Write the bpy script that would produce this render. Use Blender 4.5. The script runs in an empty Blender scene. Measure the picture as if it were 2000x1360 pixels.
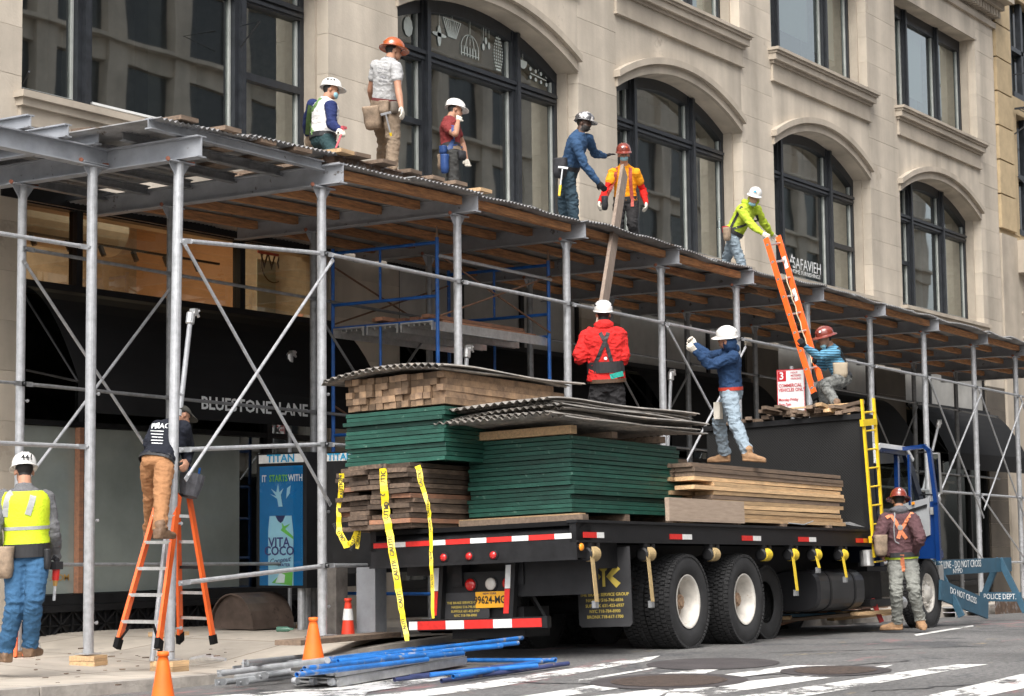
import bpy, bmesh, math, random
from mathutils import Vector, Matrix, noise
from mathutils.bvhtree import BVHTree
from mathutils.kdtree import KDTree
random.seed(7)
R_ = random.Random(11)
SC = bpy.context.scene
COL = SC.collection
# ---------------------------------------------------------------- camera, world, sun, exposure
F = 3889.0; CX, CY = 1000.0, 680.0; G = 0.014; CAMZ = 0.9
_ex = Vector((2534, -345, -F)).normalized()
_d = (F*F + 345*442)/2534.0
_ey = Vector((-_d, -442, -F)).normalized()
_ez = _ex.cross(_ey).normalized(); _ey = _ez.cross(_ex)
RM = Matrix((_ex, _ey, _ez))            # camera -> world rotation
CP = Vector((0, 0, CAMZ))
cam = bpy.data.cameras.new('camera'); cam_o = bpy.data.objects.new('camera', cam); COL.objects.link(cam_o)
cam.sensor_width = 36; cam.lens = 36*F/2000; cam.clip_start = .1; cam.clip_end = 2000
cam_o.matrix_world = Matrix.Translation(CP) @ RM.to_4x4()
cam.dof.use_dof = True; cam.dof.focus_distance = 24.0; cam.dof.aperture_fstop = 5.6
SC.camera = cam_o
SUN_EL, SUN_AZ = 52, 205                 # azimuth measured from +X towards +Y
W = bpy.data.worlds.new('World'); SC.world = W; W.use_nodes = True
nt = W.node_tree; bg = nt.nodes['Background']
sky = nt.nodes.new('ShaderNodeTexSky'); sky.sky_type = 'NISHITA'; sky.sun_disc = False
sky.sun_elevation = math.radians(SUN_EL); sky.sun_rotation = math.radians(90-SUN_AZ)
sky.air_density = 1.0; sky.dust_density = 5.0; sky.ozone_density = 1.0
hs = nt.nodes.new('ShaderNodeHueSaturation'); hs.inputs['Saturation'].default_value = .32
nt.links.new(sky.outputs[0], hs.inputs['Color'])
nt.links.new(hs.outputs[0], bg.inputs[0]); bg.inputs[1].default_value = .15
sun = bpy.data.lights.new('sun', 'SUN'); sun.energy = 1.25; sun.angle = math.radians(40); sun.color = (1, .965, .91)
sun_o = bpy.data.objects.new('sun', sun); COL.objects.link(sun_o)
_sd = Vector((math.cos(math.radians(SUN_EL))*math.cos(math.radians(SUN_AZ)), math.cos(math.radians(SUN_EL))*math.sin(math.radians(SUN_AZ)), math.sin(math.radians(SUN_EL))))
sun_o.rotation_euler = _sd.to_track_quat('Z', 'Y').to_euler(); sun_o.location = (0, 0, 30)
SC.view_settings.view_transform = 'Standard'; SC.view_settings.look = 'None'
SC.view_settings.exposure = .95; SC.view_settings.gamma = 1; SC.view_settings.use_curve_mapping = False
SC.cycles.max_bounces = 8; SC.cycles.transparent_max_bounces = 16
# ---------------------------------------------------------------- picture <-> place
def ray(px, py): return (RM @ Vector((px-CX, CY-py, -F))).normalized()
def at(px, py, ax, val):
    r = ray(px, py); i = 'xyz'.index(ax); return CP + r*((val-CP[i])/r[i])
def gat(px, py, h=0.0):
    r = ray(px, py); return CP + r*((h-CP[2])/(r[2]+G*r[0]))
def zr(x, h): return h - G*x
def dvec(a, b, c): return (RM @ Vector((a, b, c))).normalized()     # right, up, toward viewer
def reach(P, px, py, L, s):
    """point on the sight line of (px,py) at distance L from P; s=-1 nearer, +1 farther"""
    r = ray(px, py); o = CP-P; b = r.dot(o); c = o.dot(o)-L*L; q = b*b-c
    t = -b if q < 0 else -b + s*math.sqrt(q)
    return CP + r*t
# ---------------------------------------------------------------- mesh helpers
class MB:
    def __init__(s): s.v = []; s.f = []; s.m = []; s.mi = 0
    def add(s, vs, fs, mi=None):
        n = len(s.v); s.v += [Vector(p) for p in vs]; s.f += [tuple(i+n for i in f) for f in fs]
        s.m += [s.mi if mi is None else mi]*len(fs); return s
    def hexa(s, c, a, b, d, mi=None):
        c, a, b, d = Vector(c), Vector(a), Vector(b), Vector(d)
        vs = [c-a-b-d, c+a-b-d, c+a+b-d, c-a+b-d, c-a-b+d, c+a-b+d, c+a+b+d, c-a+b+d]
        return s.add(vs, [(0,3,2,1),(4,5,6,7),(0,1,5,4),(1,2,6,5),(2,3,7,6),(3,0,4,7)], mi)
    def box(s, x0, x1, y0, y1, z0, z1, mi=None):
        return s.hexa(((x0+x1)/2,(y0+y1)/2,(z0+z1)/2), ((x1-x0)/2,0,0), (0,(y1-y0)/2,0), (0,0,(z1-z0)/2), mi)
    def beam(s, p, q, w, h, up=(0,0,1), mi=None):
        p, q = Vector(p), Vector(q); d = q-p; u = Vector(up); sd = d.cross(u)
        if sd.length < 1e-6: sd = d.cross(Vector((1,0,0)))
        sd.normalize(); u = sd.cross(d).normalized()
        return s.hexa((p+q)/2, d/2, sd*w/2, u*h/2, mi)
    def ring(s, c, a, b, n, sq=2.0):
        c, a, b = Vector(c), Vector(a), Vector(b); out = []
        for i in range(n):
            t = 2*math.pi*i/n; ct, st = math.cos(t), math.sin(t)
            e = 2/sq
            out.append(c + a*math.copysign(abs(ct)**e, ct) + b*math.copysign(abs(st)**e, st))
        return out
    def loft(s, rings, mi=None, cap=True, close=True):
        n = len(rings[0]); vs = [p for r in rings for p in r]; fs = []
        for k in range(len(rings)-1):
            for i in range(n if close else n-1):
                j = (i+1) % n; fs.append((k*n+i, k*n+j, (k+1)*n+j, (k+1)*n+i))
        if cap and close:
            fs.append(tuple(range(n-1, -1, -1))); fs.append(tuple((len(rings)-1)*n+i for i in range(n)))
        return s.add(vs, fs, mi)
    def tube(s, p, q, r, n=10, r2=None, mi=None, cap=True):
        p, q = Vector(p), Vector(q); d = (q-p).normalized(); a = d.orthogonal().normalized(); b = d.cross(a)
        r2 = r if r2 is None else r2
        return s.loft([s.ring(p, a*r, b*r, n), s.ring(q, a*r2, b*r2, n)], mi, cap)
    def pipe(s, pts, r, n=8, mi=None):
        pts = [Vector(p) for p in pts]; rs = r if isinstance(r, (list, tuple)) else [r]*len(pts)
        a = None; rings = []
        for k, p in enumerate(pts):
            d = (pts[min(k+1, len(pts)-1)]-pts[max(k-1, 0)]).normalized()
            a = d.orthogonal().normalized() if a is None else (a-d*a.dot(d)).normalized()
            rings.append(s.ring(p, a*rs[k], d.cross(a)*rs[k], n))
        return s.loft(rings, mi)
    def lathe(s, prof, n=24, o=(0,0,0), ax=(0,0,1), mi=None, cap=True, a0=None):
        o = Vector(o); ax = Vector(ax).normalized(); a = (a0 or ax.orthogonal()).normalized(); b = ax.cross(a)
        return s.loft([s.ring(o+ax*z, a*max(r,1e-4), b*max(r,1e-4), n) for r, z in prof], mi, cap)
    def prism(s, poly, o, U, Vv, Wd, mi=None):
        o, U, Vv, Wd = Vector(o), Vector(U), Vector(Vv), Vector(Wd)
        a = [o+U*x+Vv*y for x, y in poly]; b = [p+Wd for p in a]; n = len(poly)
        fs = [tuple(range(n-1,-1,-1)), tuple(range(n, 2*n))] + [(i, (i+1)%n, n+(i+1)%n, n+i) for i in range(n)]
        return s.add(a+b, fs, mi)
    def strip(s, a, b, th, mi=None):
        """a solid band between two point rows a,b with thickness vector th"""
        n = len(a); th = Vector(th)
        vs = [Vector(p) for p in a]+[Vector(p) for p in b]+[Vector(p)+th for p in a]+[Vector(p)+th for p in b]; fs = []
        for i in range(n-1):
            fs += [(i, i+1, n+i+1, n+i), (2*n+i, 3*n+i, 3*n+i+1, 2*n+i+1), (i, 2*n+i, 2*n+i+1, i+1), (n+i, n+i+1, 3*n+i+1, 3*n+i)]
        fs += [(0, n, 3*n, 2*n), (n-1, 3*n-1, 4*n-1, 2*n-1)]
        return s.add(vs, fs, mi)
    def xf(s, M):
        s.v = [M @ p for p in s.v]; return s
    def mesh(s, name, mats, smooth=False, off=None):
        me = bpy.data.meshes.new(name); o = off or Vector((0,0,0))
        me.from_pydata([tuple(p-o) for p in s.v], [], s.f)
        for m in (mats if isinstance(mats, (list, tuple)) else [mats]): me.materials.append(m)
        me.polygons.foreach_set('material_index', s.m)
        if smooth: me.polygons.foreach_set('use_smooth', [True]*len(s.f))
        me.update(); return me
RINV = {}
def link(o): COL.objects.link(o); return o
def tag(o, label=None, cat=None, group=None, kind=None):
    if label: o['label'] = label
    if cat: o['category'] = cat
    if group: o['group'] = group
    if kind: o['kind'] = kind
    return o
def thing(name, label, cat, loc=(0,0,0), M=None, group=None):
    o = link(bpy.data.objects.new(name, None)); o.empty_display_size = .2
    m = M or Matrix.Translation(Vector(loc)); o.matrix_world = m; RINV[o.name] = m.inverted()
    return tag(o, label, cat, group)
def build(mb, name, mats, parent=None, smooth=False, kind=None, label=None, cat=None, group=None, local=False, M=None, auto=40):
    """link the collected shapes as ONE mesh object; world coordinates unless local"""
    if parent is None:
        if M is not None: off = Vector((0,0,0))
        else:
            xs = [p.x for p in mb.v]; ys = [p.y for p in mb.v]; zs = [p.z for p in mb.v]
            off = Vector(((min(xs)+max(xs))/2, (min(ys)+max(ys))/2, min(zs)))
        me = mb.mesh(name, mats, smooth, off); o = link(bpy.data.objects.new(name, me))
        if M is not None: o.matrix_world = M
        else: o.location = off
    else:
        if not local and parent.name in RINV: mb.xf(RINV[parent.name])
        me = mb.mesh(name, mats, smooth); o = link(bpy.data.objects.new(name, me)); o.parent = parent
        if parent.type == 'MESH' and not local and parent.parent is None:
            o.matrix_parent_inverse = Matrix.Translation(-Vector(parent.location))
    return tag(o, label, cat, group, kind)
def inst(me, name, M, parent=None, **k):
    o = link(bpy.data.objects.new(name, me)); o.parent = parent
    if parent is not None and parent.name in RINV: M = RINV[parent.name] @ M
    o.matrix_local = M if parent is not None else M
    if parent is None: o.matrix_world = M
    return tag(o, **k)
def frame(o, x, y=None, z=None):
    """matrix with given origin and axes (two of them suffice)"""
    x = Vector(x).normalized()
    if y is not None: y = Vector(y); z = x.cross(y).normalized(); y = z.cross(x)
    else: z = Vector(z); y = z.cross(x).normalized(); z = x.cross(y)
    M = Matrix((x, y, z)).transposed().to_4x4(); M.translation = Vector(o); return M
# ---------------------------------------------------------------- materials
MATS = {}
def _rgb(c):
    if isinstance(c, (int, float)): c = (c, c, c)
    return (c[0], c[1], c[2], 1)
def mat(name, c, rough=.6, metal=0.0, var=.15, scale=3.0, c2=None, bump=0.0, bscale=40.0, stretch=(1,1,1), rnd=0.0, spec=.5, detail=6, streak=0.0, emis=None, coat=0.0, spots=None, alpha=None, gen=False):
    """procedural surface: base colour broken by noise, optional second colour, per-object variation, bump"""
    if name in MATS: return MATS[name]
    m = bpy.data.materials.new(name); m.use_nodes = True; t = m.node_tree; N = t.nodes; Lk = t.links.new
    b = N['Principled BSDF']; b.inputs['Roughness'].default_value = rough; b.inputs['Metallic'].default_value = metal
    b.inputs['Specular IOR Level'].default_value = spec
    if coat: b.inputs['Coat Weight'].default_value = coat; b.inputs['Coat Roughness'].default_value = .08
    tc = N.new('ShaderNodeTexCoord'); mp = N.new('ShaderNodeMapping'); mp.inputs['Scale'].default_value = stretch
    Lk(tc.outputs['Object'], mp.inputs[0])
    vec = mp.outputs[0]
    if rnd or gen:
        oi = N.new('ShaderNodeObjectInfo'); ad = N.new('ShaderNodeVectorMath'); ad.operation = 'ADD'
        sc = N.new('ShaderNodeMath'); sc.operation = 'MULTIPLY'; sc.inputs[1].default_value = 57.0
        Lk(oi.outputs['Random'], sc.inputs[0]); Lk(mp.outputs[0], ad.inputs[0]); Lk(sc.outputs[0], ad.inputs[1]); vec = ad.outputs[0]
    nz = N.new('ShaderNodeTexNoise'); nz.inputs['Scale'].default_value = scale; nz.inputs['Detail'].default_value = detail; nz.inputs['Roughness'].default_value = .65
    Lk(vec, nz.inputs['Vector'])
    cr = N.new('ShaderNodeValToRGB'); e = cr.color_ramp.elements
    e[0].position = .34; e[1].position = .68
    c_ = _rgb(c); k = _rgb(c2) if c2 is not None else tuple(x*(1+var) for x in c_[:3])+(1,)
    a_ = c_ if c2 is not None else tuple(x*(1-var) for x in c_[:3])+(1,)
    e[0].color = a_; e[1].color = k
    Lk(nz.outputs['Fac'], cr.inputs[0]); col = cr.outputs[0]
    if streak:
        n2 = N.new('ShaderNodeTexNoise'); n2.inputs['Scale'].default_value = 1.0; n2.inputs['Detail'].default_value = 5
        m2 = N.new('ShaderNodeMapping'); m2.inputs['Scale'].default_value = (1.6, 1.6, .22)
        Lk(tc.outputs['Object'], m2.inputs[0]); Lk(m2.outputs[0], n2.inputs['Vector'])
        r2 = N.new('ShaderNodeMapRange'); r2.inputs['From Min'].default_value = .35; r2.inputs['From Max'].default_value = .75
        r2.inputs['To Min'].default_value = 1+streak*.4; r2.inputs['To Max'].default_value = 1-streak
        Lk(n2.outputs['Fac'], r2.inputs[0])
        mm = N.new('ShaderNodeVectorMath'); mm.operation = 'MULTIPLY'; Lk(col, mm.inputs[0]); Lk(r2.outputs[0], mm.inputs[1]); col = mm.outputs[0]
    if spots:
        sc_, th, co = spots
        n3 = N.new('ShaderNodeTexNoise'); n3.inputs['Scale'].default_value = sc_; n3.inputs['Detail'].default_value = 8; n3.inputs['Roughness'].default_value = .7
        Lk(vec, n3.inputs['Vector'])
        r3 = N.new('ShaderNodeMapRange'); r3.inputs['From Min'].default_value = th; r3.inputs['From Max'].default_value = th+.05
        Lk(n3.outputs['Fac'], r3.inputs[0])
        mx = N.new('ShaderNodeMix'); mx.data_type = 'RGBA'; Lk(r3.outputs[0], mx.inputs['Factor']); Lk(col, mx.inputs[6]); mx.inputs[7].default_value = _rgb(co); col = mx.outputs[2]
    if rnd:
        r4 = N.new('ShaderNodeMapRange'); r4.inputs['To Min'].default_value = 1-rnd; r4.inputs['To Max'].default_value = 1+rnd
        wn = N.new('ShaderNodeTexWhiteNoise'); wn.noise_dimensions = '1D'; Lk(oi.outputs['Random'], wn.inputs['W'])
        Lk(wn.outputs['Value'], r4.inputs[0])
        mm = N.new('ShaderNodeVectorMath'); mm.operation = 'MULTIPLY'; Lk(col, mm.inputs[0]); Lk(r4.outputs[0], mm.inputs[1]); col = mm.outputs[0]
    Lk(col, b.inputs['Base Color'])
    rr = N.new('ShaderNodeMapRange'); rr.inputs['To Min'].default_value = max(.02, rough-.12); rr.inputs['To Max'].default_value = min(1, rough+.12)
    Lk(nz.outputs['Fac'], rr.inputs[0]); Lk(rr.outputs[0], b.inputs['Roughness'])
    if bump:
        bn = N.new('ShaderNodeTexNoise'); bn.inputs['Scale'].default_value = bscale; bn.inputs['Detail'].default_value = 8
        Lk(vec, bn.inputs['Vector']); bp = N.new('ShaderNodeBump'); bp.inputs['Strength'].default_value = bump; bp.inputs['Distance'].default_value = .02
        Lk(bn.outputs['Fac'], bp.inputs['Height']); Lk(bp.outputs[0], b.inputs['Normal'])
    if emis: b.inputs['Emission Color'].default_value = _rgb(emis[:3]); b.inputs['Emission Strength'].default_value = emis[3]
    if alpha is not None: b.inputs['Alpha'].default_value = alpha
    MATS[name] = m; return m
def glass(name, tint=(.72,.77,.73), refl=.26, rough=.015):
    if name in MATS: return MATS[name]
    m = bpy.data.materials.new(name); m.use_nodes = True; t = m.node_tree; N = t.nodes; Lk = t.links.new
    N.remove(N['Principled BSDF']); out = N['Material Output']
    tr = N.new('ShaderNodeBsdfTransparent'); tr.inputs[0].default_value = _rgb(tint)
    gl = N.new('ShaderNodeBsdfGlossy'); gl.inputs['Roughness'].default_value = rough; gl.inputs[0].default_value = (.9,.95,.93,1)
    lw = N.new('ShaderNodeFresnel'); lw.inputs['IOR'].default_value = 1.5
    mr = N.new('ShaderNodeMath'); mr.operation = 'ADD'; mr.inputs[1].default_value = refl; mr.use_clamp = True
    tcx = N.new('ShaderNodeTexCoord'); bn = N.new('ShaderNodeTexNoise'); bn.inputs['Scale'].default_value = .9; bn.inputs['Detail'].default_value = 1
    bp = N.new('ShaderNodeBump'); bp.inputs['Strength'].default_value = .05; bp.inputs['Distance'].default_value = .03
    Lk(tcx.outputs['Object'], bn.inputs['Vector']); Lk(bn.outputs['Fac'], bp.inputs['Height']); Lk(bp.outputs[0], gl.inputs['Normal'])
    mx = N.new('ShaderNodeMixShader'); Lk(lw.outputs[0], mr.inputs[0]); Lk(mr.outputs[0], mx.inputs[0]); Lk(tr.outputs[0], mx.inputs[1]); Lk(gl.outputs[0], mx.inputs[2])
    Lk(mx.outputs[0], out.inputs[0]); MATS[name] = m; return m
def text(s, size, o, x, up, m, parent=None, name='lettering', bold=.0, align='CENTER', sx=1.0, local=False, lift=.004, shear=0.0, **k):
    """flat print as real, barely raised lettering: origin o, reading direction x, up direction"""
    cu = bpy.data.curves.new('t', 'FONT'); cu.body = s; cu.size = size; cu.align_x = align; cu.align_y = 'CENTER'
    cu.offset = bold*size; cu.resolution_u = 2; cu.shear = shear; cu.extrude = .0008
    t = bpy.data.objects.new('t', cu); COL.objects.link(t)
    me = bpy.data.meshes.new_from_object(t.evaluated_get(bpy.context.evaluated_depsgraph_get()))
    bpy.data.objects.remove(t); bpy.data.curves.remove(cu)
    M = frame(o, x, y=up); n = M.to_3x3().col[2]
    M = Matrix.Translation(Vector(n)*lift) @ M @ Matrix.Diagonal((sx, 1, 1, 1))
    if parent is not None and not local and parent.name in RINV: M = RINV[parent.name] @ M
    me.transform(M); me.materials.clear(); me.materials.append(m); me.name = name
    ob = link(bpy.data.objects.new(name, me)); ob.parent = parent
    return tag(ob, **k)
# palette
m_stone = mat('limestone', (.515,.455,.375), .85, var=.12, scale=.9, bump=.15, bscale=30, streak=.34, rnd=.08, spots=(.8,.62,(.40,.345,.28)))
m_stone_s = mat('limestone_trim', (.43,.375,.305), .85, var=.13, scale=1.5, bump=.12, bscale=30, streak=.2)
m_joint = mat('mortar_joint', (.42,.365,.29), .9, scale=8)
m_frame = mat('black_window_paint', (.022,.025,.03), .42, var=.3, scale=8, bump=.1, bscale=60)
m_pane = glass('window_glass')
m_pane2 = glass('window_glass_dark', (.42,.45,.42), .1)
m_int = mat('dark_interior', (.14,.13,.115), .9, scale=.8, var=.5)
m_blind = mat('pale_roller_blind', (.62,.74,.72), .8, var=.06, scale=.6)
m_blind2 = mat('grey_roller_blind', (.30,.31,.30), .8, var=.12, scale=.6)
m_zinc = mat('galvanised_steel', (.44,.45,.465), .45, .35, var=.18, scale=14, bump=.08, bscale=90, spots=(26,.66,(.62,.62,.63)), rnd=.1)
m_zincd = mat('old_galvanised_steel', (.24,.245,.25), .5, .35, var=.25, scale=10, bump=.08, bscale=90, rnd=.12)
m_beam = mat('grey_painted_steel', (.36,.375,.40), .5, .25, var=.13, scale=5, bump=.08, bscale=50, spots=(7,.62,(.12,.105,.095)), rnd=.06)
m_rust = mat('rusty_steel', (.13,.085,.06), .8, .2, var=.4, scale=14, bump=.2, spots=(9,.55,(.24,.22,.21)))
m_corr = mat('corrugated_sheet_steel', (.26,.24,.215), .55, .25, var=.4, scale=5, bump=.15, bscale=50, spots=(6,.55,(.36,.31,.26)), rnd=.25)
m_corru = mat('corrugated_deck_steel', (.27,.27,.272), .55, .2, var=.3, scale=3, spots=(4,.6,(.12,.09,.07)))
m_joist = mat('orange_brown_joist', (.56,.27,.11), .75, c2=(.22,.11,.06), scale=5, stretch=(1,8,8), bump=.15, rnd=.25)
m_wood = mat('weathered_plank', (.235,.165,.115), .85, c2=(.13,.095,.07), scale=4, stretch=(1,9,9), bump=.3, bscale=25, rnd=.3)
m_woodl = mat('fresh_pine_plank', (.70,.47,.25), .8, c2=(.42,.28,.16), scale=4, stretch=(1,12,12), bump=.25, bscale=25, rnd=.34)
m_woodd = mat('dark_plank', (.06,.042,.031), .85, c2=(.165,.115,.08), scale=5, stretch=(1.5,6,6), bump=.3, bscale=25, rnd=.45)
m_woodr = mat('reddish_plank', (.36,.17,.095), .85, c2=(.22,.12,.08), scale=5, stretch=(1.5,6,6), bump=.3, bscale=25, rnd=.3)
m_timber = mat('timber_end', (.36,.235,.14), .85, c2=(.14,.095,.065), scale=7, bump=.3, bscale=60, rnd=.55)
m_green = mat('green_painted_panel', (.015,.076,.054), .5, var=.3, scale=3, bump=.15, rnd=.28, spots=(14,.62,(.12,.22,.17)))
m_black = mat('black_paint', (.0095,.0095,.0105), .5, spec=.35, var=.4, scale=6, bump=.08)
m_blackm = mat('matt_black', (.006,.006,.0065), .9, spec=.2, var=.3, scale=6)
m_rubber = mat('tyre_rubber', (.022,.022,.023), .75, var=.3, scale=12, bump=.2, bscale=80)
m_rim = mat('white_rim_paint', (.60,.57,.52), .5, .1, var=.16, scale=9, spots=(14,.62,(.36,.27,.19)))
m_red = mat('reflective_red', (.62,.025,.02), .35, var=.15, scale=20)
m_white = mat('reflective_white', (.72,.72,.70), .35, var=.1, scale=20)
m_amber = mat('amber_lens', (.8,.28,.02), .25)
m_redlens = mat('red_lens', (.5,.012,.01), .15, coat=.6)
m_clear = mat('clear_lens', (.62,.58,.52), .2, coat=.6)
m_yellow = mat('yellow_paint', (.80,.55,.015), .42, var=.12, scale=10, spots=(22,.7,(.35,.25,.06)))
m_tape = mat('caution_tape_yellow', (.86,.66,.015), .4, var=.06, scale=6)
m_ink = mat('black_ink', .012, .6)
m_orange = mat('ladder_orange', (.80,.125,.02), .4, var=.1, scale=8, spots=(24,.72,(.5,.3,.2)))
m_cone = mat('cone_orange', (.90,.15,.012), .55, var=.12, scale=5, spots=(7,.66,(.35,.12,.05)))
m_alu = mat('aluminium', (.62,.62,.61), .38, .8, var=.15, scale=12, bump=.06, bscale=80)
m_blue = mat('blue_scaffold_paint', (.012,.10,.36), .42, var=.25, scale=8, spots=(16,.64,(.30,.29,.28)))
m_blue2 = mat('bright_blue_pipe', (.014,.15,.48), .5, var=.35, scale=4, spots=(7,.56,(.26,.28,.34)), rnd=.3, bump=.2, bscale=30)
m_cabblue = mat('cab_blue', (.006,.036,.16), .22, .2, var=.1, scale=3, coat=.7)
m_pb = mat('police_blue', (.035,.095,.145), .6, var=.16, scale=7, spots=(12,.66,(.2,.26,.30)))
m_whitep = mat('white_lettering', (.72,.74,.74), .6, var=.06)
m_gold = mat('gold_lettering', (.55,.42,.08), .6, var=.08)
m_concrete = mat('sidewalk_concrete', (.45,.40,.335), .9, var=.16, scale=1.7, bump=.18, bscale=60, spots=(3.2,.63,(.30,.275,.24)))
m_kerb = mat('kerb_stone', (.33,.30,.265), .85, var=.25, scale=4, bump=.3, bscale=40)
m_awning = mat('black_awning_fabric', (.009,.009,.0095), .8, spec=.25, var=.25, scale=2)
# ================================================================ the main building
YF = 17.0; YW = 17.42
BAYS = [(15.9,21.6,17.27,20.17),(23.25,28.4,24.5,27.05),(29.7,34.6,30.94,33.2),(36.0,40.95,37.07,39.55),(42.65,48.0,44.2,46.25)]
bld = thing('stone_building', 'pale limestone loft building with tall arched black framed windows behind the sidewalk shed', 'building', (32, 17.2, -.5))
m_bead = mat('pale_sash_bead', (.40,.42,.40), .6)
m_orint = mat('warm_painted_interior', (.52,.33,.20), .85, var=.2, scale=.7)
m_intl = mat('pale_interior_wall', (.50,.53,.46), .9, var=.25, scale=.9)
m_curt = mat('frosted_film', (.27,.30,.275), .13, var=.2, scale=.6, coat=.6)
m_steelpanel = mat('brushed_panel', (.46,.45,.42), .38, .25, var=.2, scale=1.2)
def archz(x, x0, x1, spring, rise):
    h = (x1-x0)/2; t = (x-(x0+x1)/2)/h; rad = (h*h+rise*rise)/(2*rise)
    return spring + math.sqrt(max(0, rad*rad-(t*h)**2)) - (rad-rise)
ZSP, ZRI = 8.74, .60
# piers of ashlar blocks
edges = [(14.2, 15.9)] + [(BAYS[i][1], BAYS[i+1][0]) for i in range(4)] + [(48.0, 49.35)]
for k, (a, b) in enumerate(edges):
    mb = MB(); mb.box(a+.01, b-.01, YF+.008, 18.6, -.6, 15.6); build(mb, 'pier_core', m_joint, bld)
    blk = MB().box(a, b, YF, YF+.4, 0, .565)
    me = blk.mesh('stone_block', m_stone)
    z = -.55; j = 0
    me_d = blk.mesh('stone_block', mat('shaded_ground_floor_stone', (.10,.085,.068), .8, var=.2, scale=1.5, streak=.2)) if k > 2 else (blk.mesh('stone_block', mat('half_shaded_ground_floor_stone', (.36,.31,.245), .8, var=.15, scale=1.5, streak=.2)) if k == 2 else me)  # shade under the shed deck put into the stone colour, deeper on farther piers
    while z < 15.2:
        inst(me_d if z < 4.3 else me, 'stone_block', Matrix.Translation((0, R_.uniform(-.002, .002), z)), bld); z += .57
for k, (a, b, m1, m2) in enumerate(BAYS):
    n = 20; xs = [a+(b-a)*i/n for i in range(n+1)]
    # spandrel with the segmental arch cut out, solid to the reveal depth
    poly = [(x, archz(x, a, b, ZSP, ZRI)) for x in xs] + [(b, 10.62), (a, 10.62)]
    mb = MB(); 
    for i in range(n):
        z0, z1 = poly[i][1], poly[i+1][1]
        vs = [(xs[i],YF+.002,z0),(xs[i+1],YF+.002,z1),(xs[i+1],YF+.002,10.62),(xs[i],YF+.002,10.62),(xs[i],YW+.2,z0),(xs[i+1],YW+.2,z1),(xs[i+1],YW+.2,10.62),(xs[i],YW+.2,10.62)]
        mb.add(vs, [(0,1,2,3),(0,4,5,1)])
    build(mb, 'spandrel_wall', m_stone, bld)
    # moulded arch hood: two stepped bands
    mb = MB()
    for off, th, pr, zz in ((.0, .16, .05, 0), (.16, .12, .13, 0)):
        hw = (b-a)/2+.12
        xa, xb = a-.04-off*.3, b-.06+off*.1
        lo = [(x, archz(x, xa, xb, ZSP+off, ZRI+.0)) for x in [xa+(xb-xa)*i/24 for i in range(25)]]
        rings = [[(x,YF+.02,z),(x,YF-pr,z),(x,YF-pr,z+th),(x,YF+.02,z+th)] for x, z in lo]
        mb.loft(rings)
    build(mb, 'arch_hood', m_stone_s, bld)
    # wall under the arched window down to the storefront head
    build(MB().box(a, b, YF+.004, YF+.5, 4.86, 6.02), 'sill_wall', m_stone, bld)
    mb = MB(); mb.box(a-.12, b+.12, YF-.16, YW+.1, 6.02, 6.10); mb.box(a-.08, b+.08, YF-.11, YF+.01, 5.93, 6.018); mb.box(a-.05, b+.05, YF-.05, YF+.01, 5.72, 5.928)
    build(mb, 'window_sill', m_stone_s, bld)
    # apron, sill and lintel of the upper window
    mb = MB(); mb.box(a-.16, b+.16, YF-.24, YW, 10.64, 10.70); mb.box(a-.13, b+.13, YF-.20, YF+.01, 10.59, 10.638); mb.box(a-.11, b+.11, YF-.16, YF+.01, 10.46, 10.588)
    mb.box(a-.06, b+.06, YF-.09, YF+.01, 10.40, 10.458); mb.box(a-.02, b+.02, YF-.045, YF+.01, 10.08, 10.398); mb.box(a-.05, b+.05, YF-.07, YF+.01, 10.04, 10.078)
    build(mb, 'upper_sill', m_stone_s, bld)
    mb = MB(); mb.box(a, b, YF+.002, YF+.5, 13.38, 15.6); mb.box(a-.1, b+.1, YF-.02, YF+.01, 13.38, 13.44)
    build(mb, 'lintel_wall', m_stone, bld)
    # rabbets of the reveals
    for z0, z1 in ((6.1, ZSP+.02), (10.7, 13.38)):
        build(MB().box(b-.05, b-.0, YF+.20, YW-.025, z0, z1), 'reveal_moulding', m_stone_s, bld); build(MB().box(a, a+.05, YF+.20, YW-.025, z0, z1), 'reveal_moulding', m_stone_s, bld)
    # ---------------- arched window
    fr = MB(); y0, y1 = YW-.02, YW+.12
    fr.box(a, a+.13, y0, y1, 6.1, ZSP+.1); fr.box(b-.13, b, y0, y1, 6.1, ZSP+.1)
    fr.box(a, b, y0, y1, 6.1, 6.28)
    for m_ in (m1, m2):
        fr.box(m_-.12, m_+.12, y0-.03, y1, 6.1, archz(m_, a, b, ZSP, ZRI)-.01); fr.box(m_-.045, m_+.045, y0-.09, y0-.03, 6.1, archz(m_, a, b, ZSP, ZRI)-.02)
    tz = 8.2
    fr.box(a+.13, b-.13, y0-.02, y1, tz, tz+.2); fr.box(a+.13, b-.13, y0-.07, y0-.02, tz+.11, tz+.17); fr.box(a+.13, b-.13, y0-.05, y0-.02, tz+.03, tz+.075)
    for i in range(n):   # curved head
        za, zb = archz(xs[i], a, b, ZSP, ZRI), archz(xs[i+1], a, b, ZSP, ZRI)
        fr.add([(xs[i],y0-.01,za-.2),(xs[i+1],y0-.01,zb-.2),(xs[i+1],y0-.01,zb+.01),(xs[i],y0-.01,za+.01),(xs[i],y1,za-.2),(xs[i+1],y1,zb-.2)], [(0,1,2,3),(0,4,5,1)])
    if k in (1, 4, 2): fr.box(a+.13, m1-.12, y0, y1-.02, 7.2, 7.29)
    if k in (0, 3): fr.box(m2+.12, b-.13, y0, y1-.02, 7.15, 7.25)
    win = build(fr, 'arched_window', m_frame, bld)
    cells = [(a+.13, m1-.12), (m1+.12, m2-.12), (m2+.12, b-.13)]
    bd = MB()
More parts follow.
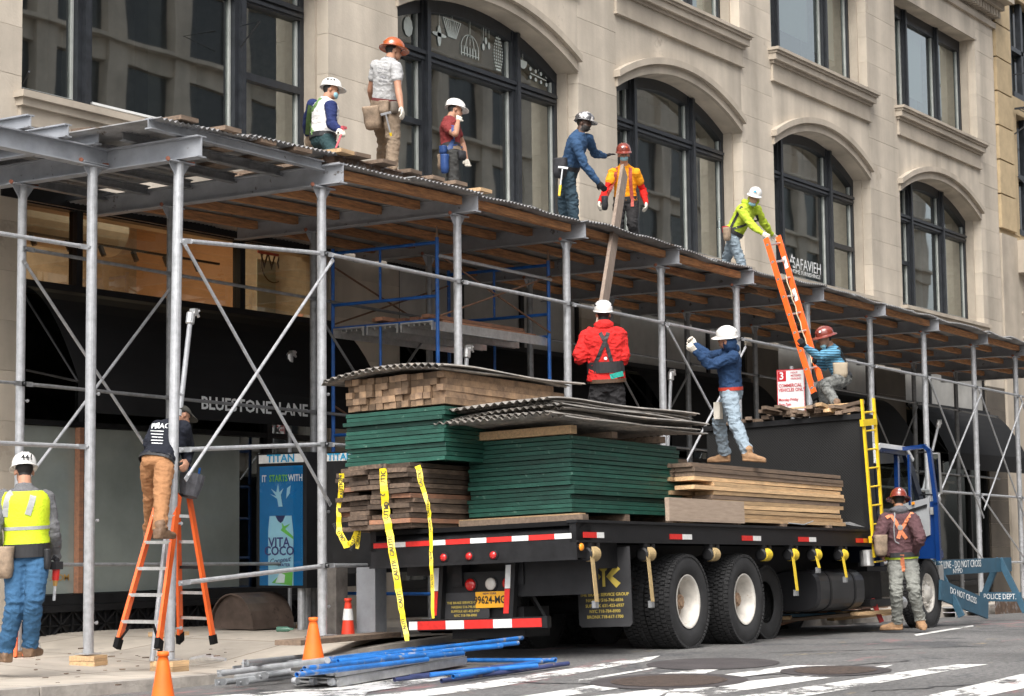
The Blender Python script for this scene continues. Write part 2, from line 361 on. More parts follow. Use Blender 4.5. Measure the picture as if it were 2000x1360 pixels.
    for ci, (p, q) in enumerate(cells):
        lowz = 6.28
        for z0, z1, up in ((lowz, tz, False), (tz+.2, None, True)):
            if up:
                nn = 8; xx = [p+(q-p)*i/nn for i in range(nn+1)]
                pm = MB(); vs = [(x,YW+.05,z0) for x in xx]+[(x,YW+.05,archz(x,a,b,ZSP,ZRI)-.18) for x in xx]
                pm.add(vs, [(i,i+1,nn+2+i,nn+1+i) for i in range(nn)])
                pane = build(pm, 'pane', m_pane, None); zt = archz(q,a,b,ZSP,ZRI)-.2
            else:
                pane = build(MB().add([(p,YW+.05,z0),(q,YW+.05,z0),(q,YW+.05,z1),(p,YW+.05,z1)], [(0,1,2,3)]), 'pane', m_pane, None); zt = z1
            loc = pane.location.copy(); pane.parent = win; pane.matrix_parent_inverse = RINV[bld.name]; pane.location = loc
            bd.box(q-.035, q-.005, YW+.02, YW+.09, z0+.02, zt); bd.box(p+.0, q, YW+.02, YW+.08, z0+.0, z0+.02)
    o = build(bd, 'sash_bead', m_bead, None); loc = o.location.copy(); o.parent = win; o.matrix_parent_inverse = RINV[bld.name]; o.location = loc
    # ---------------- upper window
    fr = MB(); 
    fr.box(a, a+.13, y0, y1, 10.7, 13.38); fr.box(b-.13, b, y0, y1, 10.7, 13.38); fr.box(a+.13, b-.13, y0, y1, 13.1, 13.38); fr.box(a+.13, b-.13, y0, y1, 10.7, 10.82)
    for m_ in (m1, m2): fr.box(m_-.11, m_+.11, y0-.03, y1, 10.7, 13.37); fr.box(m_-.04, m_+.04, y0-.08, y0-.03, 10.7, 13.36)
    wu = build(fr, 'upper_window', m_frame, bld)
    bd = MB()
    for ci, (p, q) in enumerate([(a+.13, m1-.11), (m1+.11, m2-.11), (m2+.11, b-.13)]):
        pane = build(MB().add([(p,YW+.05,10.82),(q,YW+.05,10.82),(q,YW+.05,13.1),(p,YW+.05,13.1)], [(0,1,2,3)]), 'pane', m_pane, None)
        loc = pane.location.copy(); pane.parent = wu; pane.matrix_parent_inverse = RINV[bld.name]; pane.location = loc
        bd.box(q-.05, q-.005, YW+.02, YW+.09, 10.84, 13.1)
        zb = {2:(10.83,10.83,10.83), 3:(11.1,11.62,11.5), 4:(10.83,11.5,10.83)}.get(k, (11.2,11.2,11.2))[ci]
        bl = build(MB().box(p+.03, q-.03, YW+.3, YW+.31, zb, 13.2), 'roller_blind', m_blind2 if (k == 4 and ci == 2) else m_blind, None)
        loc = bl.location.copy(); bl.parent = wu; bl.matrix_parent_inverse = RINV[bld.name]; bl.location = loc
    o = build(bd, 'sash_bead', m_bead, None); loc = o.location.copy(); o.parent = wu; o.matrix_parent_inverse = RINV[bld.name]; o.location = loc
    # ---------------- rooms behind the glass
    def room(x0, x1, ya, yb, z0, z1, m, nm='room'):
        mb = MB(); mb.add([(x0,ya,z0),(x1,ya,z0),(x1,yb,z0),(x0,yb,z0),(x0,ya,z1),(x1,ya,z1),(x1,yb,z1),(x0,yb,z1)], [(0,1,2,3),(4,7,6,5),(0,3,7,4),(1,5,6,2),(2,6,7,3)])
        return build(mb, nm, m, bld)
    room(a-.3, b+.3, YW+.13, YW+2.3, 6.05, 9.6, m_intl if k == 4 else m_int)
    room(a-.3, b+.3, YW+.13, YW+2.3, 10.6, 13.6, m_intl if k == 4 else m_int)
    mb = MB()
    for i in range(3): mb.box(a+.6+i*1.6, a+.85+i*1.6, YW+1.2, YW+1.45, 6.06, 9.5)
    mb.box(a-.2, b+.2, YW+1.0, YW+1.5, 8.9, 9.3); 
    build(mb, 'interior_columns', mat('interior_grey', (.13,.125,.11), .9), bld)
    # ---------------- storefront of the bay
    zt0, zt1 = 3.93, 4.84
    sf = MB(); sf.box(a, b, YF+.05, YF+.2, zt1, 4.858); sf.box(a, b, YF-.02, YF+.2, 3.82, zt0)
    for xm in (a+.03, a+1.0, a+3.95, b-.03) if k == 0 else (a+.03, a+1.7, a+3.4, b-.03): sf.box(xm-.05, xm+.05, YF+.05, YF+.18, zt0, zt1)
    for xm in (a+.04, a+1.13, b-1.2, b-.04): sf.box(xm-.05, xm+.05, YF+.05, YF+.16, .3, 3.82)
    build(MB().box(a-.3, b+.3, YF-.035, YF-.003, 4.85, 5.13), 'soffit_band', m_black, bld)
    sf.box(a, b, YF+.0, YF+.2, .2, .32); sf.box(a, b, YF+.06, YF+.15, 2.28, 2.34)
    sfo = build(sf, 'storefront_frame', m_black, bld)
    def kid(o, par):
        loc = o.location.copy(); o.parent = par; o.matrix_parent_inverse = RINV[bld.name]; o.location = loc; return o
    kid(build(MB().add([(a,YF+.12,.3),(b,YF+.12,.3),(b,YF+.12,3.8),(a,YF+.12,3.8)], [(0,1,2,3)]), 'shop_pane', m_pane2), sfo)
    kid(build(MB().add([(a,YF+.12,zt0),(b,YF+.12,zt0),(b,YF+.12,zt1),(a,YF+.12,zt1)], [(0,1,2,3)]), 'transom_pane', m_pane2), sfo)
    if k == 0:
        room(a, b+.4, YF+.22, YF+4.2, 3.9, 5.9, m_orint, 'lit_shop_interior')
        mb = MB(); mb.box(a+.10, b-1.75, YF+.105, YF+.108, .33, 2.27); build(mb, 'frosted_film', m_curt, bld); build(MB().box(a+1.0, a+1.07, YF+.02, YF+.10, .33, 2.27), 'wooden_trim', m_woodr, bld)
        room(a, b, YF+.4, YF+3, -.2, 3.8, mat('cafe_interior', (.20,.19,.165), .9, var=.5, scale=1.5), 'shop_interior')
    else:
        kid(build(MB().box(a+.06, b-.06, YF+.09, YF+.10, zt0, zt1), 'frosted_panel', m_steelpanel), sfo)
        room(a, b, YF+.4, YF+3, -.2, 3.8, m_blackm, 'shop_interior')
    # ornate black stall riser with crossed ribs
    mb = MB(); mb.box(a, b, YF+.06, YF+.25, -.75, .2); mb.box(a, b, YF-.02, YF+.06, .12, .198); mb.box(a, b, YF-.03, YF+.06, -.32, -.20)
    if k == 0:
        x = a+.2
        while x < b-.3:
            for s_ in (1, -1): mb.beam((x, YF+.035, -.19 if s_ > 0 else .12), (x+.34, YF+.035, .12 if s_ > 0 else -.19), .05, .016, up=(0,0,1))
            mb.box(x-.01, x+.01, YF+.02, YF+.06, -.19, .12)
            mb.box(x+.16, x+.18, YF+.02, YF+.06, -.19, .12)
            mb.box(x, x+.34, YF+.03, YF+.06, -.045, -.03)
            x += .36
    build(mb, 'stall_riser', m_black, bld)
    # awning: curved black canopy with valance
    if True:
        pts = []
        for i in range(9):
            t = i/8; pts.append((YF-.02-.95*t**1.0, 3.86-1.12*t**1.9))
        ax0, ax1 = a-.02, b+.02
        aw = MB(); rows = [[(ax0,y,z),(ax1,y,z)] for y, z in pts] + [[(ax0,pts[-1][0]-.01,2.36),(ax1,pts[-1][0]-.01,2.36)]]
        for i in range(len(rows)-1): aw.add([rows[i][0],rows[i][1],rows[i+1][1],rows[i+1][0]], [(0,1,2,3)])
        sw = [(ax0,y,z) for y, z in pts]; 
        aw.add([(ax1,y,z) for y, z in pts]+[(ax1,YF,2.6)], [tuple(range(10))])
        ao = build(aw, 'awning', m_awning, bld)
        fa = MB(); fa.tube((ax0,YF-.02,3.84),(ax0,YF-.97,2.7),.015,6); fa.tube((ax1,YF-.02,3.0),(ax1,YF-.97,2.7),.015,6); fa.tube((ax0,YF-.02,2.9),(ax0,YF-.97,2.7),.015,6); fa.box(ax0, ax1, YF-.06, YF, 3.84, 3.93)
        kid(build(fa, 'awning_frame', m_black), ao)
        if k == 0:
            tq = at(500, 796, 'y', pts[-1][0]-.015); text('BLUESTONE  LANE', .215, (tq.x, pts[-1][0]-.015, tq.z), (1,0,0), (0,0,1), m_whitep, bld, 'awning_lettering', bold=.02, sx=1.12)
# cornice over the corner bay
mb = MB(); mb.box(41.0, 49.55, YF-.55, YF+.2, 14.55, 14.75); mb.box(41.0, 49.5, YF-.3, YF+.1, 14.4, 14.548)
x = 41.1
while x < 49.4: mb.box(x, x+.1, YF-.22, YF+.01, 14.2, 14.398); x += .2
mb.box(41.0, 49.45, YF-.07, YF+.01, 13.95, 14.1)
build(mb, 'dentil_cornice', m_stone_s, bld)
build(MB().box(14.2, 49.34, YF+4, YF+12, -.6, 15.6), 'building_mass', m_joint, bld)
# warm lamp in the cafe, lit in the photograph
lt = bpy.data.lights.new('cafe_ceiling_light', 'AREA'); lt.energy = 85; lt.size = 2.5; lt.color = (1, .78, .55)
lo = link(bpy.data.objects.new('cafe_ceiling_light', lt)); lo.location = (18.8, 18.9, 5.85)
# things seen inside the cafe: round duct, framed poster, track light
duct = MB(); duct.tube((16.3, 18.6, 5.0), (19.0, 18.6, 5.0), .33, 20); duct.box(16.6, 17.4, 18.3, 18.9, 4.86, 5.2); build(duct, 'air_duct', mat('white_duct', (.42,.42,.40), .6), bld, smooth=False)
pp = at(438, 560, 'y', 19.5); build(MB().box(pp.x-.28, pp.x+.28, 19.48, 19.5, 3.95, 4.95), 'poster_panel', mat('chalkboard', (.05,.055,.06), .8), bld)
tr = MB(); tr.beam((16.4,18.3,4.75),(20.8,18.3,4.75),.03,.03)
for i in range(7): tr.tube((16.7+i*.6,18.3,4.73),(16.72+i*.6,18.25,4.6),.035,8)
build(tr, 'track_light', m_black, bld)
# wall graphic seen inside
gp = at(523, 515, 'y', 18.0); text('WC', .34, (gp.x, 17.9, gp.z), (1,0,0), (0,0,1), mat('dark_decal', (.05,.04,.04), .7), bld, 'wall_graphic')
mb = MB()
for i in range(24):
    t0, t1 = 2*math.pi*i/24, 2*math.pi*(i+1)/24
    mb.beam((gp.x+.26*math.cos(t0),17.9,gp.z-.02+.26*math.sin(t0)),(gp.x+.26*math.cos(t1),17.9,gp.z-.02+.26*math.sin(t1)),.012,.012,up=(0,1,0))
build(mb, 'round_graphic', MATS['dark_decal'], bld)
mb = MB(); mb.box(gp.x-.35, gp.x+.1, 17.88, 17.895, gp.z+.10, gp.z+.24); build(mb, 'red_graphic', mat('dusty_red', (.35,.06,.05), .7), bld)
build(MB().box(21.2, 21.6, 17.95, 17.96, 3.9, 4.84), 'white_partition', m_intl, bld)
# shop name etched on the green-backed pane of the fourth bay
a, b, m1, m2 = BAYS[3]
build(MB().box(m1+.13, m2-.13, YW+.22, YW+.23, 6.29, 8.18), 'green_backing', mat('dark_green_film', (.045,.085,.07), .35, var=.3, scale=.8), bld)
tp = at(1576, 521, 'y', YW+.04); text('SAFAVIEH', .34, (tp.x, YW+.04, tp.z), (1,0,0), (0,0,1), m_whitep, bld, 'window_lettering', sx=.98, bold=-.002)
tp = at(1574, 536, 'y', YW+.04); text('HOME FURNISHINGS', .125, (tp.x-.0, YW+.04, tp.z), (1,0,0), (0,0,1), m_whitep, bld, 'window_lettering', sx=1.25)
mb = MB(); tp = at(1546, 507, 'y', YW+.04)
for dx, dz in ((0,.07),(-.06,-.02),(.06,-.02)): mb.prism([(-.05,-.04),(.05,-.04),(0,.05)], (tp.x+dx,YW+.03,tp.z+dz), (1,0,0), (0,0,1), (0,-.002,0))
build(mb, 'tree_emblem', m_whitep, bld)
# white lamp-shaped decals in the arched head of the second bay
dec = MB(); YD = YW+.035
def dl(px, py): p = at(px, py, 'y', YD); return p
def seg(p, q, w=.012): dec.beam(p, q, .003, w, up=(0,0,1)) if abs((q-p).z) < abs((q-p).x)*.3 else dec.hexa((p+q)/2, (q-p)/2, Vector((q-p).normalized().cross(Vector((0,1,0))))*w/2, (0,.0015,0))
def disc(c, rx, rz, n=12, a0=0, a1=2*math.pi):
    pts = [(c.x+rx*math.cos(a0+(a1-a0)*i/n), c.z+rz*math.sin(a0+(a1-a0)*i/n)) for i in range(n+1)]
    dec.prism(pts[:-1] if a1-a0 > 6.2 else pts, (0,YD,0), (1,0,0), (0,0,1), (0,-.003,0))
for (px, py, cordy) in ((797,50,12),(858,68,40),(883,50,28),(918,90,50),(944,80,50),(949,70,50),(955,75,50),(973,100,70),(1021,125,85),(1052,140,118)):
    seg(dl(px, cordy-12), dl(px, py), .008)
disc(dl(797,52), .12, .16, 9); disc(dl(858,70), .055, .17, 10); disc(dl(858,68), .2, .035, 10)
m_dec = mat('white_window_decal', (.62,.68,.64), .7)
def flush():
    global dec
    build(dec, 'lamp_decal', m_dec, bld); dec = MB()
flush()
c = dl(883,56)
for i in range(9):
    t = -1+i*.25; seg(Vector((c.x+.24*t,YD,c.z+.12)), Vector((c.x+.1*t,YD,c.z-.15)), .022)
seg(Vector((c.x-.25,YD,c.z+.13)), Vector((c.x+.25,YD,c.z+.13)), .014)
flush()
c = dl(918,98)
for rr in (.25, .12):
    for i in range(16):
        t0, t1 = math.pi*i/16, math.pi*(i+1)/16
        seg(Vector((c.x+rr*math.cos(t0),YD,c.z+.24*math.sin(t0))), Vector((c.x+rr*math.cos(t1),YD,c.z+.24*math.sin(t1))), .013)
for i in range(7): t = -.24+.08*i; seg(Vector((c.x+t,YD,c.z-.12)), Vector((c.x+t,YD,c.z+.04)), .02)
seg(Vector((c.x-.26,YD,c.z-.08)), Vector((c.x+.26,YD,c.z-.08)), .014)
for q in ((944,92),(949,80),(955,90)): disc(dl(*q), .035, .06, 8)
flush()
c = dl(973,106)
for i in range(11):
    z = c.z+.26-.052*i; hw = .1*math.sin(math.pi*(i+1.5)/13)+.02
    for j in range(5): disc(Vector((c.x-hw+hw*j/2, YD, z)), .014, .018, 6)
flush()
c = dl(1021,124); disc(Vector((c.x,YD,c.z+.05)), .13, .14, 12, math.pi, 2*math.pi)
a_, b_ = dl(1036,143), dl(1067,158); seg(a_, b_, .02)
for t in (0, .33, .66, 1):
    p = a_.lerp(b_, t); disc(p+Vector((0,0,.07)), .035, .035, 8); disc(p+Vector((0,0,-.07)), .035, .035, 8)
flush()
# bent iron brackets left on the first window
br = MB()
p1, p2, p3 = at(470, 51, 'y', 17.25), at(507, 42, 'y', 16.8), at(470, 92, 'y', 17.25)
br.pipe([p1, p2, p3], .012, 6); build(br, 'iron_bracket', m_frame, bld); br = MB(); p1, p2 = at(40, 168, 'y', 17.3), at(57, 140, 'y', 16.9); br.pipe([p1, p2], .014, 6)
build(br, 'iron_bracket', m_frame, bld)
# pale strip lying on the sill
sp = MB(); q0, q1 = at(178,202,'y',17.36), at(320,236,'y',17.36); sp.beam(q0, q1, .05, .03); build(sp, 'pale_sill_strip', m_whitep, bld)
# ================================================================ yellow brick neighbour
nb = thing('brick_building', 'yellow brick building with dark windows and iron fire escape at the right edge', 'building', (55, 17.2, -.8))
m_yb = mat('yellow_brick', (.46,.355,.215), .85, var=.12, scale=3, bump=.3, bscale=35, rnd=.06)
z = 8.75; me = MB().box(49.40, 50.55, 16.93, 17.5, 0, .86).mesh('quoin_block', m_yb)
while z < 15: inst(me, 'quoin_block', Matrix.Translation((0,0,z)), nb); z += .9
mb = MB(); mb.box(50.55, 53.3, 17.0, 17.5, 12.0, 12.45); mb.box(50.55, 51.0, 17.0, 17.5, 8.7, 12.0); mb.box(53.0, 60, 17.0, 17.5, 8.7, 16); mb.box(50.55, 53.3, 17.0, 17.5, 15.2, 16); mb.box(49.4, 60, 17.02, 17.5, 8.6, 8.75)
build(mb, 'brick_wall', m_yb, nb)
mb = MB(); mb.box(49.4, 50.6, 16.95, 17.5, -.7, 8.6); mb.box(50.6, 60, 16.4, 17.5, 8.05, 8.55); mb.box(50.6, 60, 16.7, 17.5, 7.7, 8.05); mb.box(50.6, 51.3, 16.98, 17.5, -.7, 7.7); mb.box(51.3, 60, 16.98, 17.5, 6.9, 7.7)
for i in range(24): mb.lathe([(.03,-.02),(.045,0),(.03,.02)], 6, (50.95+.08*math.sin(i*2.1), 16.97, 1.6+i*.22), (0,1,0))
build(mb, 'stone_portal', m_stone_s, nb)
mb = MB(); 
for z0, z1 in ((12.45, 15.2), (8.75, 12.0)):
    for xx in (51.02, 52.0, 52.95): mb.box(xx-.08, xx+.08, 17.1, 17.25, z0, z1)
    mb.box(51, 53, 17.1, 17.25, (z0+z1)/2-.06, (z0+z1)/2+.06); mb.box(50.95, 53.05, 17.0, 17.3, z0, z0+.15)
mb.box(51.3, 51.45, 17.1, 17.3, 0, 6.9); mb.box(51.45, 60, 17.1, 17.3, 5.2, 5.4)
build(mb, 'window_frame', m_frame, nb)
build(MB().box(51, 53, 17.3, 17.31, 8.75, 15.2).box(51.45, 60, 17.3, 17.31, -.5, 6.9), 'pane', mat('dim_window', (.03,.034,.035), .12, var=.5, scale=1.5), nb)
mb = MB()
for i in range(12): mb.beam((50.75+.0,16.9-.09*i,12.1),(54,16.9-.09*i,12.1),.03,.012)
mb.beam((50.75,16.95,12.08),(50.75,15.9,12.08),.04,.05); mb.beam((50.75,15.9,12.1),(54,15.9,12.1),.04,.05); mb.beam((50.75,15.9,13.0),(54,15.9,13.0),.03,.03); mb.beam((50.75,16.95,13.0),(50.75,15.9,13.0),.03,.03)
for x in (50.75, 52.0, 53.5): mb.beam((x,15.9,12.1),(x,15.9,13.0),.03,.03,up=(1,0,0)); mb.beam((x,15.95,12.05),(x,16.98,11.4),.03,.03)
mb.beam((50.9,16.98,10.3),(51.6,15.9,8.9),.03,.03)
build(mb, 'fire_escape', m_frame, nb)
build(MB().box(49.4, 60, 17.5, 26, -.8, 16), 'building_mass', m_yb, nb)
# ================================================================ buildings over the street (seen in the reflections)
ob = thing('facing_building', 'brown masonry building over the street that shows in the window reflections', 'building', (55, -10, -1))
m_ob = mat('brown_masonry', (.62,.55,.47), .9, var=.2, scale=.5, streak=.2); m_ow = mat('facing_window', (.05,.055,.06), .2)
mb = MB(); mb.box(14, 130, -30, -15, -2.5, 26)
x = 13.0
while x < 118: mb.box(x, x+.9, -15, -14.6, -2.5, 26); x += 3.4
for z in (3.6, 7.2, 10.8, 14.4, 18, 21.6): mb.box(14, 130, -15, -14.75, z, z+.7); mb.box(14, 130, -15, -14.4, z+.7, z+.85)
mb.box(14, 130, -15, -14, 25.4, 26.2)
build(mb, 'facade', m_ob, ob)
me = MB().box(0, 2.3, -14.99, -14.93, 0, 2.55).mesh('window', m_ow)
x = 14.0; 
while x < 116:
    for z in (.6, 4.6, 8.2, 11.8, 15.4, 19): inst(me, 'window', Matrix.Translation((x,0,z)), ob)
    x += 3.4
# ================================================================ ground
YK = 12.55      # kerb line
def sst(a, b, x):
    t = min(1, max(0, (x-a)/(b-a))); return t*t*(3-2*t)
def hroad(x, y): return -G*x - .17*(1-sst(13.0, 18.5, x)) - .02*max(0, y-10.2)
def road_at(px, py, h=0.0):
    p = gat(px, py)
    for _ in range(4): p = gat(px, py, hroad(p.x, p.y)+G*p.x+h)
    return p
def corner(x): return min(1, max(0, (x-15.2)/1.6))
def walk_at(px, py, h=0.0):
    p = gat(px, py, .1)
    for _ in range(4): p = gat(px, py, hwalk(p.x, p.y)+G*p.x+h)
    return p
def hwalk(x, y):   # sidewalk level: falls to the street at the corner ramp
    t = corner(x); return -G*x + (-.12 + .24*t) + (0 if y < 14.6 else .0) + (1-t)*min(.10, max(0, (y-13.3))*.05)
def hsurf(x, y): return max(hroad(x, y), hwalk(x, y)) if (y > YK-.17 and x > 9) else hroad(x, y)
def surf_at(px, py, h=0.0):
    p = gat(px, py)
    for _ in range(6): p = gat(px, py, hsurf(p.x, p.y)+G*p.x+h)
    return p
def sheet(x0, x1, y0, y1, h, nx, ny, mats, name, lift=0.0, **k):
    mb = MB(); vs = [(x0+(x1-x0)*i/nx, y0+(y1-y0)*j/ny, h(x0+(x1-x0)*i/nx, y0+(y1-y0)*j/ny)+lift) for j in range(ny+1) for i in range(nx+1)]
    mb.add(vs, [(j*(nx+1)+i, j*(nx+1)+i+1, (j+1)*(nx+1)+i+1, (j+1)*(nx+1)+i) for j in range(ny) for i in range(nx)])
    return build(mb, name, mats, M=Matrix.Identity(4), kind='structure')
def asphalt():
    m = mat('asphalt', (.125,.122,.118), .85, var=.25, scale=.5, bump=.5, bscale=90, spots=(.8,.56,(.075,.075,.077)))
    t = m.node_tree; N = t.nodes; Lk = t.links.new; b = N['Principled BSDF']; tc = N['Texture Coordinate']
    col = b.inputs['Base Color'].links[0].from_socket
    sp = N.new('ShaderNodeTexNoise'); sp.inputs['Scale'].default_value = 22; sp.inputs['Detail'].default_value = 10; sp.inputs['Roughness'].default_value = .85; Lk(tc.outputs['Object'], sp.inputs['Vector'])
    rr = N.new('ShaderNodeMapRange'); rr.inputs['From Min'].default_value = .38; rr.inputs['From Max'].default_value = .66; rr.inputs['To Min'].default_value = .5; rr.inputs['To Max'].default_value = 1.75
    Lk(sp.outputs['Fac'], rr.inputs[0]); mm = N.new('ShaderNodeVectorMath'); mm.operation = 'MULTIPLY'; Lk(col, mm.inputs[0]); Lk(rr.outputs[0], mm.inputs[1])
    # utility paint stains
    for sc_, th, co in ((.55,.57,(.36,.15,.15)), (.7,.62,(.52,.36,.12))):
        n3 = N.new('ShaderNodeTexNoise'); n3.inputs['Scale'].default_value = sc_*2; n3.inputs['Detail'].default_value = 9; n3.inputs['Roughness'].default_value = .75
        mp = N.new('ShaderNodeMapping'); mp.inputs['Location'].default_value = (sc_*31, 4, 0); mp.inputs['Scale'].default_value = (.45, 1.2, 1); Lk(tc.outputs['Object'], mp.inputs[0]); Lk(mp.outputs[0], n3.inputs['Vector'])
        r3 = N.new('ShaderNodeMapRange'); r3.inputs['From Min'].default_value = th; r3.inputs['From Max'].default_value = th+.07; r3.inputs['To Max'].default_value = .55; Lk(n3.outputs['Fac'], r3.inputs[0])
        mx = N.new('ShaderNodeMix'); mx.data_type = 'RGBA'; Lk(r3.outputs[0], mx.inputs['Factor']); Lk((mm.outputs[0] if sc_ < .6 else prev), mx.inputs[6]); mx.inputs[7].default_value = _rgb(co); prev = mx.outputs[2]
    Lk(prev, b.inputs['Base Color']); return m
m_asph = asphalt()
sheet(-60, 260, -120, 200, lambda x, y: -G*x-.34, 8, 8, m_asph, 'ground')
sheet(-30, 8, -9, YK+.05, hroad, 10, 4, m_asph, 'near_road'); sheet(8, 24, -9, YK+.05, hroad, 80, 22, m_asph, 'road'); sheet(24, 140, -9, YK+.05, hroad, 10, 22, m_asph, 'far_road')
sheet(-30, 15.0, YK+.05, 60, lambda x, y: -G*x-.172, 10, 10, m_asph, 'side_street')
# sidewalk with rounded corner
mb = MB(); nx, ny = 150, 10; x0, x1 = 9.0, 140.0
def wy(x):   # street-side edge of the sidewalk (corner radius)
    return YK if x > 16.2 else YK + .0 + min(6, ((16.2-x)/3.6)**2*.9)*.0
xs = [x0+(60-x0)*i/120 for i in range(121)]+[65,80,100,140]
vs = []; 
for j in range(ny+1):
    for x in xs:
        y = wy(x) + (17.3-wy(x))*j/ny; vs.append((x, y, hwalk(x, y)+.004))
n = len(xs); mb.add(vs, [(j*n+i, j*n+i+1, (j+1)*n+i+1, (j+1)*n+i) for j in range(ny) for i in range(n-1)])
def slabs():
    m = m_concrete; t = m.node_tree; N = t.nodes; Lk = t.links.new; b = N['Principled BSDF']; tc = N['Texture Coordinate']
    col = b.inputs['Base Color'].links[0].from_socket
    bk = N.new('ShaderNodeTexBrick'); bk.inputs['Scale'].default_value = 1; bk.inputs['Mortar Size'].default_value = .012; bk.inputs['Brick Width'].default_value = 1.5; bk.inputs['Row Height'].default_value = 1.5; bk.offset = 0
    bk.inputs['Color1'].default_value = (1,1,1,1); bk.inputs['Color2'].default_value = (.84,.84,.85,1); bk.inputs['Mortar'].default_value = (.45,.43,.4,1)
    Lk(tc.outputs['Object'], bk.inputs['Vector']); mm = N.new('ShaderNodeVectorMath'); mm.operation = 'MULTIPLY'; Lk(col, mm.inputs[0]); Lk(bk.outputs[0], mm.inputs[1]); Lk(mm.outputs[0], b.inputs['Base Color'])
slabs()
build(mb, 'sidewalk', m_concrete, M=Matrix.Identity(4), kind='structure')
# kerb stones
kb = MB(); x = 9.0; R2 = random.Random(3)
kroot = thing('kerb', 'pale kerb stones between the asphalt and the sidewalk', 'kerb', (9, YK, -.3)); kroot['kind'] = 'structure'
del kroot['category']
for i in range(40):
    L = R2.uniform(1.2, 2.0); xa, xb = x, x+L-.012
    za, zb = hwalk(xa, YK)+.008, hwalk(xb, YK)+.008
    k_ = MB(); o_ = R2.uniform(-.012, .012)
    k_.add([(xa,YK-.17+o_,za-.3),(xb,YK-.17+o_,zb-.3),(xb,YK+.02,zb-.3),(xa,YK+.02,za-.3),(xa,YK-.15+o_,za),(xb,YK-.15+o_,zb),(xb,YK+.02,zb),(xa,YK+.02,za)], [(0,1,5,4),(4,5,6,7),(0,4,7,3),(1,2,6,5),(2,3,7,6)])
    build(k_, 'kerb_stone', m_kerb, kroot); x += L
    if x > 62: break
# worn zebra crossing: strips as sheets 4 mm above the asphalt
def worn_paint():
    m = mat('worn_road_paint', (.72,.71,.68), .7, var=.08, scale=3, bump=.2, bscale=120)
    t = m.node_tree; N = t.nodes; Lk = t.links.new; b = N['Principled BSDF']; tc = N['Texture Coordinate']
    n = N.new('ShaderNodeTexNoise'); n.inputs['Scale'].default_value = 2.2; n.inputs['Detail'].default_value = 12; n.inputs['Roughness'].default_value = .8
    Lk(tc.outputs['Object'], n.inputs['Vector']); r = N.new('ShaderNodeMapRange'); r.inputs['From Min'].default_value = .50; r.inputs['From Max'].default_value = .56; r.inputs['To Min'].default_value = 1; r.inputs['To Max'].default_value = 0
    Lk(n.outputs['Fac'], r.inputs[0]); Lk(r.outputs[0], b.inputs['Alpha']); return m
m_paint = worn_paint()
def stripe(pts, name='crosswalk_stripe'):
    """ground patch given by picture corners of the real marking"""
    q = [road_at(x, y) for x, y in pts]
    mb = MB(); n = 12; a, b, c, d = q; vs = []
    for i in range(n+1):
        t = i/n; p = a.lerp(b, t); r = d.lerp(c, t)
        for s_ in (p, r): vs.append((s_.x, s_.y, hroad(s_.x, s_.y)+.005))
    mb.add(vs, [(2*i, 2*i+2, 2*i+3, 2*i+1) for i in range(n)])
    return build(mb, name, m_paint, M=Matrix.Identity(4), kind='structure')
for p in ([(430,1356),(560,1338),(690,1322),(880,1306)],):
    pass
STR = [[(395,1362),(880,1311),(872,1326),(500,1378)], [(600,1370),(1290,1281),(1268,1289),(720,1372)], [(960,1368),(1235,1317),(1260,1332),(1000,1372)],
       [(1130,1364),(1345,1332),(1320,1342),(1260,1372)], [(1210,1317),(1425,1298),(1350,1316),(1240,1320)], [(1400,1320),(1640,1298),(1550,1298),(1340,1320)],
       [(1290,1370),(1660,1312),(1600,1310),(1310,1345)], [(1500,1372),(1930,1298),(1870,1298),(1370,1370)], [(1750,1372),(2080,1300),(2080,1322),(1860,1372)],
       [(1680,1302),(1745,1298),(1725,1303),(1660,1305)]]
for s_ in STR: stripe(s_)
# manholes and round patches
m_iron = mat('manhole_iron', (.085,.062,.05), .7, .3, var=.4, scale=20, bump=.6, bscale=60)
def ground_disc(px, py, rx, nm, m, h=.005, ring=False):
    p = road_at(px, py); vs = [(p.x, p.y, hroad(p.x,p.y)+h)]; n = 40
    for r_ in (.5, 1):
        for i in range(n): x, y = p.x+rx*r_*math.cos(2*math.pi*i/n), p.y+rx*r_*math.sin(2*math.pi*i/n); vs.append((x, y, hroad(x,y)+h))
    fs = [(0, 1+i, 1+(i+1)%n) for i in range(n)]+[(1+i, n+1+i, n+1+(i+1)%n, 1+(i+1)%n) for i in range(n)]
    build(MB().add(vs, fs), nm, m, M=Matrix.Identity(4), kind='structure')
ground_disc(1392,1294,.62,'road_patch', mat('road_patch', (.06,.052,.052), .95, var=.3, bump=.3, bscale=120), .006)
for px, py, rx in ((1306,1324,.50), (1632,1306,.36)):
    ground_disc(px, py, rx*1.35, 'manhole_collar', MATS['road_patch'], .007); ground_disc(px, py, rx, 'manhole_cover', m_iron, .011)
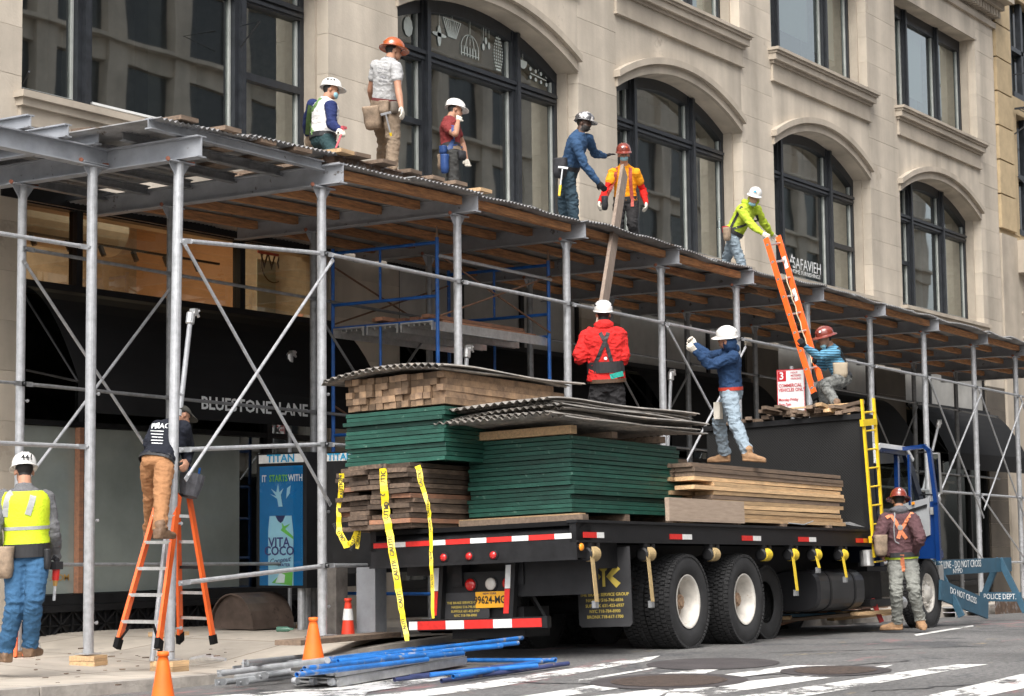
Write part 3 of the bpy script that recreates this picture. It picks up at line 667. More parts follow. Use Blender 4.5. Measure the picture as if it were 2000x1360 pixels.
# thin white lines and a crack-sealed seam
for s_ in ([(1130,1322),(1330,1293),(1326,1295),(1130,1327)], [(640,1362),(720,1352),(700,1372),(560,1372)], [(1785,1240),(1900,1222),(1902,1224),(1790,1243)]): stripe(s_, 'painted_line')
m_seal = mat('crack_sealer', (.035,.035,.037), .5)
rr9 = random.Random(4)
for (x0_, y0_, x1_, y1_) in ((1500,1275,1998,1262),(1240,1345,1760,1290),(1700,1345,1990,1318),(1000,1330,1300,1352)):
    a_, b_ = road_at(x0_, y0_), road_at(x1_, y1_); n = 24; L_, Rr = [], []; off = 0
    for i in range(n+1):
        p = a_.lerp(b_, i/n); off += rr9.uniform(-.05,.05); w = rr9.uniform(.012,.03); d_ = (b_-a_).normalized(); q = Vector((-d_.y, d_.x, 0))
        for s_, l_ in ((1, L_), (-1, Rr)): v = p+q*(off+s_*w); l_.append((v.x, v.y, hroad(v.x, v.y)+.0045))
    build(MB().add(L_+Rr, [(i, i+1, n+2+i, n+1+i) for i in range(n)]), 'sealed_crack', m_seal, M=Matrix.Identity(4), kind='structure')
# ================================================================ sidewalk shed
PX = [14.41,16.65,19.22,21.69,24.21,26.54,29.05,31.58,34.04,36.59,38.99,41.42,43.86]
PT = [4.83,4.93,5.0,5.02,5.0,4.99,5.01,5.03,5.01,5.0,5.0,5.0,5.0]
YP, YB = 13.2, 15.35
shed = thing('sidewalk_shed', 'grey steel pipe sidewalk shed with corrugated deck and wooden joists along the limestone front', 'scaffolding', (28, YP, -.35))
def ibeam(mb, p, q, h, w, t=.014, mi=None):
    p, q = Vector(p), Vector(q); d = (q-p).normalized(); sd = d.cross(Vector((0,0,1))).normalized(); up = sd.cross(d)
    mb.beam(p, q, t*.7, h-2*t, mi=mi)
    for s_ in (1, -1): mb.beam(p+up*s_*(h-t)/2, q+up*s_*(h-t)/2, w, t, mi=mi)
def post(x, y, ztop, zbot, m=None, r=.05, lean=(0,0)):
    mb = MB(); zt = zr(x, ztop); zb = zr(x, zbot)
    mb.tube((x+lean[0], y+lean[1], zb+.012), (x, y, zt-.02), r, 16)
    o = build(mb, 'post', m or m_zinc, shed)
    g = MB(); g.box(x-.17, x+.17, y-.06, y+.06, zt-.02, zt-.006)
    for s_ in (1, -1):
        g.prism([(s_*r*.9, -.022), (s_*.15, -.022), (s_*r*.9, -.16)], (x, y-.004, zt), (1,0,0), (0,0,1), (0,.008,0))
    bp = MB(); bp.box(x+lean[0]-.09, x+lean[0]+.09, y+lean[1]-.09, y+lean[1]+.09, zb, zb+.012)
    bolts = MB()
    bolts.tube((x+.19, y-.03, zt+.0), (x+.125, y+.02, zt+.0), .022, 8)
    bl2 = MB(); bl2.tube((x-.19, y-.03, zt+.0), (x-.125, y+.02, zt+.0), .022, 8)
    pins = MB()
    for zz in (2.55, 1.3, .3): 
        pins.tube((x+lean[0]*.5+r*.8, y, zb+zz), (x+lean[0]*.5+r+.05, y-.01, zb+zz), .009, 6); pins.tube((x+lean[0]*.5+r+.04, y-.01, zb+zz), (x+lean[0]*.5+r+.055, y-.01, zb+zz), .018, 6)
    for b_, nm, m_ in ((g,'head_bracket',m_beam),(bp,'base_plate',m_zinc),(bolts,'clamp_bolt',mat('red_rust_clamp',(.24,.085,.05),.8,var=.4,scale=30)),(bl2,'clamp_bolt',mat('red_rust_clamp',(.24,.085,.05),.8)),(pins,'locking_pin',m_zinc)):
        c = build(b_, nm, m_, None); loc = c.location.copy(); c.parent = o; c.matrix_parent_inverse = RINV[shed.name]; c.location = loc
    return o
blocks = []
def woodblock(x, y, z, w, d, h, m, rot=0, lbl='stacked wooden block under a shed post'):
    n = 2 if h > .07 else 1; hh = h/n
    for i in range(n):
        mb = MB().box(-w/2, w/2, -d/2, d/2, 0, hh-.003)
        M = Matrix.Translation((x+R_.uniform(-.008,.008), y, z+i*hh)) @ Matrix.Rotation(rot+R_.uniform(-.03,.03), 4, 'Z')
        build(mb, 'wood_block', m, M=M, label=lbl, cat='wood block', group='wood blocks under the shed posts')
for k, x in enumerate(PX):
    lean = ((-.10, 0) if k == 0 else (0, 0)); base = hwalk(x, YP)+G*x
    if k == 0:
        post(x, YP, PT[k], base+.11, lean=lean); woodblock(x+lean[0], YP, zr(x, base), .25, .27, .11, m_woodl, .05, 'pale wooden block under the nearest shed post beside an orange cone')
    else:
        post(x, YP, PT[k], base+.05); woodblock(x, YP, zr(x, base), .3, .25, .05, m_wood)
    if k < 12:
        xb = x + (.0 if k else -.0); bb = hwalk(xb, YB)+G*xb
        post(xb-.02, YB, PT[k], bb+.05, m_zincd if k else m_zinc, .046); woodblock(xb-.02, YB, zr(xb, bb), .34, .3, .05, m_woodl if k < 3 else m_wood, lbl='flat wooden pad under a back post of the shed')
    # cross beam
    mb = MB(); zc = zr(x, PT[k]+.115); ibeam(mb, (x, 12.9, zc), (x, 16.6, zc), .215, .13)
    build(mb, 'cross_beam', m_beam, shed)
# the extra corner post with its own stub framing
xq, yq = 14.2, 14.16
post(xq, yq, 4.89, .03, r=.052); woodblock(xq, yq, zr(xq, -.078), .27, .27, .10, m_woodl, .3, 'pale two piece wooden block under the corner shed post')
mb = MB(); ibeam(mb, (11.6, yq, zr(11.6, 4.91)), (14.40, yq, zr(14.4, 4.95)), .2, .13); build(mb, 'header_beam', m_beam, shed)
for xs_ in (12.1, 12.65, 13.22, 13.71, 14.12):
    mb = MB(); ibeam(mb, (xs_, 14.0 if xs_ > 13 else 13.95, zr(xs_, 5.11)), (xs_, 16.6, zr(xs_, 5.11)), .13, .09); build(mb, 'stub_joist', m_beam, shed)
mb = MB(); ibeam(mb, (12.0, YB, zr(12, 4.93)), (12.0, 13.9, zr(12, 4.93)), .2, .13); build(mb, 'cross_beam', m_beam, shed)
# steel stringers of the first bays
for yy in (13.16, 13.75, 14.4, 15.05, 15.7, 16.35):
    mb = MB(); a = (13.93 if yy < 13.5 else 14.2); e = 16.62 if yy > 13.2 else 16.60
    z0 = 5.06+.055; ibeam(mb, (a, yy, zr(a, z0)), (e, yy, zr(e, z0+.03)), .105, .085); build(mb, 'stringer', m_beam if yy < 13.5 else m_zincd, shed)
mb = MB(); ibeam(mb, (16.64, 13.16, zr(16.64, 5.19+.055)), (19.5, 13.16, zr(19.5, 5.26)), .12, .085); build(mb, 'stringer', m_rust, shed)
# timber joists in the later bays
for k in range(1, 12):
    a, b = PX[k]+.07, PX[k+1]-.07; zt = (PT[k]+PT[k+1])/2+.20
    for j, yy in enumerate((13.1, 13.7, 14.3, 14.95, 15.6, 16.25)):
        mb = MB(); dz = R_.uniform(-.008, .0); mb.beam((a, yy+R_.uniform(-.03,.03), zr(a, PT[k]+.155+dz)), (b, yy+R_.uniform(-.03,.03), zr(b, PT[k+1]+.155+dz)), .085, .095)
        build(mb, 'joist', m_joist, shed)
# corrugated deck: one sheet per half bay, edge waves and some sag
def corrsheet(x0, x1, y0, y1, zf, name, m, amp=.015, pitch=.076, th=.003, warp=0.0, parent=None, seed=0, along='y', ny=3, M=None, **kw):
    mb = MB(); n = max(4, int((x1-x0)/pitch*4)); rr = random.Random(seed); ph = rr.random()*6
    vs = []
    for lay in (0, 1):
        for j in range(ny+1):
            y = y0+(y1-y0)*j/ny
            for i in range(n+1):
                x = x0+(x1-x0)*i/n
                w = warp*(math.sin(x*2.1+ph)+.5*math.sin(x*5.3+2*ph))*(1-.6*j/ny)
                vs.append((x, y, zf(x, y)+amp*math.sin(2*math.pi*(x-x0)/pitch)+w-(th if lay else 0)))
    L_ = (ny+1)*(n+1)
    fs = [(j*(n+1)+i, j*(n+1)+i+1, (j+1)*(n+1)+i+1, (j+1)*(n+1)+i) for j in range(ny) for i in range(n)]
    fs += [tuple(L_+q for q in f[::-1]) for f in fs]
    fs += [(i, L_+i, L_+i+1, i+1) for i in range(n)]
    mb.add(vs, fs)
    return build(mb, name, m, parent, M=M, smooth=False, **kw)
for k in range(0, 12):
    a0, b0 = (PX[k] if k else 14.0), PX[k+1]; base = .27 if k else .345
    for h in (0, 1):
        a = a0+(b0-a0)*h/2-.05; b = a0+(b0-a0)*(h+1)/2+.05
        yf = 12.90+R_.uniform(-.06, .05) if k else 13.02
        corrsheet(a, b, yf, 16.97, lambda x, y, k=k, h=h, base=base: zr(x, PT[k]+(PT[k+1]-PT[k])*(x-PX[k])/(PX[k+1]-PX[k])+(.225 if k else .345)+.006*h), 'deck_sheet', m_corru, warp=.018 if k > 1 else .006, parent=shed, seed=k*2+h)
# loose edge steel on the deck
for a, b, yy, h in ((19.4,21.5,13.75,.07),(21.35,24.9,13.42,.10),(24.7,27.0,13.7,.08),(26.8,30.3,13.45,.10),(30.1,34.8,13.6,.09),(34.5,39.6,13.5,.10),(38.0,41.5,13.5,.1)):
    mb = MB(); z = 5.26; mb.beam((a,yy,zr(a,z+h/2)), (b,yy,zr(b,z+h/2)), .008, h); mb.beam((a,yy-.03,zr(a,z+h)), (b,yy-.03,zr(b,z+h)), .07, .008); mb.beam((a,yy-.03,zr(a,z)), (b,yy-.03,zr(b,z)), .07, .008)
    build(mb, 'steel_channel', m_rust if R_.random() < .6 else m_beam, label='rust streaked steel channel lying along the shed deck edge', cat='steel channel', group='steel channels on the shed deck')
for i, (a, yy, L, dz) in enumerate(((14.3,14.6,1.7,.0),(15.2,15.2,1.6,.0),(17.0,14.9,2.0,.0),(18.4,15.5,2.0,.0),(20.3,15.0,2.2,.0))):
    M = Matrix.Translation((a+L/2, yy, zr(a+L/2, 5.27))) @ Matrix.Rotation(R_.uniform(-.2,.2), 4, 'Z')
    build(MB().box(-L/2, L/2, -.12, .12, 0, .042), 'board', m_wood, M=M, label='weathered board lying lengthwise on the back of the shed deck', cat='board', group='weathered boards on the back of the shed deck')
# rails and braces
def rail(p, q, r=.023, m=None, flat=True):
    p, q = Vector(p), Vector(q); mb = MB(); d = (q-p).normalized(); mb.tube(p+d*.12, q-d*.12, r, 10)
    if flat: mb.beam(p-d*.03, p+d*.13, .012, .05); mb.beam(q-d*.13, q+d*.03, .012, .05)
    for s_, e in ((1, p), (-1, q)): mb.tube(e+Vector((0,-.03,0)), e+Vector((0,.03,0)), .014, 6)
    return mb, build(mb, 'rail', m or m_zinc, shed)
RL = (4.2, 2.16, .88)
def J(k, h, y=YP-.055): return Vector((PX[k], y, zr(PX[k], h if k else h-.16)))
for h in RL:
    for k in range(0, 12):
        if h < 4 and 1 < k < 7: continue
        if h < 3 and k == 1:
            q = J(1, h); e = J(2, h); 
            if h < 1: rail(q, q.lerp(e, .83))
            else: rail(q, q.lerp(e, .35))
            continue
        rail(J(k, h), J(k+1, h))
def brace(p, q, m=None):
    p, q = Vector(p), Vector(q); mb = MB(); mb.tube(p, q, .017, 8); d = (q-p).normalized()
    for e in (p, q): mb.beam(e-d*.05, e+d*.05, .008, .045)
    build(mb, 'diagonal_brace', m or m_zinc, shed)
e = Vector((0,-.035,0))
brace(J(0,4.15)+e, J(1,1.55)+e); brace(J(1,4.1)+e*2.2, J(0,1.9)+e*2.2)
for k in (4, 8, 9, 10):
    brace(J(k,4.15)+e, J(k+1,1.75 if k > 5 else 2.2)+e); brace(J(k+1,4.05)+e*2, J(k,1.9)+e*2)
for k in (8, 9, 10): brace(J(k,2.1)+e, J(k+1,.9)+e)
# short props clamped beside posts
for (p0, p1) in (((372,622,13.42),(297,1292,13.30)), ((566,700,16.3),(566,1235,16.2)), ((912,690,13.4),(905,800,13.4)), ((1310,735,13.5),(1303,900,13.5)), ((1143+690,830,13.8),(1802,960,13.8))):
    a, b = at(p0[0],p0[1],'y',p0[2]), at(p1[0],p1[1],'y',p1[2])
    mb = MB(); mb.tube(b, a, .026, 10); o = build(mb, 'prop_tube', m_zinc, shed)
    c = MB(); u = (a-b).normalized(); c.lathe([(.034,-.06),(.045,-.05),(.045,.05),(.03,.07)], 10, a, u); c.tube(a+Vector((.04,0,.02)), a+Vector((.13,0,.09)), .012, 6); c.tube(a+Vector((.05,-.02,.09)), a+Vector((.10,-.02,.02)), .016, 6); c.box(a.x+.02,a.x+.07,a.y-.04,a.y+.03,a.z+.03,a.z+.1)
    build(c, 'clamp', m_alu, shed)
# left return rails and back plane
for z_ in (4.05, 2.07): rail((14.15, 14.16, zr(14.15, z_-.02)), (12.0, 14.18, zr(12.0, z_-.05)))
def JB(k, h): return Vector((PX[k]-.02, YB-.05, zr(PX[k], h)))
for h in (4.15, 2.75, .9):
    for k in range(0, 12): rail(JB(k, h), JB(k+1, h), .02, m_zincd)
rail(JB(0, 2.75), JB(0,2.75)+Vector((-1.5,0,0)), .018, m_zincd)
brace(JB(0,4.0), JB(1,1.75), m_zinc); brace(JB(1,4.05), JB(0,1.7), m_zinc)
for k in (2, 5, 8, 9): brace(JB(k,4.0), JB(k+1,1.75), m_zincd); brace(JB(k+1,4.05), JB(k,1.7), m_zincd)
# loose planks lying across the stringers at the deck edge
PL = [(336,243,1.0,0),(415,250,.9,0),(497,262,.9,0),(560,275,.9,0),(645,291,.5,1),(672,303,.9,0),(722,318,1.1,0),(785,330,.9,0),(830,343,.9,0),(868,352,.9,0),(918,366,.8,1)]
for i, (px, py, ln, new) in enumerate(PL):
    p = at(px+16, py, 'y', 13.12); xx = p.x; zz = zr(xx, (5.50 if xx > 16.6 else 5.405))-.02
    if i == 0: zz -= .03
    a = R_.uniform(-.12, .12); M = Matrix.Translation((xx, 13.0+R_.uniform(-.05,.05), zr(xx, (5.19 if xx < 16.6 else 5.30)+.004))) @ Matrix.Rotation(a, 4, 'Z')
    mb = MB().box(-.125, .125, 0, ln+1.0, 0, .042)
    build(mb, 'plank', m_woodl if new else m_wood, M=M, label=('fresh yellow plank end lying across the shed deck edge' if new else 'weathered plank lying across the shed deck edge'), cat='plank', group=('fresh planks on the shed deck' if new else 'weathered planks on the shed deck'))
# ================================================================ blue scaffold tower inside the shed
tower = thing('scaffold_tower', 'blue frame scaffold tower with an aluminium platform standing under the shed', 'scaffold tower', (19.6, 13.76, -.15))
def bframe(x, z0, z1):
    mb = MB()
    for y in (13.76, 15.36): mb.tube((x,y,z0), (x,y,z1), .024, 10)
    o = build(mb, 'frame_legs', m_blue, tower)
    for z in (z1-.06, (z0+z1)/2+.1, z0+.62 if z0 > 2 else z0+.4):
        mb = MB(); mb.tube((x,13.76,z), (x,15.36,z), .021, 8); build(mb, 'ladder_bar', m_blue, tower)
    mb = MB(); mb.tube((x,14.62,(z0+z1)/2+.1), (x,14.62,z1-.06), .017, 8); mb.tube((x,14.62,z0+.62 if z0 > 2 else z0+.4), (x,14.62,z0+.05), .017, 8)
    build(mb, 'frame_upright', m_blue, tower)
    mb = MB(); mb.tube((x,13.76,z1), (x,13.76,z1+.14), .016, 8, .006); build(mb, 'coupling_pin', mat('worn_pin', (.25,.17,.12), .7), tower)
for x in (19.6, 22.15):
    bframe(x, 2.93, 4.56); bframe(x, 1.3, 2.93); bframe(x, -.14, 1.3)
m_rb = mat('rusty_brace', (.19,.105,.065), .75, .3, var=.35, scale=12)
for y in (13.74, 15.38):
    for z0, z1 in ((4.35, 3.6), (2.6, 1.7)):
        mb = MB(); mb.tube((19.6,y,z0), (22.15,y,z1), .013, 6); build(mb, 'cross_tube', m_rb, tower)
        mb = MB(); mb.tube((19.6,y-.02,z1), (22.15,y-.02,z0), .013, 6); build(mb, 'cross_tube', m_rb, tower)
mb = MB(); mb.tube((19.6,13.72,4.33), (22.15,13.72,4.30), .022, 8); build(mb, 'guard_tube', m_zinc, tower)
for xx in (19.0,):
    for sgn in (1,-1):
        mb = MB(); mb.tube((17.2,15.36 if sgn>0 else 14.0,4.3 if sgn>0 else 3.6), (19.6,15.36,3.62 if sgn>0 else 4.2), .013, 6)
for i in range(3):
    y0 = 13.80+i*.52; mb = MB(); mb.box(19.55, 22.2, y0, y0+.48, 3.53, 3.545)
    mb.box(19.55, 22.2, y0, y0+.02, 3.43, 3.53); mb.box(19.55, 22.2, y0+.46, y0+.48, 3.43, 3.53)
    for j in range(5): mb.box(19.6, 22.15, y0+.06+j*.08, y0+.08+j*.08, 3.50, 3.53)
    build(mb, 'platform_plank', m_alu, tower)
for i in range(8):
    for j in range(2):
        if j == 1 and i > 5: continue
        M = Matrix.Translation((20.85+R_.uniform(-.2,.2), 14.0+i*.15, 3.548+.05*j)) @ Matrix.Rotation(R_.uniform(-.03,.03), 4, 'Z')
        build(MB().box(-1.1, 1.1, -.06, .06, 0, .045), 'wooden_board', m_woodr, M=M, label='reddish board in the layer on the blue tower platform', cat='board', group='reddish boards on the blue tower platform')
# ================================================================ flatbed truck (own frame: x forward, y to the kerb, z up)
_a = math.radians(1.8); TO = Vector((16.35, 9.85, -G*16.35))
TX = Vector((math.cos(_a), math.sin(_a), -G*math.cos(_a))).normalized(); TY = Vector((0,0,1)).cross(TX).normalized(); TZ = TX.cross(TY)
_b = math.radians(-2.0); TY, TZ = TY*math.cos(_b)+TZ*math.sin(_b), TZ*math.cos(_b)-TY*math.sin(_b)
TM = Matrix((TX, TY, TZ)).transposed().to_4x4(); TM.translation = TO; TI = TM.inverted()
def tat(px, py, ax, val):   # picture point on a plane of the truck frame, answered in truck coordinates
    r = TI.to_3x3() @ ray(px, py); c = TI @ CP; i = 'xyz'.index(ax); return c + r*((val-c[i])/r[i])
truck = thing('flatbed_truck', 'black flatbed truck with a blue cab, loaded with lumber and green panels at the kerb', 'truck', M=TM)
def tb(mb, name, m, parent=None, **k): return build(mb, name, m, parent or truck, local=True, **k)
mb = MB(); mb.box(0, 7.95, 0, .07, 1.10, 1.30); mb.box(-.02, 7.95, -.025, .09, 1.285, 1.312); mb.box(0, 7.95, -.02, .06, 1.095, 1.115); mb.box(0, 7.95, 2.33, 2.40, 1.10, 1.31)
tb(mb, 'side_rail', m_black)
mb = MB(); mb.box(.0, 7.95, .07, 2.33, 1.26, 1.305)
tb(mb, 'bed_deck', m_blackm)
mb = MB()
for i in range(16): mb.box(.4+i*.48, .46+i*.48, .08, 2.32, 1.14, 1.26)
tb(mb, 'cross_members', m_blackm, kind='stuff')
mb = MB(); mb.prism([(0,.95),(0,1.20),(.16,1.313),(.3,1.313),(.3,.95)], (0,0,0), (1,0,0), (0,0,1), (0,2.4,0)); 
mb.box(-.02, .0, -.01, 2.41, .93, .96)
tb(mb, 'rear_sill', m_black)
def refl(x0, x1, y, z0, z1, nm='reflector', axis='x'):
    pass
# reflective tape along the rear sill (red and white in turn)
yy = .05; i = 0
while yy < 2.3:
    w = .19 if i % 2 == 0 else .29
    m_ = m_white if i % 2 == 0 else m_red; mb = MB().box(-.006, -.001, yy, min(2.36, yy+w-.004), 1.135, 1.185)
    tb(mb, 'reflective_tape', m_); yy += w; i += 1
for x0, x1, x2 in ((.13,.40,.55), (1.98,2.27,2.5), (3.77,4.06,4.28), (5.36,5.68,5.9), (7.2,7.45,7.6)):
    tb(MB().box(x0, x1, -.006, -.0015, 1.14, 1.195), 'reflective_tape', m_red); tb(MB().box(x1+.003, x2, -.006, -.0015, 1.14, 1.195), 'reflective_tape', m_white if x0 < 7 else m_amber)
def lamp(c, ax, r, m, nm):
    o = tb(MB().lathe([(r+.012,-.004),(r+.012,.008),(r*.9,.012)], 16, c, ax), nm, m_black)
    q = build(MB().lathe([(r,.012),(r,.02),(r*.8,.032),(r*.3,.038)], 16, c, ax), 'lens', m, o, local=True, smooth=True)
for y in (1.51, 1.21, .93): lamp((-.001, y, 1.01), (-1,0,0), .038, m_redlens, 'marker_light')
lamp((.06, -.001, 1.05), (0,-1,0), .038, m_amber, 'side_marker')
# rear frame under the bed
mb = MB(); mb.box(.25, .33, .50, 2.15, .29, .40); tb(mb, 'bumper_bar', m_black)
yy = .56; i = 0
while yy < 2.1:
    w = (.34, .22)[i % 2]; tb(MB().box(.243, .248, yy, min(2.12, yy+w-.004), .30, .385), 'reflective_tape', (m_red, m_white)[i % 2]); yy += w; i += 1
for y in (1.80, .95):
    mb = MB(); mb.hexa((.30, y-.02, .66), (.035,0,0), (0,.055,0), (0,-.03,.31)); tb(mb, 'bumper_post', m_black)
    tb(MB().hexa((.262, y-.012, .80), (.002,0,0), (0,.03,0), (0,-.01,.115)), 'reflective_tape', m_white); tb(MB().hexa((.262, y+.012, .56), (.002,0,0), (0,.03,0), (0,-.012,.12)), 'reflective_tape', m_red)
mb = MB(); mb.beam((.33,.93,.95),(.6,.72,.36),.08,.03); mb.box(.36, .42, .9, 1.75, .50, .86); mb.box(.33,7.9,.80,.92,.72,1.12); mb.box(.33,7.9,1.52,1.64,.72,1.12); mb.box(.40,.9,.85,1.7,.2,.5)
mb.box(.35,.5,.05,.9,.60,.94); mb.box(.5,1.0,.1,2.3,.85,1.1)
tb(mb, 'chassis_frame', m_black)
for y, m_ in ((1.43, m_redlens), (1.19, m_clear), (.99, m_redlens)): lamp((.355, y, .735), (-1,0,0), .062, m_, 'tail_light')
pl = tb(MB().box(.335, .342, 1.03, 1.37, .50, .66), 'license_plate', mat('plate_yellow', (.85,.40,.02), .45))
text('99624-MG', .105, (.335, 1.20, .575), (0,-1,0), (0,0,1), m_ink, pl, 'plate_text', local=True, bold=.02, sx=.82)
text('NEW YORK', .03, (.335, 1.20, .64), (0,-1,0), (0,0,1), mat('plate_ink_blue', (.02,.03,.12), .5), pl, 'plate_text', local=True)
def flap(x, y0, y1, z0, z1, lines, sz, big=True):
    o = tb(MB().prism([(y0+.03,z0),(y1-.03,z0),(y1,z0+.03),(y1,z1),(y0,z1),(y0,z0+.03)], (x,0,0), (0,1,0), (0,0,1), (.012,0,0)), 'mud_flap', mat('flap_rubber', (.03,.03,.032), .6, var=.3))
    cy = (y0+y1)/2; z = z0+(.10 if big else .05)+sz*1.25*(len(lines)-1)
    for i, l in enumerate(lines): text(l, sz, (x, cy, z-i*sz*1.25), (0,-1,0), (0,0,1), m_gold, o, 'flap_lettering', local=True, bold=.012)
    if big:
        g = MB(); zc = z1-.29
        for s_ in (1,-1):
            for t_ in (1,-1): g.prism([(.03*s_,.0),(.14*s_,.115*t_),(.19*s_,.07*t_),(.06*s_,-.03*t_)] , (x-.002, cy, zc), (0,1,0), (0,0,1), (-.003,0,0))
        g.lathe([(.05,0),(.05,.006)], 10, (x-.001, cy, zc+.10), (-1,0,0)); g.box(x-.006, x-.002, cy-.015, cy+.015, zc-.1, zc+.08)
        build(g, 'flap_emblem', m_gold, o, local=True)
    return o
flap(1.0, -.04, .565, .27, 1.06, ['THE BRAKE SERVICE GROUP','NASSAU 516-746-6836','SUFFOLK 631-423-6937','NYC 718-784-8900','BRONX 718-617-1700'], .044)
flap(.345, 1.22, 1.78, .38, .66, ['THE BRAKE SERVICE GROUP','NASSAU 516-746-6836','SUFFOLK 631-423-6937','NYC 718-784-8900'], .034, False)
# wheels
def tyre_mesh(r, w, name='tyre', knobs=True):
    mb = MB(); ri = r*.56
    prof = [(ri, w*.36), (ri*1.08, w*.47), (r*.78, w*.52), (r*.93, w*.49), (r*.975, w*.43), (r*.985, w*.2), (r*.985, -w*.2), (r*.975, -w*.43), (r*.93, -w*.49), (r*.78, -w*.52), (ri*1.08, -w*.47), (ri, -w*.36)]
    mb.lathe(prof, 56, (0,0,0), (0,-1,0), cap=False)
    if knobs:
        for k in range(64):
            a = 2*math.pi*k/64; c, s_ = math.cos(a), math.sin(a); R3 = Vector((c,0,s_)); T3 = Vector((-s_,0,c))
            for j, yy in enumerate((-.43,-.22,0,.22,.43)):
                aa = a + (.05 if j % 2 else 0); R3 = Vector((math.cos(aa),0,math.sin(aa))); T3 = Vector((-math.sin(aa),0,math.cos(aa)))
                mb.hexa(R3*(r*.992 - (.012 if abs(yy) > .4 else 0))+Vector((0,yy*w,0)), T3*r*.036, (0,w*.09,0), R3*.014)
    return mb.mesh(name, m_rubber, True)
def fix_flat(me):
    me.polygons.foreach_set('use_smooth', [p.area > 0 and len(me.polygons) > 0 and (i < 56*11) for i, p in enumerate(me.polygons)])
ty = tyre_mesh(.5, .27); fix_flat(ty)
def rim_mesh(deep, r=.285):
    mb = MB()
    if deep: prof = [(r, .125), (r*.95, .128), (r*.90, .10), (r*.88, .03), (r*.80, -.03), (r*.79, -.07)]
    else: prof = [(r, .10), (r*.96, .115), (r*.90, .10), (r*.86, .03), (r*.74, .03), (r*.62, .07), (r*.45, .085), (r*.40, .10), (r*.3, .14), (r*.18, .15), (.005, .15)]
    mb.lathe(prof, 40, (0,0,0), (0,-1,0), cap=False)
    return mb.mesh('rim', m_rim, True)
rd, rs = rim_mesh(True), rim_mesh(False)
_r = .285; disc_me = MB().lathe([(_r*.79,-.07),(_r*.74,-.10),(_r*.60,-.125),(_r*.46,-.13),(_r*.44,-.10),(_r*.30,-.09),(_r*.005,-.09)], 40, (0,0,0), (0,-1,0), cap=False).mesh('wheel_disc', mat('shaded_wheel_disc', (.22,.18,.14), .65, .1, var=.3, scale=9, spots=(10,.58,(.20,.13,.085))), True)  # shade of the wheel recess put into the disc colour, plus rust spots
def nuts(deep, r=.17):
    mb = MB()
    for k in range(10):
        a = 2*math.pi*k/10; p = Vector((r*math.cos(a), (.125 if deep else -.075), r*math.sin(a))); mb.tube(p, p+Vector((0,-.035,0)), .017, 6)
    if deep:
        mb.tube((0,.10,0),(0,-.035,0),.078,20); mb.tube((0,-.035,0),(0,-.05,0),.05,16)
        for k in range(8):
            a = 2*math.pi*k/8; mb.tube((.062*math.cos(a),-.03,.062*math.sin(a)),(.062*math.cos(a),-.045,.062*math.sin(a)),.008,6)
    if not deep:
        for k in range(5):
            a = 2*math.pi*(k+.5)/5; p = Vector((.225*math.cos(a), -.052, .225*math.sin(a))); mb.tube(p, p+Vector((0,-.012,0)), .03, 8)
    return mb.mesh('wheel_nuts', m_rim if not deep else mat('rusty_hub', (.30,.20,.13), .7, var=.4, scale=20))
nd, ns = nuts(True, .155), nuts(False)
def wheel(x, y, z, deep=True, side=1, rim=True, sc=1.0):
    o = inst(ty, 'wheel', Matrix.Translation((0,0,0)), None); o.parent = truck; o.matrix_local = Matrix.Translation((x, y, z)) @ Matrix.Rotation(R_.uniform(0,6), 4, 'Y') @ (Matrix.Rotation(math.pi, 4, 'Z') if side < 0 else Matrix.Identity(4)) @ Matrix.Scale(sc, 4)
    if rim:
        for me, nm in ((rd if deep else rs, 'rim'), (nd if deep else ns, 'wheel_nuts')) + (((disc_me, 'wheel_disc'),) if deep else ()):
            c = link(bpy.data.objects.new(nm, me)); c.parent = o
    return o
for ax_ in (2.43, 3.86):
    wheel(ax_, .16, .49); wheel(ax_, .46, .49, rim=False); wheel(ax_, 2.24, .49, side=-1); wheel(ax_, 1.94, .49, rim=False)
    tb(MB().tube((ax_,.3,.49),(ax_,2.1,.49),.09,10), 'axle', m_blackm)
wheel(5.3, .52, .44, rim=False, sc=.88); wheel(5.3, 1.95, .44, rim=False, sc=.88)
wheel(9.95, .17, .47, deep=False, sc=.96); wheel(9.95, 2.2, .47, deep=False, side=-1, sc=.96)
# tank, boxes, steps
mb = MB(); mb.loft([mb.ring((x, .42, .56), (0,.33*k,0), (0,0,.26*k), 24, 3.2) for x, k in ((6.15,.92),(6.2,1),(7.65,1),(7.7,.92))]); tb(mb, 'fuel_tank', mat('satin_black', (.02,.02,.022), .35), smooth=False)
for x in (6.5, 7.3):
    mb = MB(); mb.loft([mb.ring((xx, .42, .56), (0,.338,0), (0,0,.268), 24, 3.2) for xx in (x, x+.05)]); tb(mb, 'tank_strap', m_black)
mb = MB(); mb.box(7.9, 8.8, .12, .7, .33, .42); mb.box(7.8, 8.9, .1, .5, .78, .84); mb.box(8.0,8.8,.3,.9,.4,.9); tb(mb, 'cab_step', m_black)
mb = MB(); mb.lathe([(.07,0),(.09,.01),(.09,.2),(.07,.21)], 14, (7.55, .0, .84)); tb(mb, 'steel_canister', m_alu)
mb = MB(); mb.tube((8.65,.05,.36),(8.85,.05,.36),.085,14); tb(mb, 'air_tank', m_alu)
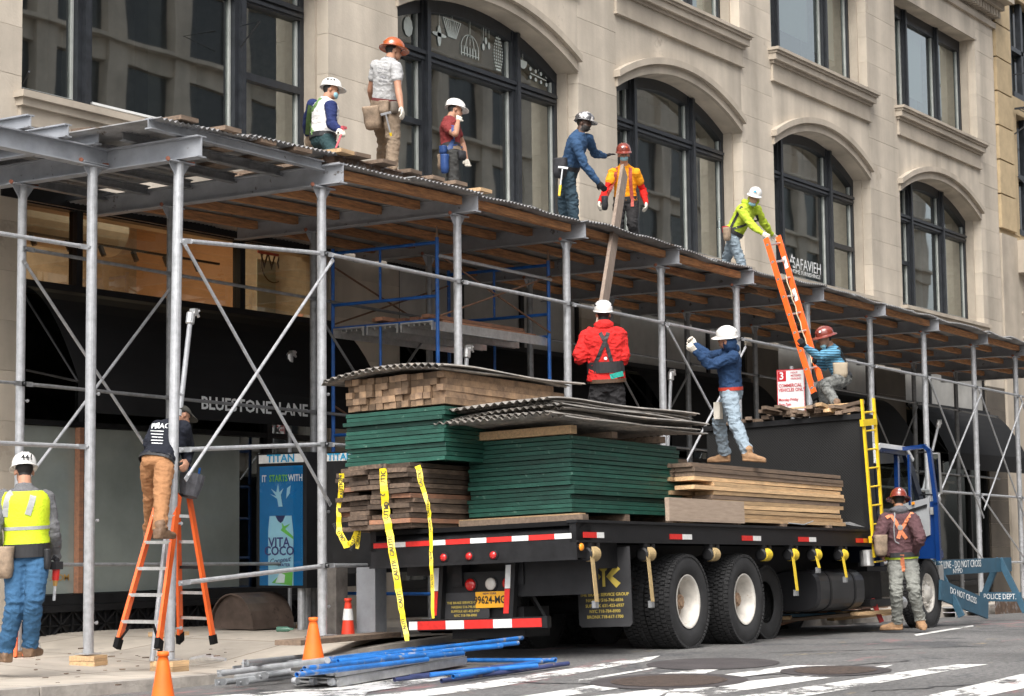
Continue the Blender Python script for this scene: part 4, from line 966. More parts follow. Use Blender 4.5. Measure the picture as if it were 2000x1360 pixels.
# strap winches under the side rail
m_strap = mat('yellow_webbing', (.70,.50,.03), .7, var=.15, scale=30); m_strapt = mat('tan_webbing', (.40,.29,.14), .8, var=.2, scale=30)
for i, x in enumerate((.27,1.44,2.97,4.36,5.13,5.83,6.68)):
    y0 = .01; z0 = .985; o = tb(MB().box(x-.07, x+.07, -.01, .05, 1.04, 1.10).box(x-.065, x-.05, y0-.05, .03, z0-.03, 1.09).box(x+.11, x+.122, y0-.05, .03, z0-.03, 1.09).lathe([(.066,0),(.07,.012),(.05,.022)], 18, (x-.062,y0,z0), (-1,0,0)), 'strap_winch', m_black)
    m_ = m_strap if i > 2 else m_strapt
    build(MB().lathe([(.03,-.045),(.07,-.045),(.074,-.04),(.074,.10),(.07,.105),(.03,.105)], 24, (x,y0,z0), (1,0,0)), 'strap_roll', m_, o, local=True)
    L_ = {0:.46, 1:.48, 4:.42, 5:.16, 6:.28}.get(i, 0)
    if L_:
        xx = x; build(MB().hexa((xx-.05, y0-.07, z0-L_/2), (.035,0,0), (0,.003,0), (.006,.02,L_/2)), 'strap_tail', m_, o, local=True)
        build(MB().box(xx-.085, xx-.02, y0-.09, y0-.05, z0-.06-L_, z0-L_+.01), 'strap_hook', m_zincd, o, local=True)
# bulkhead behind the cab: perforated black plate box
def perf():
    m = mat('perforated_black_plate', (.028,.028,.03), .5, .3, var=.25, scale=3)
    t = m.node_tree; N = t.nodes; Lk = t.links.new; b = N['Principled BSDF']; tc = N['Texture Coordinate']
    mp = N.new('ShaderNodeMapping'); mp.inputs['Rotation'].default_value = (math.radians(45), 0, 0); mp.inputs['Scale'].default_value = (38, 38, 38); Lk(tc.outputs['Object'], mp.inputs[0])
    ck = N.new('ShaderNodeTexVoronoi'); ck.inputs['Randomness'].default_value = 0; ck.inputs['Scale'].default_value = 1; Lk(mp.outputs[0], ck.inputs['Vector'])
    bp = N.new('ShaderNodeBump'); bp.inputs['Strength'].default_value = .45; bp.inputs['Distance'].default_value = .01; Lk(ck.outputs['Distance'], bp.inputs['Height']); Lk(bp.outputs[0], b.inputs['Normal'])
    rr = N.new('ShaderNodeMapRange'); rr.inputs['From Min'].default_value = .2; rr.inputs['From Max'].default_value = .5; rr.inputs['To Min'].default_value = .009; rr.inputs['To Max'].default_value = .020; Lk(ck.outputs['Distance'], rr.inputs[0]); Lk(rr.outputs[0], b.inputs['Base Color'])
    return m
m_perf = perf()
mb = MB(); mb.box(7.92, 8.3, .12, 2.35, 1.31, 1.74); mb.box(7.92, 8.3, .12, 1.05, 1.74, 2.82); mb.box(7.92, 8.3, 1.8, 2.35, 1.74, 2.82); mb.box(7.92, 8.3, 1.05, 1.8, 2.14, 2.82); mb.box(8.1, 8.3, 1.05, 1.8, 1.74, 2.14)
tb(mb, 'bulkhead', m_perf)
mb = MB(); mb.box(7.88, 8.32, .08, 2.38, 2.76, 2.83); mb.box(7.9, 7.92, .1, .14, 1.31, 2.76); tb(mb, 'bulkhead_rim', m_black)
mb = MB()
for i in range(12): mb.beam((7.935,1.05+i*.0625,1.74),(7.935,1.05+i*.0625,2.14),.006,.006,up=(1,0,0))
for i in range(6): mb.beam((7.932,1.05,1.76+i*.07),(7.932,1.8,1.76+i*.07),.006,.006)
tb(mb, 'vent_grille', m_zincd, kind='stuff')
# cab
m_cabw = mat('cab_white', (.62,.63,.64), .3, coat=.4); m_trim = mat('grey_door_trim', (.27,.28,.29), .6)
mb = MB()
prof = [(8.38,.85),(8.38,2.2),(8.45,2.38),(8.6,2.46),(9.6,2.46),(9.85,2.3),(10.35,1.6),(10.4,.95),(10.3,.85)]
for y0, y1 in ((.14,.20),(2.3,2.36)):
    if y0 > 1: mb.prism(prof, (0,y0,0), (1,0,0), (0,0,1), (0,y1-y0,0))
# street side wall with the door opening left open: rear pillar, roof rail, front pillar
mb.prism([(8.38,.85),(8.38,2.2),(8.45,2.38),(8.52,2.40),(8.52,.85)], (0,.14,0), (1,0,0), (0,0,1), (0,.06,0)); mb.prism([(8.52,2.36),(8.52,2.44),(9.7,2.44),(9.6,2.36)], (0,.14,0), (1,0,0), (0,0,1), (0,.06,0)); mb.prism([(9.6,2.36),(9.75,2.4),(10.35,1.6),(10.4,.95),(10.2,.95),(10.2,1.55)], (0,.14,0), (1,0,0), (0,0,1), (0,.06,0))
mb.box(8.38, 8.44, .14, 2.36, .85, 2.2)
tb(mb, 'cab_body', mat('cab_dark_blue', (.006,.012,.035), .3, coat=.4))
mb = MB(); mb.prism([(8.36,2.2),(8.43,2.40),(8.6,2.48),(9.62,2.48),(9.87,2.32),(9.82,2.28),(9.6,2.42),(8.62,2.42),(8.47,2.35),(8.41,2.2)], (0,.12,0), (1,0,0), (0,0,1), (0,2.26,0)); tb(mb, 'cab_roof', m_cabw)
mb = MB(); mb.box(8.5,9.1,.3,1.0,1.1,1.35); mb.box(8.5,8.65,.3,1.0,1.3,2.05); mb.box(9.8,10.2,.25,2.2,1.0,1.65); tb(mb, 'cab_interior', m_trim)
tb(MB().box(8.4, 10.3, .22, 2.3, .84, .86), 'cab_floor', m_blackm)
mb = MB(); mb.prism([(9.88,2.28),(9.9,2.26),(10.33,1.62),(10.31,1.64)], (0,.24,0), (1,0,0), (0,0,1), (0,2.0,0)); tb(mb, 'windscreen', m_pane2)
tb(MB().add([(9.35,.02,.95),(10.55,.02,.95),(10.55,.02,1.06),(9.35,.02,1.06),(9.35,.3,.98),(10.55,.3,.98),(10.55,.3,1.06),(9.35,.3,1.06)],[(0,1,2,3),(3,2,6,7),(0,3,7,4),(1,5,6,2),(0,4,5,1)]), 'wheel_arch', m_cabblue)
tb(MB().box(10.4, 10.6, .05, 2.4, .45, .85), 'front_bumper', m_alu)
# open door, swung out across the line of sight
dx = 9.45
def dq(px, py): return tat(px, py, 'x', dx)
P = [dq(1751,890), dq(1756,878), dq(1806,872), dq(1815,880), dq(1829,985), dq(1834,1092), dq(1756,1090)]
c0 = [(p.y, p.z) for p in P]
door = thing('cab_door', None, None); bpy.data.objects.remove(door)
def band(pts, w, th, m, nm, par):
    mb = MB()
    for i in range(len(pts)-1):
        a_, b_ = Vector((dx,)+pts[i]), Vector((dx,)+pts[i+1]); d_ = (b_-a_).normalized(); mb.beam(a_-d_*w*.4, b_+d_*w*.4, th, w, up=Vector((1,0,0)).cross(d_))
    return build(mb, nm, m, par, local=True)
yl, yr = c0[0][0], c0[4][0]
mb = MB(); beltz = dq(1790,985).z
yb0, yb1 = dq(1752,985).y, dq(1829,985).y
mb.prism([(yb0,beltz),(yb1,beltz+.03),(c0[5][0],c0[5][1]),(c0[6][0],c0[6][1])], (dx,0,0), (0,1,0), (0,0,1), (.06,0,0))
o = build(mb, 'cab_door', m_cabblue, truck, local=True)
band([c0[6], c0[0], c0[1], c0[2], c0[3], c0[4], c0[5]], .055, .07, m_cabblue, 'door_frame', o)
pa = dq(1775,890); band([(pa.y, pa.z), (dq(1778,985).y, beltz)], .03, .05, m_cabblue, 'quarter_bar', o)
q = [dq(1762,985), dq(1816,972), dq(1818,1045), dq(1800,1052), dq(1764,1050)]
build(MB().prism([(p.y,p.z) for p in q], (dx-.025,0,0), (0,1,0), (0,0,1), (.03,0,0)), 'door_trim', m_trim, o, local=True)
q = [dq(1764,1000), dq(1812,985), dq(1812,990), dq(1764,1006)]; build(MB().prism([(p.y,p.z) for p in q], (dx-.05,0,0), (0,1,0), (0,0,1), (.03,0,0)), 'arm_rest', m_black, o, local=True)
q = dq(1786, 983); build(MB().box(dx-.06, dx-.04, q.y-.02, q.y+.02, q.z-.02, q.z+.015), 'door_handle', m_amber, o, local=True)
q = dq(1822,998); build(MB().box(dx-.045, dx-.03, q.y-.02, q.y+.025, q.z-.05, q.z+.05), 'door_latch', m_alu, o, local=True)
q = [dq(1757,900), dq(1806,893), dq(1814,975), dq(1758,980)]; build(MB().add([(dx+.02,p.y,p.z) for p in q], [(0,1,2,3)]), 'door_glass', glass('clear_glass', (.86,.9,.9), .02), o, local=True)
# mirror on its arm
mx = 10.1
def mq(px, py): return tat(px, py, 'x', mx)
a_, b_ = mq(1826,885), mq(1826,965)
m = build(MB().hexa((a_+b_)/2, (.05,0,0), (0,.075,0), (0,0,(a_.z-b_.z)/2)), 'mirror', m_alu, truck, local=True)
build(MB().box(mx-.055, mx-.051, a_.y-.06, a_.y+.06, b_.z+.02, a_.z-.02), 'mirror_glass', mat('mirror_glass', (.35,.37,.33), .03, 1.0), m, local=True)
q = mq(1831,962); build(MB().lathe([(.06,0),(.075,.03),(.06,.06)], 16, (mx-.05,q.y,q.z-.1), (-1,0,0)), 'spot_mirror', m_alu, m, local=True)
build(MB().pipe([(mx,a_.y+.02,a_.z+.02),(mx,.15,a_.z+.02)], .012, 6).pipe([(mx,b_.y,b_.z-.01),(mx,.15,b_.z)], .012, 6), 'mirror_arm', m_black, m, local=True)
# ================================================================ the load
def tl_thing(mb, name, m, M=None, **k): return build(mb, name, m, M=TM @ (M or Matrix.Identity(4)), **k)
def tinst(me, name, M, **k): return inst(me, name, TM @ M, **k)
T_ = Matrix.Translation
# green hoarding panels
def panel_mesh():
    mb = MB(); L, Wd, t = 2.44, 1.22, .016
    mb.box(0, L, 0, Wd, .024, .022+t)
    for a in ((0,L,0,.04),(0,L,Wd-.04,Wd),(0,.04,.04,Wd-.04),(L-.04,L,.04,Wd-.04),(L/2-.02,L/2+.02,.04,Wd-.04)): mb.box(*a, 0, .0235)
    return mb.mesh('plywood_panel', m_green)
pm = panel_mesh()
for stack, (x0, y0, z0, n, pos, grp) in enumerate(((.74,.45,1.425,17,'nearer the street','green panels in the stack nearer the street'), (.02,1.47,1.985,12,'over the dark planks','green panels in the stack over the dark planks'))):
    for i in range(n):
        M = T_((x0+R_.uniform(-.028,.028), y0+R_.uniform(-.022,.022), z0+i*.0457)) @ Matrix.Rotation(R_.uniform(-.008,.008), 4, 'Z')
        lb = {0:'bottom green painted panel of the stack ', n-1:'topmost green painted panel of the stack '}.get(i, 'green painted panel within the stack ')+pos
        tinst(pm, 'plywood_panel', M, label=lb, cat='panel', group=grp)
# dunnage
def dun(x0, x1, y0, y1, z0, z1, m, lb, rot=0.0, nm='dunnage_timber'):
    mb = MB().box(-(x1-x0)/2, (x1-x0)/2, -(y1-y0)/2, (y1-y0)/2, 0, z1-z0); tl_thing(mb, nm, m, T_(((x0+x1)/2,(y0+y1)/2,z0)) @ Matrix.Rotation(rot, 4, 'Z'), label=lb, cat='timber')
dun(.66,.78,.32,1.75,1.312,1.405,m_woodl,'pale timber across the bed under the rear edge of the green stack'); dun(.30,.42,.10,1.5,1.312,1.375,m_wood,'weathered timber lying on the rear edge of the truck bed',.03)
dun(1.85,1.95,.44,1.7,1.312,1.42,m_wood,'short timber under the middle of the green stack'); dun(2.85,2.95,.44,1.7,1.312,1.42,m_wood,'short timber under the front of the green stack')
dun(.68,.80,.40,1.7,2.206,2.29,m_woodl,'pale timber on the rear top edge of the green stack',.01); dun(1.55,1.67,.40,1.6,2.206,2.27,m_wood,'brown timber between green stack and corrugated sheets, middle one'); dun(2.6,2.74,.38,1.6,2.206,2.275,m_wood,'brown timber between green stack and corrugated sheets, front one')
# dark planks hanging over the kerb side
rr = random.Random(5); me_p = [MB().box(0, L, -.12, .12, 0, .044).mesh('plank', m_woodd) for L in (2.4, 2.5, 2.6)]; me_o = MB().box(0, 2.5, -.12, .12, 0, .044).mesh('plank', m_woodr)
for c in range(4):
    yc = 1.875+c*.25
    for r in range(13):
        if rr.random() < .06 and 0 < r < 12: continue
        if c < 1 and r > 12: continue
        xo = -.22 + (.16 if c == 3 else 0) + rr.uniform(-.05,.07); rd = rr.random() < .12
        M = T_((xo, yc+rr.uniform(-.012,.012), 1.315+r*.0505+rr.uniform(0,.003))) @ Matrix.Rotation(rr.uniform(-.012,.012), 4, 'Z') @ Matrix.Rotation(rr.uniform(-.03,.03), 4, 'X')
        lb = ('reddish cut' if rd else 'dark weathered')+' plank in the '+('column' if True else '')+' '+['nearest the green panels','second from the green panels','third from the green panels','farthest out over the kerb'][c]+' under the left green stack'
        tinst(me_o if rd else me_p[rr.randrange(3)], 'plank', M, label=lb, cat='plank', group=lb)
# timbers on top of the left green stack
me_t = [MB().box(0, L, -.040, .040, 0, .064).mesh('timber', m_timber) for L in (2.2, 2.3, 2.35)]
for r in range(5):
    for c in range(14):
        M = T_((.02+rr.uniform(-.03,.04), 1.50+c*.0865+rr.uniform(-.003,.003), 2.548+r*.0665)) @ Matrix.Rotation(rr.uniform(-.01,.01), 4, 'Z')
        lb = ['bottom','second','third','fourth','top'][r]+' row timber with sawn end in the stack on the left green panels'
        tinst(me_t[rr.randrange(3)], 'timber', M, label=lb, cat='timber', group=lb)
# light planks at the middle of the bed
me_l = [MB().box(0, L, -.12, .12, 0, .0445).mesh('plank', m_woodl) for L in (3.75, 3.85, 4.3)]; me_w = [MB().box(0, L, -.12, .12, 0, .0445).mesh('plank', m_wood) for L in (3.75, 4.3)]
for r in range(13):
    for c in range(3):
        wz = r > 9; old = (r in (12, 11, 10)) or rr.random() < .10
        lg = r > 8 or rr.random() < .12; x0 = (2.88 if lg else 3.40) + rr.uniform(-.06,.08)
        M = T_((x0, .27+c*.25+rr.uniform(-.014,.014), 1.36+r*.0488)) @ Matrix.Rotation(rr.uniform(-.005,.005), 4, 'Z') @ Matrix.Rotation(rr.uniform(-.002,.002), 4, 'Y')
        pos = ['street side','middle','inner'][c]
        lb = ('grey weathered' if old else 'pale sawn')+' plank, '+pos+' column of the long plank stack below the blue hoodie worker'
        tinst((me_w[1] if lg else me_w[0]) if old else (me_l[2] if lg else me_l[rr.randrange(2)]), 'plank', M, label=lb, cat='plank', group=lb)
dun(2.14,4.03,.07,.118,1.338,1.585,mat('greyed_pine', (.44,.34,.26), .85, c2=(.33,.25,.19), scale=4, stretch=(1,10,10), bump=.25),'wide weathered board on edge leaning against the pale plank stack',nm='wide_board')
for x in (3.9, 5.2, 6.6): dun(x,x+.09,.1,1.0,1.312,1.357,m_wood,'small timber under the pale plank stack, '+{3.9:'rear one',5.2:'middle one',6.6:'front one'}[x])
for i in range(5): dun(2.85,3.5,.5+.26*i,.72+.26*i,2.02+.0*i,2.065,m_wood,'short board on the rear end of the plank stack, '+['nearest the street','second inward','third inward','fourth inward','nearest the kerb'][i])
# crumpled metal strap and scrap on the bed
mb = MB(); mb.pipe([tat(1540,1022,'y',.06),tat(1570,1025,'y',.05),tat(1588,1018,'y',.03)], .008, 5); tl_thing(mb, 'steel_band', m_alu, label='bent steel band sticking out under the pale plank stack', cat='steel band')
mb = MB(); a_, b_ = tat(1660,1026,'y',.12), tat(1690,1030,'y',.10); mb.add([a_, b_, b_+Vector((0,.3,.04)), a_+Vector((.05,.35,.06)), (a_+b_)/2+Vector((0,.1,.06))], [(0,1,4),(1,2,4),(2,3,4),(3,0,4)]); tl_thing(mb, 'sheet_scrap', m_alu, label='crumpled shiny sheet scrap at the front corner of the truck bed', cat='scrap')
# corrugated sheets: corrugation runs lengthwise
def sheetx(x0, x1, y0, y1, z, nm, m, seed, curl=0.0, bow=0.0, tilt=0.0, yaw=0.0, lift=0.0, **k):
    mb = MB(); r_ = random.Random(seed); pitch = .085; n = int((y1-y0)/pitch*6); nx = 14; ph = r_.random()*6; vs = []
    for lay in (0, 1):
        for i in range(nx+1):
            u = i/nx; x = x0+(x1-x0)*u
            for j in range(n+1):
                v = j/n; y = y0+(y1-y0)*v
                zz = z+.015*math.sin(2*math.pi*(y-y0)/pitch)+bow*(1-(2*v-1)**2)+tilt*v+curl*max(0,(.25-u)/.25)**2*(.4+.6*v)+.012*math.sin(u*7+ph)+lift*u-(.0025 if lay else 0)
                vs.append((x+yaw*v+.03*math.sin(ph+v*3)*(1 if i == 0 else 0), y+.02*math.sin(u*4+ph), zz))
    L_ = (nx+1)*(n+1); fs = [(i*(n+1)+j, i*(n+1)+j+1, (i+1)*(n+1)+j+1, (i+1)*(n+1)+j) for i in range(nx) for j in range(n)]
    fs += [tuple(L_+q for q in f[::-1]) for f in fs]; fs += [(j, j+1, L_+j+1, L_+j) for j in range(n)] + [(i*(n+1), (i+1)*(n+1), L_+(i+1)*(n+1), L_+i*(n+1)) for i in range(nx)]
    mb.add(vs, fs); return tl_thing(mb, nm, m, **k)
for i in range(9):
    lb = 'dark corrugated steel sheet within the pile on the green panels' if 0 < i < 8 else ('bottom' if i == 0 else 'uppermost')+' corrugated steel sheet of the pile on the green panels'
    sheetx(.15+R_.uniform(-.14,.22), 3.40+R_.uniform(-.15,.15), .28+R_.uniform(-.12,.1), 1.6+R_.uniform(-.1,.1), 2.325+i*.027, 'corrugated_sheet', m_corr, i, curl=R_.uniform(-.10,.05), bow=R_.uniform(-.01,.04), lift=R_.uniform(-.02,.02), label=lb, cat='corrugated sheet', group=lb)
for i in range(2):
    lb = ['lower','upper'][i]+' corrugated sheet bowed over the sawn timbers on the left'
    sheetx(-.16-.05*i, 2.45+.2*i, 1.36-.05*i, 2.86-.06*i, 2.895+.02*i, 'corrugated_sheet', m_corr, 30+i, curl=-.03, bow=.07, tilt=-.02, label=lb, cat='corrugated sheet')
# small timbers heaped on the bulkhead
for i in range(26):
    u = R_.random(); y = .35+1.75*u; hgt = .16*math.sin(math.pi*min(1,(u+.15)))*R_.random()
    L = R_.uniform(.35,.8); md = m_woodl if R_.random() < .18 else m_wood
    M = T_((8.05+R_.uniform(-.12,.12), y, 2.835+hgt)) @ Matrix.Rotation(R_.uniform(-.5,.5)+(1.3 if R_.random()<.3 else 0), 4, 'Z') @ Matrix.Rotation(R_.uniform(-.12,.12), 4, 'Y')
    lb = ('pale cut' if md is m_woodl else 'weathered short')+' timber in the loose heap on top of the black bulkhead'
    tl_thing(MB().box(-L/2, L/2, -.045, .045, 0, .045), 'timber_offcut', md, M, label=lb, cat='timber', group=lb)
dun(8.05,8.12,.30,1.5,2.98,3.0,m_woodl,'thin pale batten lying on the heap beside the striped shirt worker',.05)
# ================================================================ yellow access ladder hung on the truck
lad = thing('yellow_ladder', 'narrow yellow steel ladder hooked on the side of the truck bed behind the cab', 'ladder', M=TM)
def lq(px, py, x): return tat(px, py, 'y', -.12)
A0, A1 = tat(1683,780,'y',-.10), tat(1708,1089,'y',-.10); B0, B1 = tat(1706,778,'y',-.10), tat(1728,1086,'y',-.10)
for a_, b_ in ((A0,A1),(B0,B1)): build(MB().beam(a_, b_, .03, .045, up=(1,0,0)), 'side_rail', m_yellow, lad, local=True)
for i in range(9):
    t = .085+i*.118; build(MB().tube(A0.lerp(A1,t), B0.lerp(B1,t), .012, 8), 'rung', m_yellow, lad, local=True)
for t, e in ((.15,.07),(.885,.09)):
    a_, b_ = A0.lerp(A1,t), B0.lerp(B1,t); d_ = (b_-a_).normalized(); build(MB().beam(a_-d_*e, b_+d_*.01, .05, .085, up=(0,0,1)), 'hook_plate', m_yellow, lad, local=True)
# ================================================================ things on the pavement and in the street
# ---- orange stepladder
sl = thing('stepladder', 'orange fibreglass stepladder with aluminium treads beneath the worker in the dark sweatshirt', 'ladder', tuple(walk_at(320, 1262)))
FL, FR, RR, RL_ = [walk_at(*p) for p in ((228,1266),(309,1268),(418,1258),(352,1254))]
cen = (FL+FR+RR+RL_)/4; tc_ = at(358, 968, 'y', cen.y); ud = (FR-FL).normalized()
TL, TR = at(312, 968, 'y', (FL.y*.3+cen.y*.7)), at(349, 968, 'y', (FR.y*.3+cen.y*.7)); TQ, TS = at(346, 966, 'y', cen.y+.06), at(369, 968, 'y', cen.y+.06)
fwd = ((RL_+RR)/2-(FL+FR)/2).normalized()
for a_, b_, nm in ((FL,TL,'front_rail'),(FR,TR,'front_rail'),(RL_,TQ,'rear_rail'),(RR,TS,'rear_rail')):
    o = build(MB().beam(a_, b_, .028, .085, up=fwd), nm, m_orange, sl)
    build(MB().beam(a_-Vector((0,0,.002)), a_.lerp(b_,.06), .045, .10, up=fwd), 'rubber_foot', m_blackm, sl)
for i in range(5):
    t = .17+i*.172; a_, b_ = FL.lerp(TL,t), FR.lerp(TR,t); build(MB().beam(a_, b_, .09, .03), 'tread', m_alu, sl)
    if i in (0,): 
        for p_, q_ in ((FL,a_.lerp(b_,.25)),(FR,b_.lerp(a_,.25))): build(MB().beam(p_.lerp(TL if p_ is FL else TR,.04), q_, .02, .02), 'knee_brace', m_blackm, sl)
    a_, b_ = RL_.lerp(TQ,t), RR.lerp(TS,t); build(MB().beam(a_, b_, .012, .03), 'rear_bar', m_alu if i != 2 else m_black, sl)
build(MB().beam(TL.lerp(TQ,.4), TR.lerp(TS,.8), .16, .03), 'ladder_top', m_black, sl)
# bucket bag on its top
bp = at(374, 940, 'y', tc_.y-.05); bk = thing('tool_bucket', 'grey tool bucket bag with wrench handles on top of the orange stepladder', 'tool bucket', tuple(bp))
mb = MB(); mb.lathe([(.085,-.16),(.12,-.02),(.125,.06),(.10,.06),(.09,0)], 14, bp, (.25,0,1)); build(mb, 'bucket', mat('grey_canvas', (.09,.09,.10), .85, var=.3, scale=20), bk)
for i in range(6):
    q = bp+Vector((.10*math.cos(i),.06*math.sin(i*1.7),.05)); build(MB().pipe([q, q+Vector((.02*math.cos(i*2),0,.08+.04*(i%3)))], .012, 6), 'tool_handle', (m_blue, m_zincd, m_black)[i%3], bk)
# ---- traffic cones
def cone(p, h, r0, lbl, base=True, white=False, sc=1.0):
    t = thing('traffic_cone', lbl, 'traffic cone', tuple(p))
    prof = [(r0, .03), (r0*.9, .10)] + [(r0*.9+(.032-r0*.9)*i/8, .10+(h-.10)*i/8) for i in range(1, 8)] + [(.032, h-.012), (.04, h-.01), (.04, h+.02), (.03, h+.022), (.026, h-.05)]
    build(MB().lathe(prof, 28, p, cap=False), 'cone_body', mat('cone_red', (.75,.05,.02), .5, var=.07) if white else m_cone, t, smooth=True)
    if base: build(MB().loft([MB().ring(Vector(p)+Vector((0,0,z)), (r0*1.55*k,0,0), (0,r0*1.55*k,0), 28, 4) for z, k in ((0,1),(.03,1),(.045,.8))]), 'cone_base', mat('cone_base_black', (.06,.055,.05), .8, var=.3), t)
    if white:
        c = MB(); z0, z1 = h*.48, h*.78; f = lambda z: r0*.9+(.032-r0*.9)*(z-.10)/(h-.10)+.004; c.lathe([(f(z0), z0), (f(z1), z1)], 28, p, cap=False); build(c, 'reflective_collar', m_white, t, smooth=True)
p = at(318, 1372, 'y', 12.0); h = 0
q = road_at(318, 1408); cone(q, .45, .10, 'orange traffic cone at the bottom edge in front of the nearest shed post')
cone(walk_at(680, 1247), .40, .075, 'red traffic cone with white collar between the grey steel posts', white=True)
# ---- two aluminium planks stacked, cone on them
def gz(p, dz): return Vector((p.x, p.y, hroad(p.x, p.y)+dz))
a0, a1 = road_at(662, 1344), road_at(912, 1301)
dirp = (a1-a0); dirp.z = 0; Lp = dirp.length; dirp.normalize(); sdp = Vector((-dirp.y, dirp.x, 0))
for i in range(2):
    z = .01+i*.082; off = sdp*(.02*i); lb = ['lower','upper'][i]+' aluminium scaffold plank lying in the street behind the pipes'
    th_ = thing('scaffold_plank', lb, 'scaffold plank', tuple(gz(a0, z)))
    A, B = gz(a0, z+.035)+off, gz(a1, z+.05)+off; w = .48
    build(MB().hexa((A+B)/2+sdp*w/2+Vector((0,0,.034)), (B-A)/2, sdp*w/2, (0,0,.005)), 'deck', m_alu, th_)
    for s_ in (0, w-.03): build(MB().hexa((A+B)/2+sdp*(s_+.012), (B-A)/2, sdp*.012, (0,0,.035)), 'side_beam', m_alu, th_)
    for j in (0, 1): 
        e_ = A if j == 0 else B; build(MB().hexa(e_+sdp*w/2, dirp*.008, sdp*w/2, (0,0,.008)), 'end_beam', m_alu, th_)
    for j in range(3):
        c = A-dirp*.05+sdp*(.05+j*.19); build(MB().tube(c-sdp*.022+Vector((0,0,.01)), c+sdp*.022+Vector((0,0,.01)), .030, 14).hexa(c+dirp*.04, dirp*.05, sdp*.018, (0,0,.022)), 'hook', m_zinc, th_)
pc = road_at(612, 1309, .165)
cone(pc, .43, .105, 'orange traffic cone standing on the aluminium scaffold planks')
# ---- loose tubes
def tube_thing(pa, pb, ha, hb, r, m, lbl, grp=None, nm='scaffold_tube', flat=False, hole=True):
    A, B = surf_at(pa[0], pa[1], ha+r), surf_at(pb[0], pb[1], hb+r); d_ = (B-A).normalized(); u = d_.orthogonal().normalized(); v = d_.cross(u)
    mb = MB(); 
    if hole:
        mb.loft([mb.ring(A+d_*.06,u*r*.8,v*r*.8,12), mb.ring(A,u*r*.8,v*r*.8,12), mb.ring(A,u*r,v*r,12), mb.ring(B,u*r,v*r,12), mb.ring(B,u*r*.8,v*r*.8,12), mb.ring(B-d_*.06,u*r*.8,v*r*.8,12)])
    else: mb.tube(A+d_*.12, B, r, 12); mb.beam(A, A+d_*.14, .012, r*2.3); mb.tube(A+d_*.04-Vector((0,.02,0)), A+d_*.04+Vector((0,.02,0)), .012, 6)
    build(mb, nm, m, label=lbl, cat='tube', group=grp)
m_zincl = mat('dusty_zinc', (.30,.31,.32), .5, .3, var=.2, scale=10, rnd=.15)
gb, gs, gl = 'blue tubes in the upper pile behind the planks', 'silver brace tubes piled by the kerb', 'dark blue tubes in the lower pile on the crosswalk'
for pa, pb, ha, hb in (((600,1298),(1020,1246),.20,.24),((604,1304),(905,1276),.20,.20),((595,1306),(862,1276),.22,.21),((605,1300),(1012,1256),.18,.20),((620,1290),(950,1255),.18,.2),((580,1318),(835,1288),.20,.20),((640,1288),(900,1256),.18,.18),((660,1292),(980,1262),.22,.22),((590,1312),(770,1284),.2,.2)):
    tube_thing(pa, pb, ha, hb, .021, m_blue2, 'bright blue worn steel tube in the upper pile in the street', gb)
m_dblue = mat('dull_blue_pipe', (.045,.06,.16), .5, var=.3, scale=6, spots=(9,.58,(.22,.17,.15)), rnd=.2)
for pa, pb, ha, hb, m_ in (((862,1330),(1110,1296),0,.0,m_dblue),((885,1322),(1085,1288),.04,.03,m_blue2),((770,1328),(1060,1292),0,.02,m_dblue),((905,1290),(1085,1290),.02,.05,m_blue2),((840,1318),(1050,1300),.03,.04,m_blue2),((800,1322),(985,1302),.0,.0,m_dblue)):
    tube_thing(pa, pb, ha, hb, .021, m_, ('dull purple blue' if m_ is m_dblue else 'pale blue')+' steel tube in the lower pile on the crosswalk', ('dull ' if m_ is m_dblue else 'pale ')+gl)
for i, (pa, pb, ha, hb) in enumerate((((425,1316),(640,1290),.02,.06),((455,1308),(700,1280),.06,.08),((480,1300),(740,1270),.05,.06),((420,1334),(580,1316),0,.0),((462,1334),(600,1316),.02,.04),((500,1322),(640,1300),.06,.1),((475,1296),(660,1276),.02,.04),((430,1326),(560,1310),.0,.02))):
    tube_thing(pa, pb, ha, hb, .027, m_zincl, 'silver brace tube with flattened end in the pile by the kerb', gs, nm='brace_tube', hole=False)
tube_thing((910,1262),(1050,1250),.0,.0,.02,m_blackm,'dark tube lying in the shadow under the truck tail')
# plank and scrap on the kerb behind the pipes
a_, b_ = walk_at(562,1262), walk_at(760,1245); build(MB().beam(a_+Vector((0,0,.03)), b_+Vector((0,0,.03)), .28, .05), 'plank', m_wood, label='long weathered plank lying along the kerb behind the pipes', cat='plank')
a_, b_ = walk_at(375,1296), walk_at(440,1293)
mb = MB(); mb.pipe([a_+Vector((0,0,.03)), a_.lerp(b_,.5)+Vector((0,0,.05)), b_+Vector((0,0,.02))], [.03,.035,.015], 8); build(mb, 'crumpled_sleeve', m_alu, label='crumpled metal scrap on the pavement right of the orange cone', cat='scrap')
